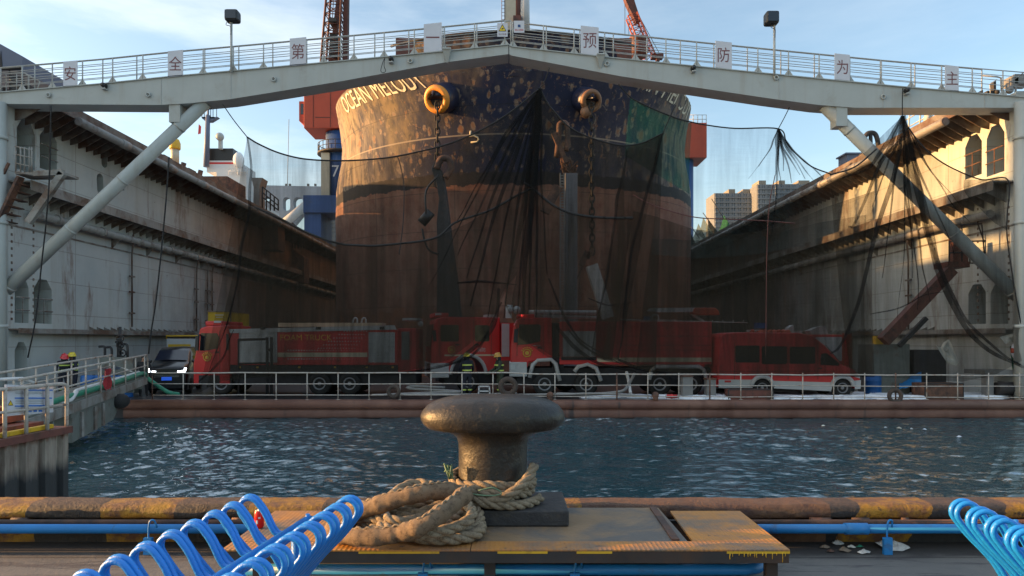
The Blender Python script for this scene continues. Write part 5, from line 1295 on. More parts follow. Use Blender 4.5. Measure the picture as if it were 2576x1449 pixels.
# --- black people carrier with its lamps on
D = 27.9; xl, xr = W(373, 0, D).x, W(466, 0, D).x
t = thing('people_carrier', 'black people carrier with white lit headlamps and a blue number plate', 'car', ((xl + xr) / 2, D, DZ))
def sec(y, w0, w1, zb, zt, wt): return y, w0, w1, zb, zt, wt
cx = (xl + xr) / 2; hw = (xr - xl) / 2; k = D / F
def Zp(y): return DZ + (995 - y) * k
rows = []
for (dy, wb, zb, zs, ws, zt, wt) in ((0, .90, 978, 950, .94, 930, .90), (.12, .97, 984, 948, 1.0, 924, .93), (.9, 1.0, 984, 940, 1.02, 915, .93), (1.0, 1.0, 984, 930, 1.02, 912, .90), (1.75, 1.0, 984, 925, 1.02, 884, .78), (2.1, 1.0, 984, 925, 1.02, 877, .76), (4.3, 1.0, 984, 925, 1.02, 876, .76), (4.7, .98, 980, 930, 1.0, 890, .74)):
    y = D + dy; rows.append([(cx - hw * wb, y, Zp(zb)), (cx - hw * ws, y, Zp(zs)), (cx - hw * (ws + wt) / 2, y, Zp(zs * .3 + zt * .7)), (cx - hw * wt * .96, y, Zp(zt)), (cx, y, Zp(zt - 1.5)), (cx + hw * wt * .96, y, Zp(zt)), (cx + hw * (ws + wt) / 2, y, Zp(zs * .3 + zt * .7)), (cx + hw * ws, y, Zp(zs)), (cx + hw * wb, y, Zp(zb))])
m = MB(); m.grid(rows, smooth=True, wrap=True); n = 9; b = len(m.v) - len(rows) * n; m.f.append(tuple(b + i for i in range(n - 1, -1, -1))); m.s.append(False); m.f.append(tuple(b + (len(rows) - 1) * n + i for i in range(n))); m.s.append(False)
body = m.build('body', M['mpv'], t)
m = MB(); rows = []
for kk in range(5):
    f = kk / 4; zt = 911.0 + (886.0 - 911.0) * f; wv_ = .84 + (.74 - .84) * f
    rows.append([V3((cx + hw * wv_ * u, D + 1.03 + .64 * f - .035, Zp(zt - 1.5 * (1 - abs(u))) + .025)) for u in (-1, -.6, -.2, 0, .2, .6, 1)])
m.grid(rows); m.grid([[p + V3((0, .03, -.03)) for p in r] for r in rows])
m.build('windscreen', mat("car_windscreen", (.012, .016, .03), .15, var=.2, spec=.5), body)
for s_ in (-1, 1):
    for y0, y1 in ((1.75, 2.55), (2.65, 3.45), (3.55, 4.2)):
        m = MB(); q = [(cx + s_ * (hw * 1.005 + .012), Zp(921)), (cx + s_ * (hw * .915 + .012), Zp(899))]; m.prism([(q[0][0], D + y0, q[0][1]), (q[0][0], D + y1, q[0][1]), (q[1][0], D + y1, q[1][1]), (q[1][0], D + y0 + .12, q[1][1])], (s_ * .006, 0, .003)); m.build('side_window', M['glass'], body)
    m = MB(); x = cx + s_ * hw * .76
    m.prism([(x - s_ * .17, D - .03, Zp(938)), (x + s_ * .12, D - .0, Zp(938)), (x + s_ * .15, D + .03, Zp(928)), (x + s_ * .08, D + .02, Zp(928)), (x + s_ * .05, D - .02, Zp(933.5)), (x - s_ * .17, D - .03, Zp(935))], (0, .05, 0)); m.build('headlamp', M['lamp'], body)
    m = MB(); m.ball((cx + s_ * hw * 1.13, D + 1.15, Zp(912)), .10, .06, .08, 10, 6); m.build('mirror', M['mpv'], body)
m = MB()
for y in (941, 945, 949): m.box(cx - hw * .6, cx + hw * .6, D - .035, D - .0, Zp(y + 1), Zp(y))
m.build('grille', M['chrome'], body)
m = MB(); m.box(cx - .19, cx + .19, D - .05, D - .02, Zp(958.5), Zp(949.8)); m.build('number_plate', M['plate_blue'], body)
for sx_ in (-1, 1):
    for yy in (.95, 3.9):
        c = V3((cx + sx_ * hw * .9, D + yy, DZ + .33)); m = MB(); m.lathe([(.2, -.1), (.31, -.11), (.33, -.07), (.33, .07), (.31, .11), (.2, .1)], c, 22, axis='x'); wt_ = m.build('wheel', M['tyre'], t); m = MB(); m.lathe([(0, -.09), (.2, -.1), (.2, .1), (0, .09)], c, 16, axis='x'); m.build('rim', M['galv'], wt_)
t.rotation_euler = (0, 0, radians(17))      # it noses round towards the quay
D = 26.9; t = thing('pipe_frame', 'dark twin pipe frame standing before the first shutter of the foam truck', 'frame', W(678, 995, D)); m = MB()
for x in (672, 683): m.tube([W(x, 997, D), W(x, 848, D)], .06, 8)
m.tube([W(600, 855, D), W(672, 853, D)], .05, 8); m.tube([W(600, 997, D), W(600, 853, D)], .04, 8); m.tube([W(600, 915, D), W(683, 913, D)], .035, 8); m.tube([W(672, 880, D), W(683, 880, D)], .05, 8); m.build('pipework', M['dark'], t)
# containers and cabin behind
D = 35; t = thing('yellow_container', 'small yellow container standing high behind the foam truck cab', 'container', W(551, 880, D)); m = MB(); bxp(m, 522, 580, 784, 905, D, 2.5); m.build('box', M['yellow'], t, bevel=.02); m = MB(); bxp(m, 521, 581, 782, 785, D - .03, 2.6); bxp(m, 521, 523, 784, 905, D - .03, .06); bxp(m, 579, 581, 784, 905, D - .03, .06); m.build('frame', M['timber'], t); m = MB(); bxp(m, 541, 562, 791, 794, D - .02, .02); bxp(m, 543, 560, 797, 799, D - .02, .02); m.build('marking', M['stripe'], t)
D = 34; t = thing('site_cabin', 'white and yellow site cabin behind the black people carrier', 'cabin', W(458, 980, D)); m = MB(); bxp(m, 419, 497, 852, 985, D, 2.5); m.build('box', M['shutter'], t, bevel=.02); m = MB(); bxp(m, 423, 479, 866, 878, D - .02, .03); m.build('yellow_panel', M['yellow'], t); m = MB(); m.tube([W(419, 852, D), W(419, 845, D), W(497, 845, D), W(497, 852, D)], .04, 6); m.build('roof_rail', M['yellow'], t)

# ================================================================ deck railing
t = thing('deck_railing', 'pale rusty railing along the edge of the dock floor', 'railing', (0, DE + .15, DZ)); DR = DE + .15
zt = W(0, 938, DR).z; xl = W(383, 0, DR).x
for z, r in ((zt, .026), (W(0, 966, DR).z, .018), (W(0, 994, DR).z, .018)):
    m = MB(); pts = []; rr = random.Random(int(z * 100)); x = xl
    while x < 20: pts.append((x, DR, z + rr.uniform(-.012, .012) - (.10 * (x - xl) / 34 if x > 0 else 0))); x += 1.1
    m.tube(pts, r, 6); m.build('rail', M['rail'], t)
x = xl; i = 0
while x < 19.8:
    m = MB(); ru = i in (15, 18, 24); m.tube([(x, DR, DZ), (x, DR, zt)], .03 if ru else .022, 6); m.box(x - .05, x + .05, DR - .05, DR + .05, DZ, DZ + .03); m.build('post', M['rust'] if ru or i == 0 else M['rail'], t); x += 1.155; i += 1
# tyres hung on the railing
for px, py, R, r, lab in ((1278, 972, .27, .10, 'large brown tyre standing by the railing left of centre behind the bollard'), (990, 985, .19, .075, 'small brown tyre lying against the railing below the foam truck'), (2252, 996, .22, .075, 'worn tyre leaning on the railing in front of the white foam')):
    c = W(px, py, DE + .02); m = MB(); m.torus(c, R, r, 30, 10, 'y'); t = thing('fender_tyre', lab, 'tyre', c - V3((0, 0, R + r)), group='old tyres used as fenders'); m.build('tyre', M['tyre_brown'], t)
# crates and boxes at the edge
def crate(name, lab, cat, x0, x1, yt, yb, D, dep, mt):
    t = thing(name, lab, cat, W((x0 + x1) / 2, yb, D)); m = MB(); bxp(m, x0, x1, yt, yb, D, dep); m.build('box', M[mt], t, bevel=.01)
    m = MB()
    for x in (x0, x1): bxp(m, x - 1.2, x + 1.2, yt, yb, D - .02, .04)
    bxp(m, x0, x1, yt - 1, yt + 1.5, D - .02, .04); m.build('edge_frame', M['dark'], t); return t
crate('steel_bin', 'dark rusty steel bin behind the railing at the right', 'bin', 2328, 2424, 965, 1012, DE + .45, .9, 'rust')
crate('steel_crate', 'dull red steel crate behind the railing under the minibus', 'crate', 1833, 1945, 980, 1009, DE + .3, .5, 'rustred')
D = DE + .5
t = thing('deck_post', 'grey square steel post behind the railing left of the dull red crate', 'post', W(1730, 1004, D)); m = MB(); bxp(m, 1718, 1743, 948, 1006, D, .4); m.build('post', M['grey_steel'], t); m = MB(); bxp(m, 1716, 1745, 945, 948.5, D - .03, .46); m.build('cap', M['rust'], t)
t = thing('deck_post', 'grey square steel post behind the railing touching the minibus tail', 'post', W(1789, 1004, D)); m = MB(); bxp(m, 1779, 1801, 955, 1006, D, .4); m.build('post', M['grey_steel'], t); m = MB(); bxp(m, 1777, 1803, 952, 955.5, D - .03, .46); m.build('cap', M['rust'], t)
for px, lab in ((1384, 'rusty ball cap on the deck edge right of the bollard head'), (1649, 'rusty ball cap on the deck edge under the tanker')):
    c = W(px, 994, DE + .05); m = MB(); m.ball(tuple(c), .13, .13, .13); m.tube([c - V3((0, 0, .2)), c], .1, 10); tag(m.build('bollard_cap', M['rust']), lab, 'cap')
t = thing('fire_hydrant', 'small red hydrant coupling lying on the foamed deck', 'coupling', W(1690, 999, DE + .3)); c = W(1690, 997, DE + .3); m = MB(); m.ball(tuple(c), .09); m.tube([c + V3((-.2, 0, 0)), c + V3((.2, 0, 0))], .07, 10); m.build('coupling', M['bright_red'], t); m = MB()
for s_ in (-.21, .21): m.tube([c + V3((s_ - .02, 0, 0)), c + V3((s_ + .02, 0, 0))], .06, 10)
m.build('cap', M['trim_white'], t)
t = thing('portable_pump', 'small white framed pump on the deck behind the bollard head', 'pump', W(1218, 992, DE + .4)); m = MB()
for a, b in (((1204, 992), (1205, 972)), ((1205, 972), (1231, 972)), ((1231, 972), (1232, 992)), ((1204, 984), (1232, 984))): m.bar(W(*a, DE + .4), W(*b, DE + .4), .05, .05, (0, 1, 0))
m.build('frame', M['trim_white'], t); m = MB(); bxp(m, 1208, 1228, 978, 990, DE + .45, .3); m.build('motor', M['chassis'], t)
# hoses
def hose(lab, pts, r, mt, D=None):
    m = MB(); P = [W(p[0], p[1], p[2] if len(p) > 2 else D) for p in pts]; m.tube(smooth_path(P, 5), r, 8); return tag(m.build('hose', M[mt]), lab, 'hose')
hose('pale hose stretched along the deck edge from the foam truck to the bollard', [(935, 994, 25.7), (1050, 992, 25.7), (1180, 993, 25.7), (1300, 990, 25.9)], .045, 'hose_grey')
hose('grey hose looped on the deck below the crew cab engine', [(968, 993, 25.9), (1085, 988, 26.2), (1160, 985, 26.4), (1035, 978, 26.6), (1040, 972, 26.8), (1120, 975, 26.9)], .05, 'hose_grey')
hose('white hose crossing under the tanker chassis in a steep X', [(1576, 935, 27.1), (1582, 960, 26.9), (1586, 990, 26.0)], .06, 'hose_white')
hose('pale hose sloping from the tanker pump to the deck', [(1596, 940, 27.1), (1580, 968, 26.6), (1560, 985, 26.0), (1480, 992, 25.9), (1400, 991, 25.8)], .06, 'hose_grey')
hose('thin pale hose lying on the deck under the tanker wheels', [(1300, 993, 25.7), (1420, 992, 25.6), (1500, 990, 25.7), (1640, 997, 25.6)], .04, 'hose_grey')
# foam on the deck
m = MB(); rr = random.Random(21)
def blob(x, y, a, b):
    n = 16; c = W(x, 0, y); pts = []; ph = rr.uniform(0, 6)
    top = []; base = []
    for i in range(n):
        an = 2 * pi * i / n; r = 1 + .25 * sin(3 * an + ph) + .15 * sin(5 * an + 2 * ph) + rr.uniform(-.1, .1)
        base.append((c.x + a * r * cos(an), y + b * r * sin(an), DZ + .004)); top.append((c.x + a * r * .85 * cos(an), y + b * r * .85 * sin(an), DZ + .10 + rr.uniform(0, .05)))
    m.grid([base, top], smooth=True, wrap=True); m.f.append(tuple(len(m.v) - n + i for i in range(n))); m.s.append(True)
for x, y, a, b in ((1500, 26.5, .7, .3), (1560, 26.9, .6, .35), (1610, 26.6, .5, .3), (1690, 26.3, .6, .35), (1715, 25.9, .5, .2), (1765, 26.3, .5, .3), (1760, 25.8, .45, .2), (1800, 26.1, .5, .3), (1818, 26.8, .6, .3), (1820, 25.8, .45, .2), (1985, 26.2, .8, .3), (2010, 25.9, .7, .2), (2070, 26.2, .8, .3), (2120, 26.0, .7, .3), (2170, 26.5, .9, .4), (2210, 26.0, .8, .3), (2270, 26.3, 1.0, .45), (2250, 25.8, .6, .2), (2300, 26.0, .5, .3), (2445, 26.4, .9, .3), (2500, 26.0, .5, .25), (2140, 25.75, .6, .15), (1955, 25.8, .4, .15), (2400, 27.4, 1.2, .5), (2230, 27.6, 1.3, .5)): blob(x, y, a, b)
tag(m.build('fire_foam', M['foam']), 'white fire fighting foam spread over the deck at the right', 'foam', kind='stuff')
# blue sheet and drums at the right
def drum(px, py, D, lab, r=.24, h=.72, lean=0, grp=None):
    c = W(px, py, D); m = MB(); t = thing('plastic_drum', lab, 'drum', c, 0, grp); m.lathe([(0, 0), (r, 0), (r * 1.02, .04), (r, .08), (r, h * .33), (r * 1.05, h * .36), (r, h * .39), (r, h * .66), (r * 1.05, h * .69), (r, h * .72), (r, h - .05), (r * .9, h), (0, h)], c, 20); m.build('barrel', M['drum_blue'], t); m = MB(); m.tube([c + V3((r * .5, 0, h)), c + V3((r * .5, 0, h + .03))], .05, 8); m.build('bung', M['black'], t)
for px, D, lab in ((226, 26.9, 'blue drum behind the gangway at the far left of the row'), (262, 26.7, 'blue drum behind the gangway under a white sheet'), (284, 26.9, 'blue drum behind the gangway in the middle of the row'), (312, 26.8, 'blue drum behind the gangway nearest the people carrier')): drum(px, 858 + (1.6 - DZ) / D * F, D, lab, .32, .85, grp='blue drums behind the gangway')
drum(2197, 990, 27.5, 'blue drum on the foamed deck right of the minibus nose', .3, .75)
m = MB(); m.grid([[W(2262 + i * 8, 980 - i * 2.2 - j * (6 + i * .8), 26.6 + j * .3) + V3((0, 0, .03 * sin(i * 2 + j))) for i in range(8)] for j in range(4)]); tag(m.build('blue_sheet', M['bluepipe']), 'crumpled blue sheet heaped left of the rusty bin', 'sheet')
m = MB(); a = W(283, 929, 26.5); m.grid([[a + V3((-.6 + i * .15, j * .12, .0 + .08 * sin(i * 1.3) - .02 * j + (.10 if 2 < i < 6 else 0))) for i in range(9)] for j in range(4)]); tag(m.build('white_sheet', M['cloth_white']), 'white sheet thrown over the blue drums behind the gangway', 'sheet')
# valve manifold on a grey cabinet at the left wall
D = 27.6
t = thing('valve_manifold', 'grey cabinet topped with valves and bent pipes by the left wall', 'cabinet', W(290, 990, D)); m = MB(); bxp(m, 246, 334, 899, 990, D, .7); m.build('cabinet', M['gang'], t, bevel=.02)
m = MB()
for P in (((249, 872), (262, 872), (264, 880), (264, 898)), ((268, 874), (278, 874), (281, 882), (281, 898)), ((291, 860), (296, 862), (297, 870), (297, 898)), ((305, 866), (318, 866), (321, 876), (321, 898))): m.tube(smooth_path([W(x, y, D + .2) for x, y in P], 4), .05, 8)
m.tube([W(302, 822, D + .2), W(302, 898, D + .2)], .06, 8); m.build('pipework', M['dark'], t)
m = MB()
for x, y in ((302, 868), (302, 852), (308, 888)): m.torus(W(x, y, D + .1), .14, .03, 16, 6, 'y'); m.tube([W(x, y, D), W(x, y, D + .25)], .05, 8)
m.build('valve', M['dark'], t)
# boom lift with a cage in front of the right wall
D = 27.0
t = thing('boom_lift', 'rust red boom lift with an empty cage in front of the right wall', 'boom lift', W(2240, 990, D))
m = MB(); m.bar(W(2222, 858, D), W(2392, 678, D), .42, .40, (0, 1, 0)); m.build('boom', M['rustred'], t)
m = MB(); m.bar(W(2262, 870, D + .2), W(2330, 800, D + .2), .16, .16, (0, 1, 0)); m.build('ram', M['dark'], t)
m = MB(); bxp(m, 2195, 2290, 865, 990, D + .3, 1.2); m.build('counterweight', M['gang'], t, bevel=.05); m = MB(); bxp(m, 2203, 2222, 845, 866, D + .2, .3); m.build('lamp', M['yellow'], t)
m = MB(); q = [(2385, 662), (2480, 660), (2480, 615), (2470, 562), (2385, 565), (2388, 615)]
for a, b in (((2388, 662), (2388, 605)), ((2420, 662), (2420, 565)), ((2478, 662), (2470, 565)), ((2385, 567), (2470, 563)), ((2388, 608), (2480, 606)), ((2388, 636), (2480, 634)), ((2384, 663), (2482, 661)), ((2440, 606), (2440, 661)), ((2460, 563), (2476, 610))): m.tube([W(*a, D - .1), W(*b, D - .1)], .028, 6); m.tube([W(*a, D + .7), W(*b, D + .7)], .028, 6)
m.build('cage', M['dark'], t)
m = MB(); bxp(m, 2384, 2440, 658, 672, D - .15, .9); bxp(m, 2398, 2436, 600, 660, D + .3, .3); m.build('cage_floor', M['rustred'], t)
m = MB(); bxp(m, 2300, 2380, 880, 990, D + .4, .9); tag(m.build('generator', M['chassis']), 'dark generator housing beside the boom lift', 'generator')
# dark blasting tower and pale ladder column in front of the ship
D = 35.0
t = thing('blasting_boom', 'dark boom machine with a hooked head standing in front of the ship bow', 'boom lift', W(1130, 960, D))
m = MB(); m.prism(polyp([(1098, 800), (1100, 640), (1098, 560), (1104, 500), (1096, 455), (1084, 425), (1092, 408), (1112, 430), (1120, 470), (1128, 530), (1138, 620), (1150, 700), (1160, 800), (1168, 960), (1095, 960)], D), (0, .9, 0)); m.build('mast', M['dark'], t, bevel=.05)
m = MB(); m.tube(smooth_path([W(1098, 425, D), W(1110, 400, D), W(1130, 402, D), W(1134, 425, D), W(1120, 448, D)], 5), .17, 8); m.build('hook_head', M['rust'], t)
m = MB(); m.tube([W(1060, 562, D), W(1084, 533, D)], .26, 12); m.build('drum', M['black'], t)
m = MB(); m.tube(smooth_path([W(1062, 575, D), W(1068, 605, D), W(1080, 630, D), W(1104, 640, D)], 4), .05, 6); m.tube(smooth_path([W(1104, 440, D - .2), W(1072, 480, D - .2), W(1072, 540, D - .2)], 4), .05, 6); m.build('hose', M['black'], t)
D = 36.5
t = thing('ladder_column', 'grey ladder column with a frayed rusty top standing in front of the ship bow', 'column', W(1430, 960, D))
m = MB(); bxp(m, 1422, 1453, 435, 960, D, .6); m.build('column', M['purple_grey'], t, bevel=.02)
m = MB(); bxp(m, 1408, 1411, 435, 960, D - .1, .06); bxp(m, 1418, 1421, 435, 960, D - .1, .06)
for y in range(440, 960, 7): bxp(m, 1411, 1418, y, y + 3, D - .1, .04)
m.build('ladder', M['grey_steel'], t)
m = MB(); rr = random.Random(4)
for i in range(26):
    a = W(rr.uniform(1415, 1450), 434, D + .2); b = W(rr.uniform(1405, 1455), rr.uniform(395, 425), D + rr.uniform(-.1, .4)); m.bar(a, b, .07, .05)
m.build('frayed_top', M['rust'], t)
m = MB(); m.tube(smooth_path([W(1400, 395, D), W(1406, 340, D), W(1408, 312, D), W(1425, 312, D), W(1428, 350, D), W(1424, 380, D)], 4), .14, 8); m.bar(W(1392, 335, D), W(1425, 410, D), .25, .25); m.build('hook', M['rust'], t)
m = MB(); m.bar(W(1370, 535, D - .2), W(1404, 470, D - .2), .3, .5); m.build('lamp_box', M['rust'], t)
D = 33.5
t = thing('crane_arm', 'pale folded crane arm hanging above the tanker', 'crane arm', W(1505, 800, D)); m = MB(); m.bar(W(1488, 668, D), W(1530, 800, D), .55, .6, (0, 1, 0)); m.build('arm', M['galv'], t)
m = MB(); m.bar(W(1462, 668, D), W(1478, 632, D), .2, .3); m.bar(W(1478, 650, D), W(1492, 625, D), .2, .2); m.bar(W(1452, 700, D), W(1470, 660, D), .08, .08); m.build('linkage', M['rust'], t)
# odds and ends on the far right
D = 26.0
t = thing('deck_winch', 'dark canopied deck winch at the far right of the dock floor', 'winch', W(2530, 1005, D)); m = MB(); bxp(m, 2478, 2600, 931, 942, D - .1, 1.2); m.build('canopy', M['grey_steel'], t); m = MB(); bxp(m, 2482, 2500, 942, 1008, D, .3); bxp(m, 2528, 2546, 960, 1008, D, .4); bxp(m, 2560, 2590, 950, 1008, D, .5); m.build('frame', M['grey_steel'], t); m = MB(); m.tube([W(2505, 978, D), W(2560, 978, D)], .25, 14); m.build('winch_drum', M['dark'], t)
c = W(2574, 882, 25.9); m = MB(); m.torus(c, .36, .10, 28, 10, 'y'); t = thing('lifebuoy', 'orange and white lifebuoy hung on the right end column', 'lifebuoy', c); m.build('ring', M['sign_white'], t); m = MB()
for a0 in (0, pi / 2, pi, 3 * pi / 2): m.tube([c + V3((.36 * cos(a0 + d * .22), 0, .36 * sin(a0 + d * .22))) for d in (-1, -.5, 0, .5, 1)], .106, 10)
m.build('band', M['crane_red'], t)
def cloth(name, lab, pts, D, mt, amp=.06):
    P = polyp(pts, D); c = sum(P, V3()) / len(P); m = MB(); n = len(P); rows = []
    for k in range(6):
        f = 1 - k / 6; rows.append([c + (p - c) * f + V3((0, amp * sin(k * 1.7 + i * 1.3), 0)) for i, p in enumerate(P)])
    m.grid(rows, wrap=True); b = len(m.v); m.v.append(tuple(c)); 
    for i in range(n): m.f.append((b - n + i, b - n + (i + 1) % n, b)); m.s.append(True)
    return tag(m.build(name, M[mt]), lab, 'cloth')
cloth('fabric_scrap', 'pointed white fabric scrap caught in the right net', [(2353, 867), (2368, 876), (2374, 862), (2384, 854), (2392, 866), (2412, 912), (2408, 920), (2385, 915), (2370, 897)], 26.2, 'cloth_white')
cloth('fabric_scrap', 'crumpled pale fabric bundle beside the lifebuoy at the right edge', [(2515, 848), (2560, 836), (2590, 840), (2590, 860), (2545, 862), (2530, 865)], 26.0, 'cloth_white')
cloth('fabric_scrap', 'grey green fabric hanging below the lifebuoy at the right edge', [(2540, 872), (2562, 866), (2570, 920), (2590, 935), (2545, 930)], 26.1, 'hose_green')
# ================================================================ people
def body_mat(name, cloth):
    m, nt, b = new_mat(name); t = NT(nt); X, Y, Z = t.xyz()
    c = t.mix(t.ramp(t.noise(9, 5), .3, .7), tuple(x * .7 for x in cloth), tuple(x * 1.3 for x in cloth))
    c = t.mix(t.math('GREATER_THAN', Z, 1.455), c, (.38, .2, .13)); c = t.mix(t.math('LESS_THAN', Z, .16), c, (.015, .014, .014))
    t.link(c, b.inputs['Base Color']); b.inputs['Roughness'].default_value = .8; return m
M['suit_navy'] = body_mat("navy_turnout_suit", (.014, .016, .028)); M['suit_green'] = body_mat("dark_green_turnout_suit", (.025, .035, .02)); M['suit_black'] = body_mat("black_clothes", (.012, .012, .014))
def person(lab, px, D, rz, suit, helmet=None, arms=((.0, -.12), (.0, -.12)), stoop=0.0, bands=True, scale=1.0, hair=False, head_dz=0):
    loc = W(px, 0, D); loc.z = DZ; t = thing('person', lab, 'person', loc, rz); t.scale = (scale,) * 3
    V = []; E = []; R = []
    def add(p, r, par=None):
        V.append(p); R.append(r)
        if par is not None: E.append((par, len(V) - 1))
        return len(V) - 1
    sy = -sin(stoop); cy = cos(stoop)
    def up(x, y, z): h = z - .95; return (x, y + sy * h, .95 + cy * h + 0 * y)
    pel = add((0, 0, .95), .15); sp = add(up(0, 0, 1.12), .145, pel); ch = add(up(0, 0, 1.31), .165, sp); nb = add(up(0, 0, 1.44), .085, ch); nk = add(up(0, -.01, 1.50), .055, nb)
    hd = add(up(0, -.025, 1.575), .085, nk); ht = add(up(0, -.02, 1.655), .083, hd); add(up(0, -.125, 1.575), .016, hd)
    for i, s in enumerate((-1, 1)):
        ax, ay = arms[i]
        sh = add(up(s * .19, 0, 1.39), .078, ch); el = add(up(s * (.25 + ax), -.02 + ay * .4, 1.12), .056, sh); wr = add(up(s * (.23 + ax), -.06 + ay * 1.6, .90 + abs(ay) * .45), .038, el)
        w_ = V3(V[wr]); d = (w_ - V3(V[el])).normalized(); side = d.cross(V3((s, 0, 0))).normalized(); pm = add(tuple(w_ + d * .07), .036, wr)
        for j, ln in enumerate((.075, .085, .08, .06)):
            o = side * ((j - 1.5) * .021); k1 = add(tuple(w_ + d * .11 + o), .0105, pm); k2 = add(tuple(w_ + d * (.11 + ln * .5) + o + V3((-s * .008, -.012, 0))), .0095, k1); add(tuple(w_ + d * (.11 + ln * .85) + o + V3((-s * .022, -.03, 0))), .008, k2)
        t1 = add(tuple(w_ + d * .05 + side * .04), .011, pm); add(tuple(w_ + d * .095 + side * .06), .009, t1)
        hp = add((s * .10, .0, .86), .115, pel); kn = add((s * .115, -.03, .49), .078, hp); an = add((s * .12, .015, .10), .055, kn); hl = add((s * .12, .02, .05), .05, an); add((s * .135, -.15, .035), .04, hl)
    me = bpy.data.meshes.new('body'); me.from_pydata(V, E, []); ob = bpy.data.objects.new('body', me); link(ob, t); me.materials.append(suit)
    ob.modifiers.new('skin', 'SKIN')
    if not me.skin_vertices: return
    for i, r in enumerate(R): me.skin_vertices[0].data[i].radius = (r, r)
    me.skin_vertices[0].data[0].use_root = True
    sb = ob.modifiers.new('subdivision', 'SUBSURF'); sb.levels = 1; sb.render_levels = 1
    hc = V3(up(0, -.02, 1.62)); tilt = Matrix.Rotation(-0 + stoop * .9, 3, 'X')
    if helmet:
        m = MB(); m.lathe([(.155, -.03), (.15, -.015), (.128, .0), (.125, .05), (.10, .105), (.055, .135), (0, .145)], (0, 0, 0), 20, 1, 1.12); m.bar((0, -.1, .10), (0, .1, .12), .03, .05); m.v = [tuple(hc + tilt @ V3(v)) for v in m.v]; h = m.build('helmet', helmet, t, local=True)
        m = MB(); m.grid([[hc + tilt @ V3((.115 * sin(a), .125 * cos(a), z)) for a in [(-1.9 + 3.8 * i / 10) for i in range(11)]] for z in (-.02, -.10, -.17)]); m.build('neck_flap', M['navy_cloth'], h, local=True)
        m = MB(); m.grid([[hc + tilt @ V3((.13 * sin(a), -.145 * cos(a), z)) for a in [(-1 + 2 * i / 8) for i in range(9)]] for z in (-.01, -.07)]); m.build('visor', M['glass'], h, local=True)
    elif hair:
        m = MB(); m.ball(tuple(hc + V3((0, .015, .03))), .098, .105, .09); m.build('hair', M['hair'], t, local=True)
    for s in (-1, 1): m = MB(); m.ball(tuple(V3(up(s * .034, -.112, 1.60))), .011, .008, .008, 8, 5); m.build('eye', M['black'], t, local=True)
    m = MB(); p = up(0, -.108, 1.535); m.box(p[0] - .024, p[0] + .024, p[1] - .006, p[1] + .004, p[2] - .004, p[2] + .004); m.build('mouth', M['rustred'], t, local=True)
    if bands:
        def ring(z, rx, ry, w=.028):
            m = MB(); rows = []
            for dz in (-w, w): rows.append([V3(up(rx * cos(2 * pi * i / 20), ry * sin(2 * pi * i / 20), z + dz)) for i in range(20)])
            m.grid(rows, wrap=True); m.build('reflective_band', M['hivis'], t, local=True)
        ring(1.06, .19, .165); ring(1.27, .205, .19)
        for s in (-1, 1):
            m = MB(); rows = [[V3((s * .118 + .088 * cos(2 * pi * i / 14), -.005 + .09 * sin(2 * pi * i / 14), .30 + dz)) for i in range(14)] for dz in (-.025, .025)]; m.grid(rows, wrap=True); m.build('reflective_band', M['hivis'], t, local=True)
    return t
person('firefighter in dark suit with a red helmet stooping beside the gangway', 160, 27.0, radians(40), M['suit_navy'], M['helmet_red'], arms=((.02, -.22), (.02, -.2)), stoop=.38)
person('firefighter in dark suit with a yellow helmet standing beside the gangway', 185, 27.2, radians(-25), M['suit_navy'], M['helmet_yellow'], arms=((.02, -.14), (.03, -.2)), stoop=.06)
person('firefighter with a yellow helmet standing before the wheel of the crew cab engine', 1175, 26.7, radians(200), M['suit_navy'], M['helmet_yellow'], arms=((.02, -.1), (.02, -.14)), stoop=.05)
person('firefighter in green suit with an amber helmet facing left at the front of the tanker', 1258, 26.6, radians(-70), M['suit_green'], M['helmet_orange'], arms=((.02, -.2), (.02, -.22)), stoop=.12)
person('person in black clothes standing between the gangway end and the people carrier', 361, 27.4, radians(30), M['suit_black'], None, arms=((.03, -.1), (.03, -.12)), bands=False, hair=True, scale=.95)
# ================================================================ landing dolphin, its railing and notice board, gangway
SX = -8.19                                    # the water side face of the stage runs away from the quay
def sp(x, y): return WX(x, y, SX)
SF = sp(172, 1072); zt = SF.z - .02
t = thing('landing_stage', 'rust streaked sheet piled landing stage in the water at the left', 'landing stage', (SX - 2, 9.5, 0))
prof = []; y = SF.y
while y > 7.0:
    for dx, dy in ((0, 0), (0, .14), (.09, .17), (.09, .31), (0, .34)): prof.append((SX - dx, y - dy))
    y -= .48
rows = [[(a, b, z) for a, b in prof] for z in (WZL - .5, zt - .02)]; m = MB(); m.grid(rows, smooth=False)
m.box(SX - 4.2, SX - .10, 7.0, SF.y - .02, WZL - .5, zt - .03); m.build('sheet_pile', M['pile'], t)
m = MB(); m.box(SX - 4.3, SX + .06, 7.0, SF.y + .04, zt - .10, zt + .02); m.build('capping', M['rustred'], t)
m = MB()
for i in range(3): m.box(SX - 1.6, SX - .35 - .28 * i, SF.y - 1.6, SF.y - .15, zt + .021 + .14 * i, zt + .13 + .14 * i)
m.build('step', M['rustred'], t)
m = MB(); m.bar((SX - .12, SF.y - 2.2, zt + .06), (SX - .12, SF.y - .3, zt + .06), .1, .07); m.build('yellow_edge', M['yellow'], t)
rl = thing('stage_railing', 'pale rusty tube railing along the landing stage at the left', 'railing', (SX, SF.y - 1, zt))
m = MB(); m.tube(smooth_path([sp(-60, 984), sp(2, 980), sp(60, 975), sp(120, 969), sp(156, 966), sp(167, 972), sp(168, 990), sp(168, 1030), sp(168, 1074)], 4), .032, 8); m.build('rail', M['rail'], rl)
m = MB(); m.tube([sp(-60, 1046), sp(168, 1018)], .024, 8); m.build('rail', M['rail'], rl)
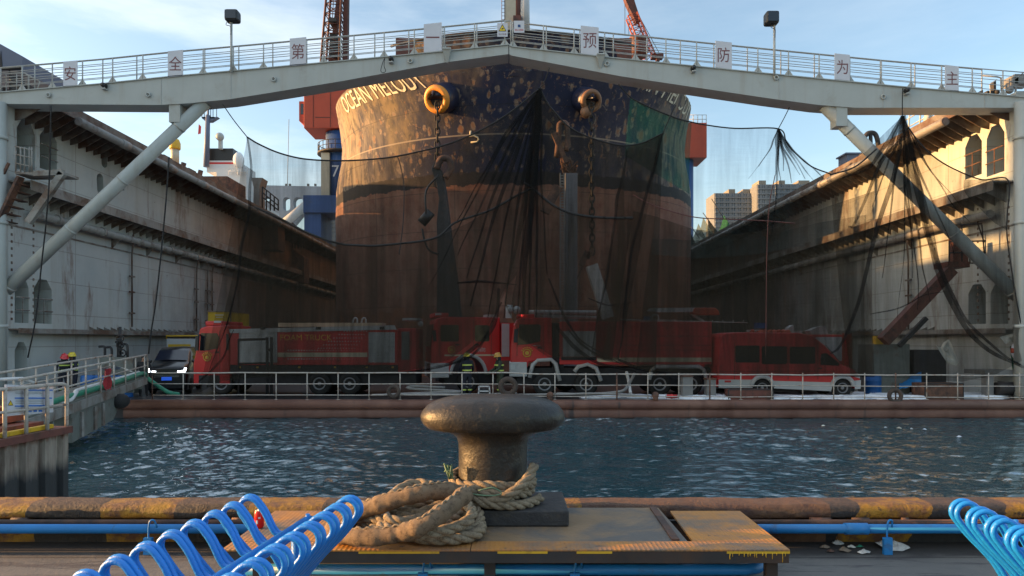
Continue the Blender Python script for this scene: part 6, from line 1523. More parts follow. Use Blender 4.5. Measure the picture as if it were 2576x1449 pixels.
for px in (12, 66, 119): m = MB(); a = sp(px, 975); m.tube([(SX, a.y, zt), (SX, a.y, sp(px, 979 - px * .085).z)], .032, 8); m.build('rail_post', M['rail'], rl)
m = MB(); q0, q1 = WX(-30, 956, SX - 2.2), WX(56, 952, SX - 2.2); m.tube([q0, q1, q1 + V3((.1, .2, -.1))], .034, 8); m.tube([q1, (q1.x, q1.y, zt)], .03, 8); m.tube([q0, (q0.x, q0.y, zt)], .03, 8); m.build('back_rail', M['hose_white'], rl)
nb = thing('notice_board', 'white safety notice board with blue bars on the landing stage railing', 'sign', WX(72, 1044, SX - .07))
def bquad(m, pts, off, th): m.prism([WX(x, y, SX - .07 + off) for x, y in pts], (-th, 0, 0))
m = MB(); bquad(m, [(14, 1047), (134, 1037), (135, 973), (14, 967)], 0, .02); m.build('board', M['sign_white'], nb)
bb_ = mat("sign_blue", (.02, .14, .5), .5, var=.03); m = MB()
def bar_(m, x0, x1, y, h): bquad(m, [(x0, y + h), (x1, y + h), (x1, y), (x0, y)], .008, .004)
for x0, x1, y, h in ((38, 63, 1000, 3), (71, 131, 1000, 3), (38, 63, 1020, 3), (71, 118, 1019, 3), (72, 133, 980, 3)): bar_(m, x0, x1, y, h)
for x in (72, 85, 98): bar_(m, x, x + 8, 1031, 5)
m.build('blue_bar', bb_, nb)
m = MB()
for y in (986, 990, 1006, 1010, 1014, 1026): bar_(m, 40, 108, y, .8)
m.build('small_print', M['grey_steel'], nb)
m = MB(); bquad(m, [(20, 1020), (34, 1020), (27, 1007)], .008, .004); m.build('triangle', M['black'], nb); m = MB(); bquad(m, [(21.6, 1019), (32.4, 1019), (27, 1009)], .013, .004); m.build('triangle_face', mat("notice_yellow", (.6, .42, .02), .5, var=.03), nb)
m = MB(); vs, fs = text2d('安全须知', 1.0); xs = [v[0] for v in vs]; y0_ = min(v[1] for v in vs); w_ = max(xs) - min(xs)
m.add([WX(46 + (a - min(xs)) / w_ * 52, 978.5 - (b - y0_) * 9.5, SX - .062) for a, b in vs], fs); m.build('lettering', M['grey_steel'], nb)
# gangway
A = V3((W(49, 0, 14.0).x, 14.0, -.05)); B = V3((W(368, 0, 25.75).x, 25.75, W(0, 950, 25.75).z)); d = (B - A); n_ = V3((0, 0, 1)).cross(d).normalized()
g = thing('gangway', 'grey green steel gangway sloping up from the landing stage to the dock floor', 'gangway', A)
wd = 1.15
m = MB(); m.prism([A, B, B + n_ * wd, A + n_ * wd], (0, 0, .05)); m.build('walkway', M['gang'], g)
for s in (0, wd):
    m = MB(); m.bar(A + n_ * s + V3((0, 0, -.12)), B + n_ * s + V3((0, 0, -.12)), .08, .24); m.build('side_girder', M['wall_steel'], g)
for i in range(9): p = A.lerp(B, (i + .5) / 9) + V3((0, 0, -.3)); m = MB(); m.bar(p, p + n_ * wd, .1, .14); m.build('cross_beam', M['gang'], g)
q0 = A.lerp(B, .28); q1 = A.lerp(B, .72); m = MB(); m.prism([q0 + V3((0, 0, -.25)), q1 + V3((0, 0, -.25)), q1.lerp(q0, .25) + V3((0, 0, -.95)), q0 + V3((0, 0, -1.0))], n_ * wd); m.build('support_box', M['gang'], g)
for f in (.12, .35, .5): p = q0.lerp(q1, f) - n_ * .04; m = MB(); m.bar(p + V3((0, 0, -.3)), p + V3((0, 0, -.95)), .1, .06); m.build('stiffener', M['wall_steel'], g)
p = A.lerp(B, .64) - n_ * .1 + V3((0, 0, -.42)); m = MB(); m.ball(tuple(p), .26, .34, .24); tag(m.build('rope_fender', M['tyre']), 'dark round fender hung under the gangway', 'fender')
for s in (0, wd):
    m = MB(); zt_ = .86; m.tube([A + n_ * s + V3((0, 0, zt_)), B + n_ * s + V3((0, 0, zt_)), B + n_ * s + d.normalized() * .25 + V3((0, 0, zt_ - .15)), B + n_ * s + d.normalized() * .3 + V3((0, 0, .0))], .03, 8); m.tube([A + n_ * s + V3((0, 0, .45)), B + n_ * s + V3((0, 0, .45))], .022, 6); m.build('handrail', M['rail'], g)
    for i in range(9): p = A.lerp(B, (i + .1) / 8.3) + n_ * s; m = MB(); m.tube([p, p + V3((0, 0, zt_))], .026, 6); m.build('rail_post', M['rail'], g)
def along(f, s, z): return A.lerp(B, f) + n_ * s + V3((0, 0, z))
m = MB(); m.tube(smooth_path([along(.1, .12, .12), along(.25, .1, .16), along(.5, .12, .14), along(.8, .1, .16), along(1.0, .1, .16), along(1.04, .0, -.1), W(420, 985, 25.6), W(450, 992, 25.9)], 5), .075, 10); tag(m.build('green_hose', M['hose_green']), 'thick green hose running up the gangway', 'hose')
m = MB(); m.tube(smooth_path([along(.2, .3, .1), along(.27, .06, .07), along(.33, .1, .2), along(.4, .2, .22), along(.7, .22, .2), along(1.0, .25, .2)], 5), .06, 10); tag(m.build('white_hose', M['hose_white']), 'flat white hose running up the gangway beside the green one', 'hose')
p = along(.56, .02, .32); rr = random.Random(2); m = MB()
m.grid([[p + d.normalized() * (-.35 + .09 * i) + V3((.05 * sin(i * 1.9 + j), .0, .34 - .085 * j - .10 * abs(sin(i * .8)) * (j / 7) + rr.uniform(-.02, .02))) for i in range(9)] for j in range(8)])
tag(m.build('red_rag', mat("red_cloth", (.30, .02, .025), .85, var=.25)), 'bunched red cloth tied to the gangway rail', 'cloth')
# stair and platform on the left end column
D = 25.7; t = thing('access_stair', 'rusty stair with a caged landing at the left end of the dock', 'stair', W(20, 660, D))
m = MB(); m.bar(W(-30, 620, D), W(52, 445, D), .1, .32, (0, 1, 0)); m.bar(W(-60, 585, D), W(22, 410, D), .08, .08, (0, 1, 0)); m.bar(W(-30, 620, D + .7), W(52, 445, D + .7), .1, .32, (0, 1, 0)); m.build('stringer', M['rust'], t)
m = MB()
for i in range(9): a = W(-22 + i * 8.5, 610 - i * 18.5, D); m.box(a.x - .12, a.x + .12, D, D + .7, a.z - .02, a.z + .02)
m.build('tread', M['rust'], t)
m = MB()
for x in (40, 52, 62, 74, 80):
    m.tube([W(x, 433, D), W(x, 370, D)], .03, 6)
for y in (370, 390, 412, 433): m.tube([W(38, y - 2, D), W(82, y + 8, D)], .028, 6)
m.build('landing_rail', M['wall_steel'], t)
m = MB(); m.box(W(38, 0, D).x, W(160, 0, D).x, D, D + .9, W(0, 438, D).z, W(0, 432, D).z); m.build('landing', M['wall_steel'], t)
m = MB(); m.bar(W(158, 436, D + .1), W(72, 560, D + .1), .24, .2, (0, 1, 0)); m.bar(W(160, 434, D + .1), W(85, 438, D + .1), .2, .2, (0, 1, 0)); m.build('strut', M['wall_steel'], t)
# ================================================================ shade nets hung across the dock entrance
def resamp(P, n):
    P = [V3(p) for p in P]; acc = [0]
    for a, b in zip(P, P[1:]): acc.append(acc[-1] + (b - a).length)
    out = []
    for i in range(n + 1):
        s = acc[-1] * i / n; k = 0
        while k < len(P) - 2 and acc[k + 1] < s: k += 1
        f = (s - acc[k]) / max(1e-6, acc[k + 1] - acc[k]); out.append(P[k].lerp(P[k + 1], f))
    return out
def netsheet(parent, name, top, bot, Dt, Db, mt, nc=70, nr=26, amp=.10, freq=5, seed=1, bulge=.15, sag=0.0):
    rr = random.Random(seed); ph = [rr.uniform(0, 6.28) for _ in range(8)]
    T = resamp([W(x, y, Dt) for x, y in top], nc); B = resamp([W(x, y, Db) for x, y in bot], nc); rows = []
    for j in range(nr + 1):
        g = j / nr; row = []
        for i in range(nc + 1):
            f = i / nc; p = T[i].lerp(B[i], g); e = min(1, 4 * g) * min(1, 3.0 * (1.1 - g))
            dy = amp * e * (sin(freq * 6.28 * f + ph[0] + 1.5 * g) + .6 * sin(freq * 2.3 * 6.28 * f + ph[1] - 2 * g) + .4 * sin(freq * 4.7 * 6.28 * f + ph[2]))
            row.append(p + V3((.25 * dy, dy * .7 + bulge * sin(pi * g), -sag * sin(pi * g))))
        rows.append(row)
    m = MB(); m.grid(rows); return m.build(name, M[mt], parent)
def fold(parent, pts, r, D0, D1=None, mt='net_fold', name='gathered_fold'):
    D1 = D1 if D1 is not None else D0; n = len(pts); P = [W(x, y, D0 + (D1 - D0) * i / max(1, n - 1)) for i, (x, y) in enumerate(pts)]
    P = smooth_path(P, 7) if n > 2 else P
    if name == 'gathered_fold' and n > 2:
        h = hash((round(pts[-1][0]), round(pts[-1][1]))) % 97
        P = [p + V3((.045 * sin(.32 * i + h) + .02 * sin(.8 * i + 2 * h), .03 * sin(.5 * i + h), 0)) * min(1, i / 6) for i, p in enumerate(P)]
    m = MB(); rad = [1.7 * r * (.45 + .55 * (1 - abs(2 * i / (len(P) - 1) - .7))) for i in range(len(P))] if name == 'gathered_fold' else r
    m.tube(P, rad, 6); return m.build(name, M[mt], parent)
M['rope_black'] = mat("black_rope", (.012, .012, .013), .8); M['rope_red'] = mat("reddish_rope", (.10, .035, .03), .8)
DT, DBn = 25.72, 25.56
# left net
n1 = thing('shade_net', 'black shade net hung over the foam truck from the left wall to the bow', 'net', W(900, 940, DT))
TA = [(622, 345), (650, 362), (700, 384), (760, 399), (830, 404), (900, 403), (980, 396), (1060, 380), (1140, 358), (1220, 322), (1290, 278), (1358, 222)]
netsheet(n1, 'mesh_sheet', TA, [(500, 988), (560, 958), (700, 944), (900, 941), (1010, 936), (1100, 922), (1180, 888), (1240, 820), (1262, 740), (1300, 690)], DT, DBn, 'net', seed=2, amp=.08)
fold(n1, TA, .03, DT - .01, None, 'rope_black', 'head_rope')
netsheet(n1, 'lower_mesh', [(628, 512), (700, 548), (775, 585), (850, 612), (960, 617), (1090, 600), (1180, 560), (1260, 510), (1340, 474)], [(520, 975), (640, 948), (900, 941), (1040, 930), (1130, 905), (1220, 835), (1275, 730)], DT + .08, DBn + .03, 'net_heavy', seed=5, amp=.07)
fold(n1, [(640, 520), (700, 548), (775, 586), (850, 612), (900, 617), (960, 617), (1090, 600), (1145, 560), (1230, 530), (1300, 492), (1340, 474)], .04, DT + .05, None, 'rope_black', 'head_rope')
for pts, r in (([(622, 345), (632, 430), (628, 520), (602, 650), (580, 790), (530, 930)], .035), ([(1255, 725), (1240, 820), (1170, 895), (1080, 928), (960, 941)], .05), ([(1262, 760), (1200, 880), (1120, 920), (1010, 938)], .03), ([(500, 960), (560, 900), (590, 830)], .03)): fold(n1, pts, r, DT)
for pts in ([(1000, 394), (1008, 420), (1016, 470), (1014, 560), (1004, 640)], [(560, 262), (590, 305), (622, 345)]): fold(n1, pts, .018, DT - .02, None, 'rope_black', 'tie_rope')
# centre net
n2 = thing('shade_net', 'black shade net drawn up to a peak in front of the bow centre', 'net', W(1400, 930, DT))
TB = [(1358, 222), (1378, 260), (1400, 287), (1430, 318), (1470, 340), (1520, 357), (1570, 366), (1620, 358), (1668, 335)]
netsheet(n2, 'mesh_sheet', TB, [(1268, 760), (1310, 850), (1380, 900), (1440, 905), (1490, 900), (1560, 915), (1650, 938)], DT, DBn, 'net_mid', seed=3, amp=.10, freq=7)
fold(n2, TB, .03, DT - .01, None, 'rope_black', 'head_rope')
netsheet(n2, 'lower_mesh', [(1340, 474), (1390, 515), (1440, 537), (1510, 547), (1592, 548)], [(1285, 770), (1320, 850), (1385, 895), (1440, 902), (1490, 898), (1540, 905)], DT + .08, DBn + .03, 'net_heavy', seed=6, amp=.07, nc=40)
fold(n2, [(1318, 460), (1340, 474), (1390, 515), (1440, 537), (1510, 547), (1592, 548)], .045, DT + .03, None, 'rope_black', 'head_rope')
netsheet(n2, 'hanging_strip', [(1578, 372), (1620, 358), (1668, 335)], [(1488, 893), (1520, 905), (1556, 905)], DT - .04, DBn, 'net_heavy', nc=20, seed=8, amp=.05, freq=2)
for tx, ty, r in ((1148, 556, .03), (1155, 640, .035), (1172, 700, .04), (1182, 770, .05), (1225, 800, .03), (1265, 800, .04), (1298, 790, .05), (1316, 800, .09), (1328, 780, .05), (1346, 800, .04), (1372, 690, .03), (1080, 720, .025)):
    fold(n2, [(1358, 224), (1358 + (tx - 1358) * .35, 224 + (ty - 224) * .30), (1358 + (tx - 1358) * .72, 224 + (ty - 224) * .68), (tx, ty)], r, DT - .02)
for pts, r in (([(1578, 380), (1560, 480), (1545, 560), (1520, 720), (1490, 890)], .035), ([(1668, 335), (1650, 400), (1610, 540), (1585, 680), (1565, 820), (1556, 905)], .035), ([(1556, 905), (1620, 930), (1700, 942)], .04), ([(1400, 820), (1440, 870), (1500, 910), (1600, 935)], .05), ([(1380, 700), (1420, 800), (1470, 860), (1560, 915)], .03), ([(1430, 830), (1480, 880), (1540, 908)], .03), ([(1150, 712), (1200, 708), (1250, 711), (1300, 716)], .03), ([(1480, 750), (1530, 768), (1590, 760)], .02)): fold(n2, pts, r, DT - .03)
fold(n2, [(1358, 224), (1372, 200), (1382, 170)], .02, DT - .01, None, 'rope_black', 'tie_rope'); fold(n2, [(1668, 335), (1690, 285), (1700, 265)], .02, DT - .01, None, 'rope_black', 'tie_rope')
# green net over the starboard bow
n3 = thing('shade_net', 'green shade net stretched over the right side of the bow', 'net', W(1650, 470, DT))
netsheet(n3, 'mesh_sheet', [(1586, 244), (1630, 268), (1690, 293), (1740, 308)], [(1572, 392), (1620, 420), (1690, 462), (1735, 488)], DT + .12, DT + .12, 'net_green', nc=30, nr=16, seed=9, amp=.05, freq=3)
fold(n3, [(1556, 212), (1586, 244), (1630, 268), (1690, 293), (1740, 308)], .025, DT + .1, None, 'rope_black', 'head_rope')
# right middle net
n4 = thing('shade_net', 'thin shade net with a tied peak against the sky right of the ship', 'net', W(1900, 940, DT))
TC = [(1668, 335), (1690, 294), (1730, 305), (1780, 315), (1850, 323), (1958, 324), (1978, 356), (2000, 384), (2040, 418), (2090, 438)]
netsheet(n4, 'mesh_sheet', TC, [(1640, 640), (1760, 650), (1900, 640), (2010, 620), (2150, 600)], DT, DT, 'net_thin', seed=12, amp=.06, freq=6)
fold(n4, [(1690, 294), (1730, 305), (1780, 315), (1850, 323), (1958, 324), (1978, 356), (2000, 384), (2040, 418), (2090, 438)], .026, DT - .01, None, 'rope_black', 'head_rope')
netsheet(n4, 'lower_mesh', [(1592, 530), (1650, 545), (1740, 575), (1850, 590), (1950, 575), (2080, 520), (2200, 480)], [(1560, 908), (1700, 938), (1830, 944), (2000, 946), (2200, 948)], DT + .05, DBn, 'net_heavy', seed=13, amp=.08, freq=6)
netsheet(n4, 'second_mesh', [(1640, 600), (1760, 605), (1900, 600), (2060, 560), (2180, 540)], [(1600, 925), (1700, 938), (1830, 944), (2000, 946), (2180, 948)], DT + .12, DBn + .04, 'net', seed=14, amp=.08, freq=4)
fold(n4, [(1592, 490), (1640, 515), (1700, 535), (1760, 548), (1850, 552), (1930, 556), (2000, 562)], .02, DT + .02, None, 'rope_red', 'head_rope')
for tx, ty, r in ((1948, 440, .05), (1942, 600, .03), (1975, 430, .03), (1995, 460, .03), (2010, 440, .03), (2030, 450, .03), (2050, 452, .03), (2075, 452, .03), (1965, 470, .02), (1905, 420, .018), (1880, 450, .012)):
    fold(n4, [(1958, 324), (1958 + (tx - 1958) * .3, 324 + (ty - 324) * .42), (tx, ty)], r, DT - .015)
fold(n4, [(1958, 324), (1972, 298), (1986, 270)], .016, DT - .01, None, 'rope_black', 'tie_rope'); fold(n4, [(1950, 440), (1935, 520), (1929, 640), (1927, 800), (1926, 900)], .016, DT - .02, None, 'rope_red', 'tie_rope')
# right peak net
n5 = thing('shade_net', 'black shade net gathered to a peak hanging by a rope under the right brace', 'net', W(2350, 940, DT - .1))
D5 = DT - .12
TD = [(2088, 440), (2130, 418), (2180, 380), (2225, 335), (2270, 292), (2300, 340), (2340, 385), (2400, 425), (2470, 452), (2532, 440)]
netsheet(n5, 'mesh_sheet', TD, [(2140, 948), (2250, 950), (2330, 956), (2420, 960), (2500, 945), (2576, 905)], D5, DBn - .02, 'net', seed=16, amp=.10, freq=8, nc=90)
fold(n5, [(2088, 440), (2150, 420), (2205, 375)], .03, D5 - .01, None, 'rope_black', 'head_rope'); fold(n5, [(2285, 320), (2310, 355), (2350, 395), (2400, 425), (2470, 452), (2535, 452), (2534, 540), (2533, 590), (2548, 700), (2576, 860)], .026, D5 - .01, None, 'rope_black', 'head_rope')
fold(n5, [(2270, 292), (2270, 250), (2271, 222)], .02, D5, None, 'rope_black', 'tie_rope')
rr = random.Random(31)
for pts, r in (([(2270, 292), (2245, 350), (2215, 420), (2150, 560), (2135, 570)], .05), ([(2270, 292), (2230, 360), (2190, 420), (2110, 450)], .05), ([(2270, 292), (2260, 380), (2225, 520), (2160, 760), (2110, 870), (2090, 890)], .055), ([(2270, 292), (2262, 400), (2240, 540), (2215, 700)], .03), ([(2272, 292), (2290, 400), (2310, 480), (2345, 620), (2400, 770), (2470, 870), (2576, 925)], .10), ([(2272, 292), (2300, 420), (2330, 560), (2370, 690), (2420, 790), (2510, 880), (2590, 930)], .06),
               ([(2272, 292), (2283, 420), (2290, 560), (2292, 700)], .03), ([(2272, 292), (2276, 420), (2272, 600), (2262, 800)], .02), ([(2272, 292), (2305, 400), (2350, 520), (2400, 640)], .03), ([(2272, 292), (2320, 400), (2390, 500), (2440, 560)], .02), ([(2270, 292), (2250, 380), (2230, 420), (2190, 520)], .03), ([(2300, 345), (2340, 430), (2420, 520)], .015), ([(2272, 300), (2268, 350), (2210, 410)], .06), ([(2272, 300), (2290, 500), (2320, 640), (2340, 760)], .03), ([(2272, 300), (2280, 480), (2300, 640), (2310, 780)], .025), ([(2190, 790), (2260, 775), (2320, 745), (2400, 730)], .018)): fold(n5, pts, r, D5 - .03)
netsheet(n5, 'corner_mesh', [(2425, 452), (2480, 452), (2535, 450)], [(2440, 500), (2500, 560), (2534, 580)], D5 - .05, D5 - .05, 'net_heavy', nc=14, nr=8, seed=18, amp=.03)
# loose ropes hanging on the left wall and the bridge
for lab, pts, D, r in (('long dark rope hanging in front of the left wall to the gangway end', [(425, 395), (418, 500), (405, 640), (392, 760), (381, 830), (374, 890)], 25.5, .03), ('dark rope hanging at the far left beside the column', [(128, 265), (125, 430), (116, 560), (106, 650), (90, 800), (70, 900)], 25.6, .028), ('thin looped cable hanging from the left half of the bridge', [(968, 145), (962, 160), (958, 178), (964, 183), (970, 178), (966, 165), (968, 148)], 25.6, .012)):
    m = MB(); m.tube(smooth_path([W(x, y, D) for x, y in pts], 5), r, 6); tag(m.build('hanging_rope', M['rope_black']), lab, 'rope')
# ================================================================ steel platform round the bollard
PZT = .31
pf = thing('steel_platform', 'low steel platform of worn yellow chequer plate around the bollard', 'platform', (0, 4.7, 0))
m = MB(); m.box(-1.80, -.26, 4.22, 4.396, PZT - .012, PZT); m.build('front_plate', M['chequer'], pf, bevel=.003)
m = MB(); m.box(-.255, 1.72, 4.222, 4.397, PZT - .012, PZT + .001); m.build('front_plate', M['chequer'], pf, bevel=.003)
m = MB(); m.prism([(-1.80, 4.40, PZT - .012), (-1.13, 4.40, PZT - .012), (-1.10, 5.19, PZT - .012), (-1.80, 5.19, PZT - .012)], (0, 0, .012)); m.build('side_plate', M['chequer'], pf)
m = MB(); m.prism([(1.165, 4.40, PZT - .012), (1.718, 4.40, PZT - .012), (1.73, 5.18, PZT - .012), (1.20, 5.18, PZT - .012)], (0, 0, .0135)); m.build('side_plate', M['chequer'], pf)
m = MB(); m.box(-1.09, 1.135, 4.401, 5.30, PZT - .06, PZT - .004); m.build('centre_slab', M['slab'], pf)
m = MB(); m.bar((1.06, 4.42, PZT), (1.09, 5.28, PZT), .05, .018); m.build('edge_angle', M['rust'], pf); m = MB(); m.bar((-1.03, 4.42, PZT + .004), (-1.01, 5.28, PZT + .004), .07, .03); m.build('edge_angle', M['rust'], pf)
m = MB(); m.box(-1.795, 1.715, 4.226, 4.27, PZT - .085, PZT - .0125); m.box(-1.795, 1.715, 5.14, 5.18, PZT - .085, PZT - .0625); m.box(1.67, 1.714, 4.27, 5.14, PZT - .085, PZT - .0125); m.box(-1.794, -1.75, 4.27, 5.14, PZT - .085, PZT - .0125); m.build('frame', M['dark'], pf)
m = MB(); rr = random.Random(9); dr = MB()
for x0, x1 in ((-.95, -.45), (-.09, .22), (.40, .62), (1.33, 1.72)):
    m.box(x0, x1, 4.2235, 4.2258, PZT - .026, PZT - .004)
x = 1.35
while x < 1.70:
    l = rr.choice((.008, .012, .02, .03, .05, .016)); r = rr.uniform(.0022, .0048); m.tube([(x, 4.2245, PZT - .02), (x + rr.uniform(-.003, .003), 4.2245, PZT - .026 - l * .6), (x, 4.2245, PZT - .03 - l)], [r, r * .7, r * .9], 5); x += rr.uniform(.010, .042)
m.build('paint_drip', M['yellow'], pf)
for x in (-1.6, -.14, 1.64):
    
    for y in (4.30, 5.08): m = MB(); m.box(x - .035, x + .035, y, y + .06, 0, PZT - .086); m.build('leg', M['dark'], pf)
# ================================================================ bollard
BX, BY = -.143, 5.10
bo = thing('mooring_bollard', 'big black cast iron mooring bollard with a broad T shaped head', 'bollard', (BX, BY, PZT))
m = MB(); m.box(BX - .55, BX + .54, 4.75, 5.345, PZT - .003, .42); m.build('base_block', M['block'], bo, bevel=.012)
prof = [(.30, .30, .42), (.285, .285, .445), (.262, .262, .47), (.256, .256, .60), (.254, .254, .75), (.256, .256, .84), (.268, .265, .885), (.30, .285, .918), (.36, .30, .94), (.43, .315, .948), (.485, .325, .958), (.516, .332, .985), (.534, .337, 1.02), (.536, .338, 1.05), (.522, .33, 1.085), (.49, .315, 1.122), (.44, .29, 1.152), (.37, .25, 1.176), (.27, .19, 1.192), (.14, .10, 1.198), (.0, .0, 1.199)]
m = MB(); rows = []
for rx, ry, z in prof:
    row = []
    for k in range(64):
        a = 2 * pi * k / 64; e = 1.0 if z < .9 else .82; ca, sa_ = cos(a), sin(a)
        row.append(V3((BX + rx * math.copysign(abs(ca) ** e, ca), BY + ry * math.copysign(abs(sa_) ** e, sa_), z)))
    rows.append(row)
m.grid(rows, wrap=True); m.build('bollard_body', M['bollard'], bo)
# ================================================================ mooring rope: three laid strands round every path
def laid(m, pts, R, lay=None, k=7, ph=0.0):
    P = smooth_path(pts, k); P = resamp(P, max(8, int(sum((b - a).length for a, b in zip(P, P[1:])) / (R * .55)))); n = len(P); lay = lay or R * 7.5
    T = [(P[min(i + 1, n - 1)] - P[max(i - 1, 0)]).normalized() for i in range(n)]
    nr = V3((0, 0, 1)); nr = (nr - T[0] * nr.dot(T[0])); nr = nr.normalized() if nr.length > .1 else T[0].orthogonal().normalized(); fr = []; s = 0; acc = []
    for i in range(n):
        nr = (nr - T[i] * nr.dot(T[i])).normalized(); fr.append((nr.copy(), T[i].cross(nr)))
        if i: s += (P[i] - P[i - 1]).length
        acc.append(s)
    for j in range(3):
        st = []
        for i in range(n):
            a = 2 * pi * (acc[i] / lay + j / 3) + ph; st.append(P[i] + (fr[i][0] * cos(a) + fr[i][1] * sin(a)) * R * .50)
        m.tube(st, R * .56, 7)
def RP(x, y, h): return WZ(x, y, PZT + h)
rp = thing('mooring_rope', 'thick manila mooring rope wound round the bollard foot and heaped beside it', 'rope', (-.6, 4.75, PZT))
RR = .035
m = MB(); turns = []; n = 110
for i in range(n + 1):
    a = -1.1 - 2 * pi * 2.6 * i / n; z = .462 + .135 * i / n + .012 * sin(3 * a); r = .256 + RR * 1.02 + .008 * sin(2.3 * a); turns.append((BX + r * cos(a), BY + r * sin(a), z))
laid(m, turns, RR, k=1); m.build('wound_turns', M['rope'], rp)
m = MB(); pts = []
for i in range(30):
    a = -.35 - 4.2 * i / 29; r = .256 + RR * 2.9 + .02 * sin(3 * a); pts.append((BX + .03 + r * cos(a), BY - .0 + r * .98 * sin(a), .467 + .02 * sin(2 * a)))
laid(m, pts, RR, k=1); m.build('outer_turn', M['rope'], rp)
m = MB(); a0 = V3((BX - .02, BY - .36, .475)); laid(m, [a0, V3((BX + .13, BY - .36, .54)), V3((BX + .235, BY - .29, .61)), V3((BX + .29, BY - .20, .67)), V3((BX + .30, BY - .16, .70))], RR * 1.05); m.build('rope_end', M['rope'], rp)
paths = [
 [(872, 1282, .10), (882, 1268, .14), (905, 1268, .16), (925, 1285, .12), (915, 1300, .08)],
 [(935, 1285, .16), (970, 1262, .20), (1005, 1232, .25), (1040, 1217, .27), (1075, 1219, .27), (1110, 1232, .25), (1160, 1240, .24), (1205, 1228, .24)],
 [(868, 1325, .05), (880, 1310, .06), (920, 1300, .10), (960, 1308, .10), (1000, 1322, .09), (1050, 1328, .09), (1100, 1318, .12), (1150, 1296, .13), (1180, 1274, .14)],
 [(930, 1330, .05), (1000, 1345, .045), (1060, 1352, .045), (1120, 1350, .045), (1170, 1340, .05), (1204, 1318, .07), (1206, 1292, .10), (1188, 1270, .14), (1150, 1268, .14), (1105, 1282, .12), (1060, 1302, .12), (1010, 1312, .12), (970, 1304, .13)],
 [(955, 1325, .09), (1030, 1342, .10), (1100, 1338, .11), (1155, 1322, .12), (1186, 1300, .15), (1180, 1275, .18), (1150, 1255, .20)],
 [(1045, 1352, .045), (1110, 1356, .045), (1170, 1352, .045), (1206, 1338, .05), (1208, 1315, .045), (1190, 1295, .05)],
 [(985, 1290, .12), (1030, 1280, .16), (1080, 1262, .18), (1120, 1250, .20), (1170, 1252, .20)],
 [(1000, 1300, .11), (1060, 1290, .14), (1110, 1272, .17), (1160, 1280, .15), (1195, 1300, .10)],
 [(905, 1312, .045), (945, 1322, .045), (1000, 1332, .07), (1070, 1335, .08), (1140, 1325, .09)],
 [(1170, 1262, .16), (1205, 1258, .17), (1245, 1262, .155), (1290, 1266, .155)]]
for i, p in enumerate(paths):
    m = MB(); laid(m, [RP(*q) for q in p], RR * (.97 + .06 * (i % 3)), ph=i * 1.1); m.build('coil', M['rope'], rp)
def sleeve(pts, r, ph):
    P = smooth_path([RP(*q) for q in pts], 10); rr = random.Random(int(ph * 10)); m = MB()
    m.tube(P, [r * (1 + .05 * sin(i * .9 + ph) + .06 * sin(i * .37 + 2 * ph) + rr.uniform(-.03, .03)) for i in range(len(P))], 14)
    # lacing ridge
    s = m.build('chafe_sleeve', M['sleeve'], rp); m = MB()
    q = [p + V3((0, -.25 * r, .97 * r + (.006 if i % 4 < 2 else -.006))) for i, p in enumerate(P)]; m.tube(q, .008, 5); m.build('seam', M['rope'], s); return s
sleeve([(895, 1290, .13), (935, 1276, .18), (985, 1260, .23), (1035, 1246, .27), (1085, 1236, .29), (1130, 1236, .28), (1178, 1250, .22)], .058, 1.0)
sleeve([(838, 1328, .055), (850, 1342, .06), (900, 1350, .075), (960, 1349, .09), (1015, 1340, .12), (1060, 1324, .17), (1100, 1298, .22), (1140, 1268, .27), (1172, 1242, .31)], .056, 2.0)
m = MB(); c = V3((BX - .29, BY - .2, .66)); rr = random.Random(8)
for i in range(9): m.tube([c + V3((rr.uniform(-.02, .02), rr.uniform(-.02, .02), -.05)), c + V3((rr.uniform(-.05, .0), rr.uniform(-.03, .03), .05)), c + V3((-.03 + rr.uniform(-.03, .03), rr.uniform(-.03, .03), .03 + rr.uniform(-.04, .03)))], .006, 5)
pts = [c + V3((-.02, -.06, -.06)), c + V3((.1, -.19, -.1)), c + V3((.26, -.22, -.12)), c + V3((.36, -.2, -.11)), c + V3((.3, -.2, -.07)), c + V3((.2, -.2, -.09))]; m.tube(smooth_path(pts, 5), .005, 5)
tag(m.build('twine_knot', M['twine']), 'frayed green twine knotted on the rope turns', 'twine')
# ================================================================ red can
p = WZ(652, 1328, PZT + .001); t = thing('drink_can', 'red drink can standing on the chequer plate behind the blue seat', 'can', p)
m = MB(); m.lathe([(.0, 0), (.024, 0), (.028, .006), (.033, .014), (.033, .104), (.028, .118), (.0265, .121)], p, 28); m.build('can_body', M['can_red'], t)
m = MB(); m.lathe([(.0265, .1205), (.027, .124), (.0245, .124), (.0235, .1185), (.0, .1185)], p, 28); m.tube([p + V3((-.006, -.004, .121)), p + V3((.012, -.004, .122))], .004, 6); m.build('lid', M['can_top'], t)
m = MB()
for k in range(2):
    rows = []
    for z in (.035 + k * .035, .06 + k * .022): rows.append([p + V3((.0334 * sin(a), -.0334 * cos(a), z)) for a in [(-.35 + .5 * k + .45 * i / 6) for i in range(7)]])
    m.grid(rows)
m.build('label_patch', M['sign_white'], t)
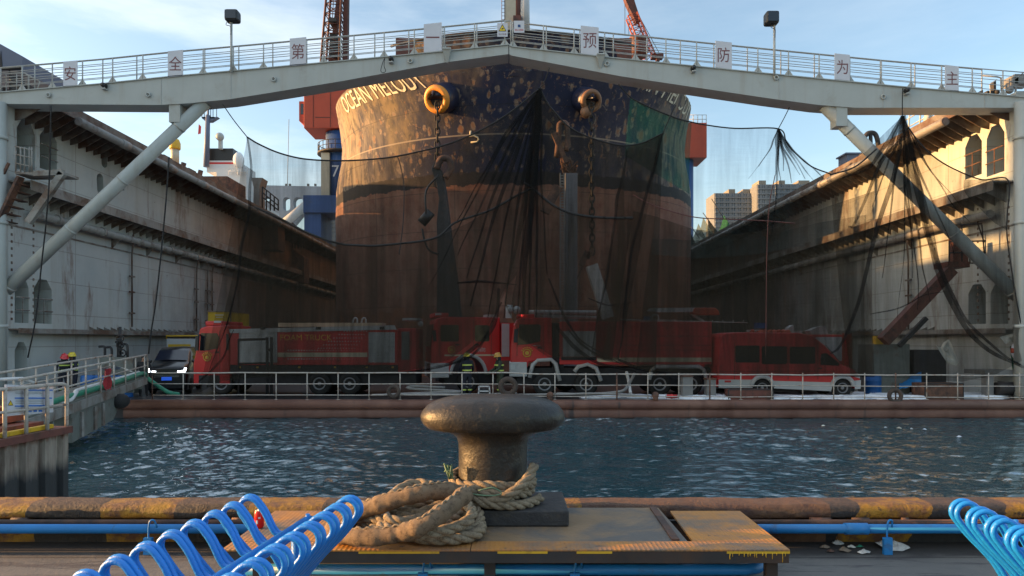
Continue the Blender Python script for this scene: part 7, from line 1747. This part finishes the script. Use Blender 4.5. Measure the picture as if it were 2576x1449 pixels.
# ================================================================ blue tube seats
def seat(lab, X0, Y0, ny, grp, rot, pitch=.172):
    zs = .62; t = thing('tube_seat', lab, 'seat', (X0, Y0, 0), rot, grp); X0 = Y0 = 0.0
    def arm(c, th, r, s_):                # hoop at the end of an arm: from the seat side round to the under side
        d = V3((cos(th), 0, sin(th))); n = V3((-s_ * d.z, 0, s_ * d.x))
        return [V3(c) + n * r * cos(pi * i / 10) + d * r * sin(pi * i / 10) for i in range(11)], d, n
    LA, ld, ln = arm((-.285, 0, .10), radians(127), .056, -1); RA, rd, rn = arm((.262, 0, .105), radians(41), .058, 1)
    seatp = smooth_path([LA[0], LA[0] - ld * .07, (-.145, 0, -.020), (-.10, 0, -.038), (-.05, 0, -.02), (0, 0, .004), RA[0] - rd * .12, RA[0]], 5)
    under = smooth_path([RA[-1], RA[-1] - rd * .10 + V3((0, 0, -.03)), (.12, 0, -.14), (.02, 0, -.255), (-.03, 0, -.28), (-.085, 0, -.25), (-.155, 0, -.14), LA[-1] - ld * .10, LA[-1]], 5)
    prof = [(p.x, p.z) for p in seatp[:-1] + RA[:-1] + under[:-1] + LA[::-1][:-1]]
    for i in range(ny):
        y = Y0 - .06 - i * pitch
        for dy, sc in ((0, 1.0), (-.036, .97)):
            m = MB(); m.tube([(X0 + a * sc, y + dy, zs + b * sc) for a, b in prof], .0135, 9, closed=True); m.build('slat_loop', M['blue'], t, local=True)
    m = MB(); m.tube([(X0, Y0 + .03, zs + .01), (X0, Y0 - .02 - ny * pitch, zs + .01)], .03, 14); m.tube([(X0, Y0 + .012, zs + .01), (X0, Y0 + .012, zs + .05)], .012, 8); m.build('spine_tube', M['blue'], t, local=True)
    for y in (Y0 - .12, Y0 - ny * pitch + .1):
        m = MB(); m.tube([(X0 + .0, y, 0), (X0 + .0, y, zs)], .032, 14); m.box(X0 - .09, X0 + .09, y - .07, y + .07, 0, .008); m.build('leg', M['blue'], t, local=True)
seat('long blue tube seat of looped rods at the lower left', -1.10, 3.66, 14, 'blue tube seats on the quay', radians(-6))
seat('blue tube seat of looped rods cut off by the lower right corner', 2.62, 3.54, 10, 'blue tube seats on the quay', radians(-9))
# ================================================================ litter on the quay and in the water
rr = random.Random(77)
def scrap(c, s, lab, mt, cat='litter', flat=.35):
    m = MB(); n = 9; m.grid([[V3(c) + V3((s * cos(2 * pi * k / n) * (f + rr.uniform(-.12, .12)), s * .7 * sin(2 * pi * k / n) * (f + rr.uniform(-.12, .12)), s * flat * (1 - f) + rr.uniform(0, s * .25))) for k in range(n)] for f in (1.0, .7, .4, .1)], smooth=False, wrap=True)
    return tag(m.build('litter', M[mt]), lab, cat)
for px, py, s, lab, mt in ((2107, 1368, .05, 'crumpled pale paper at the top of the litter heap', 'litter'), (2075, 1378, .04, 'brown scrap at the left of the litter heap', 'timber'), (2142, 1377, .035, 'round white scrap in the litter heap', 'cloth_white'), (2125, 1386, .05, 'tan leaf scrap at the foot of the litter heap', 'timber'), (2163, 1376, .03, 'greenish scrap at the right of the litter heap', 'hose_green'), (2172, 1391, .05, 'grey bag at the right foot of the litter heap', 'litter'), (2245, 1377, .13, 'flat pale bag under the blue pipe bracket', 'litter'), (2090, 1388, .035, 'dark leaf below the litter heap', 'rust')):
    scrap(WZ(px, py, .004), s, lab, mt, flat=.25 if s > .1 else .5)
for px, py, s, lab, mt in ((2071, 1072, .10, 'pale float in the water under the minibus', 'cloth_white'), (2228, 1076, .08, 'white float in the water, first of four in a row', 'trim_white'), (2262, 1078, .12, 'tan float in the water, second of four in a row', 'cream'), (2293, 1079, .07, 'small white float in the water, third of four in a row', 'trim_white'), (2326, 1081, .10, 'bluish float in the water at the end of the row of four', 'sign_white'), (2413, 1100, .12, 'white plastic bag floating alone at the right', 'sign_white'), (183, 1166, .10, 'orange scrap floating at the corner of the landing stage', 'timber')):
    scrap(WZ(px, py, WZL + .02), s * .7, lab, mt, 'flotsam', .6)
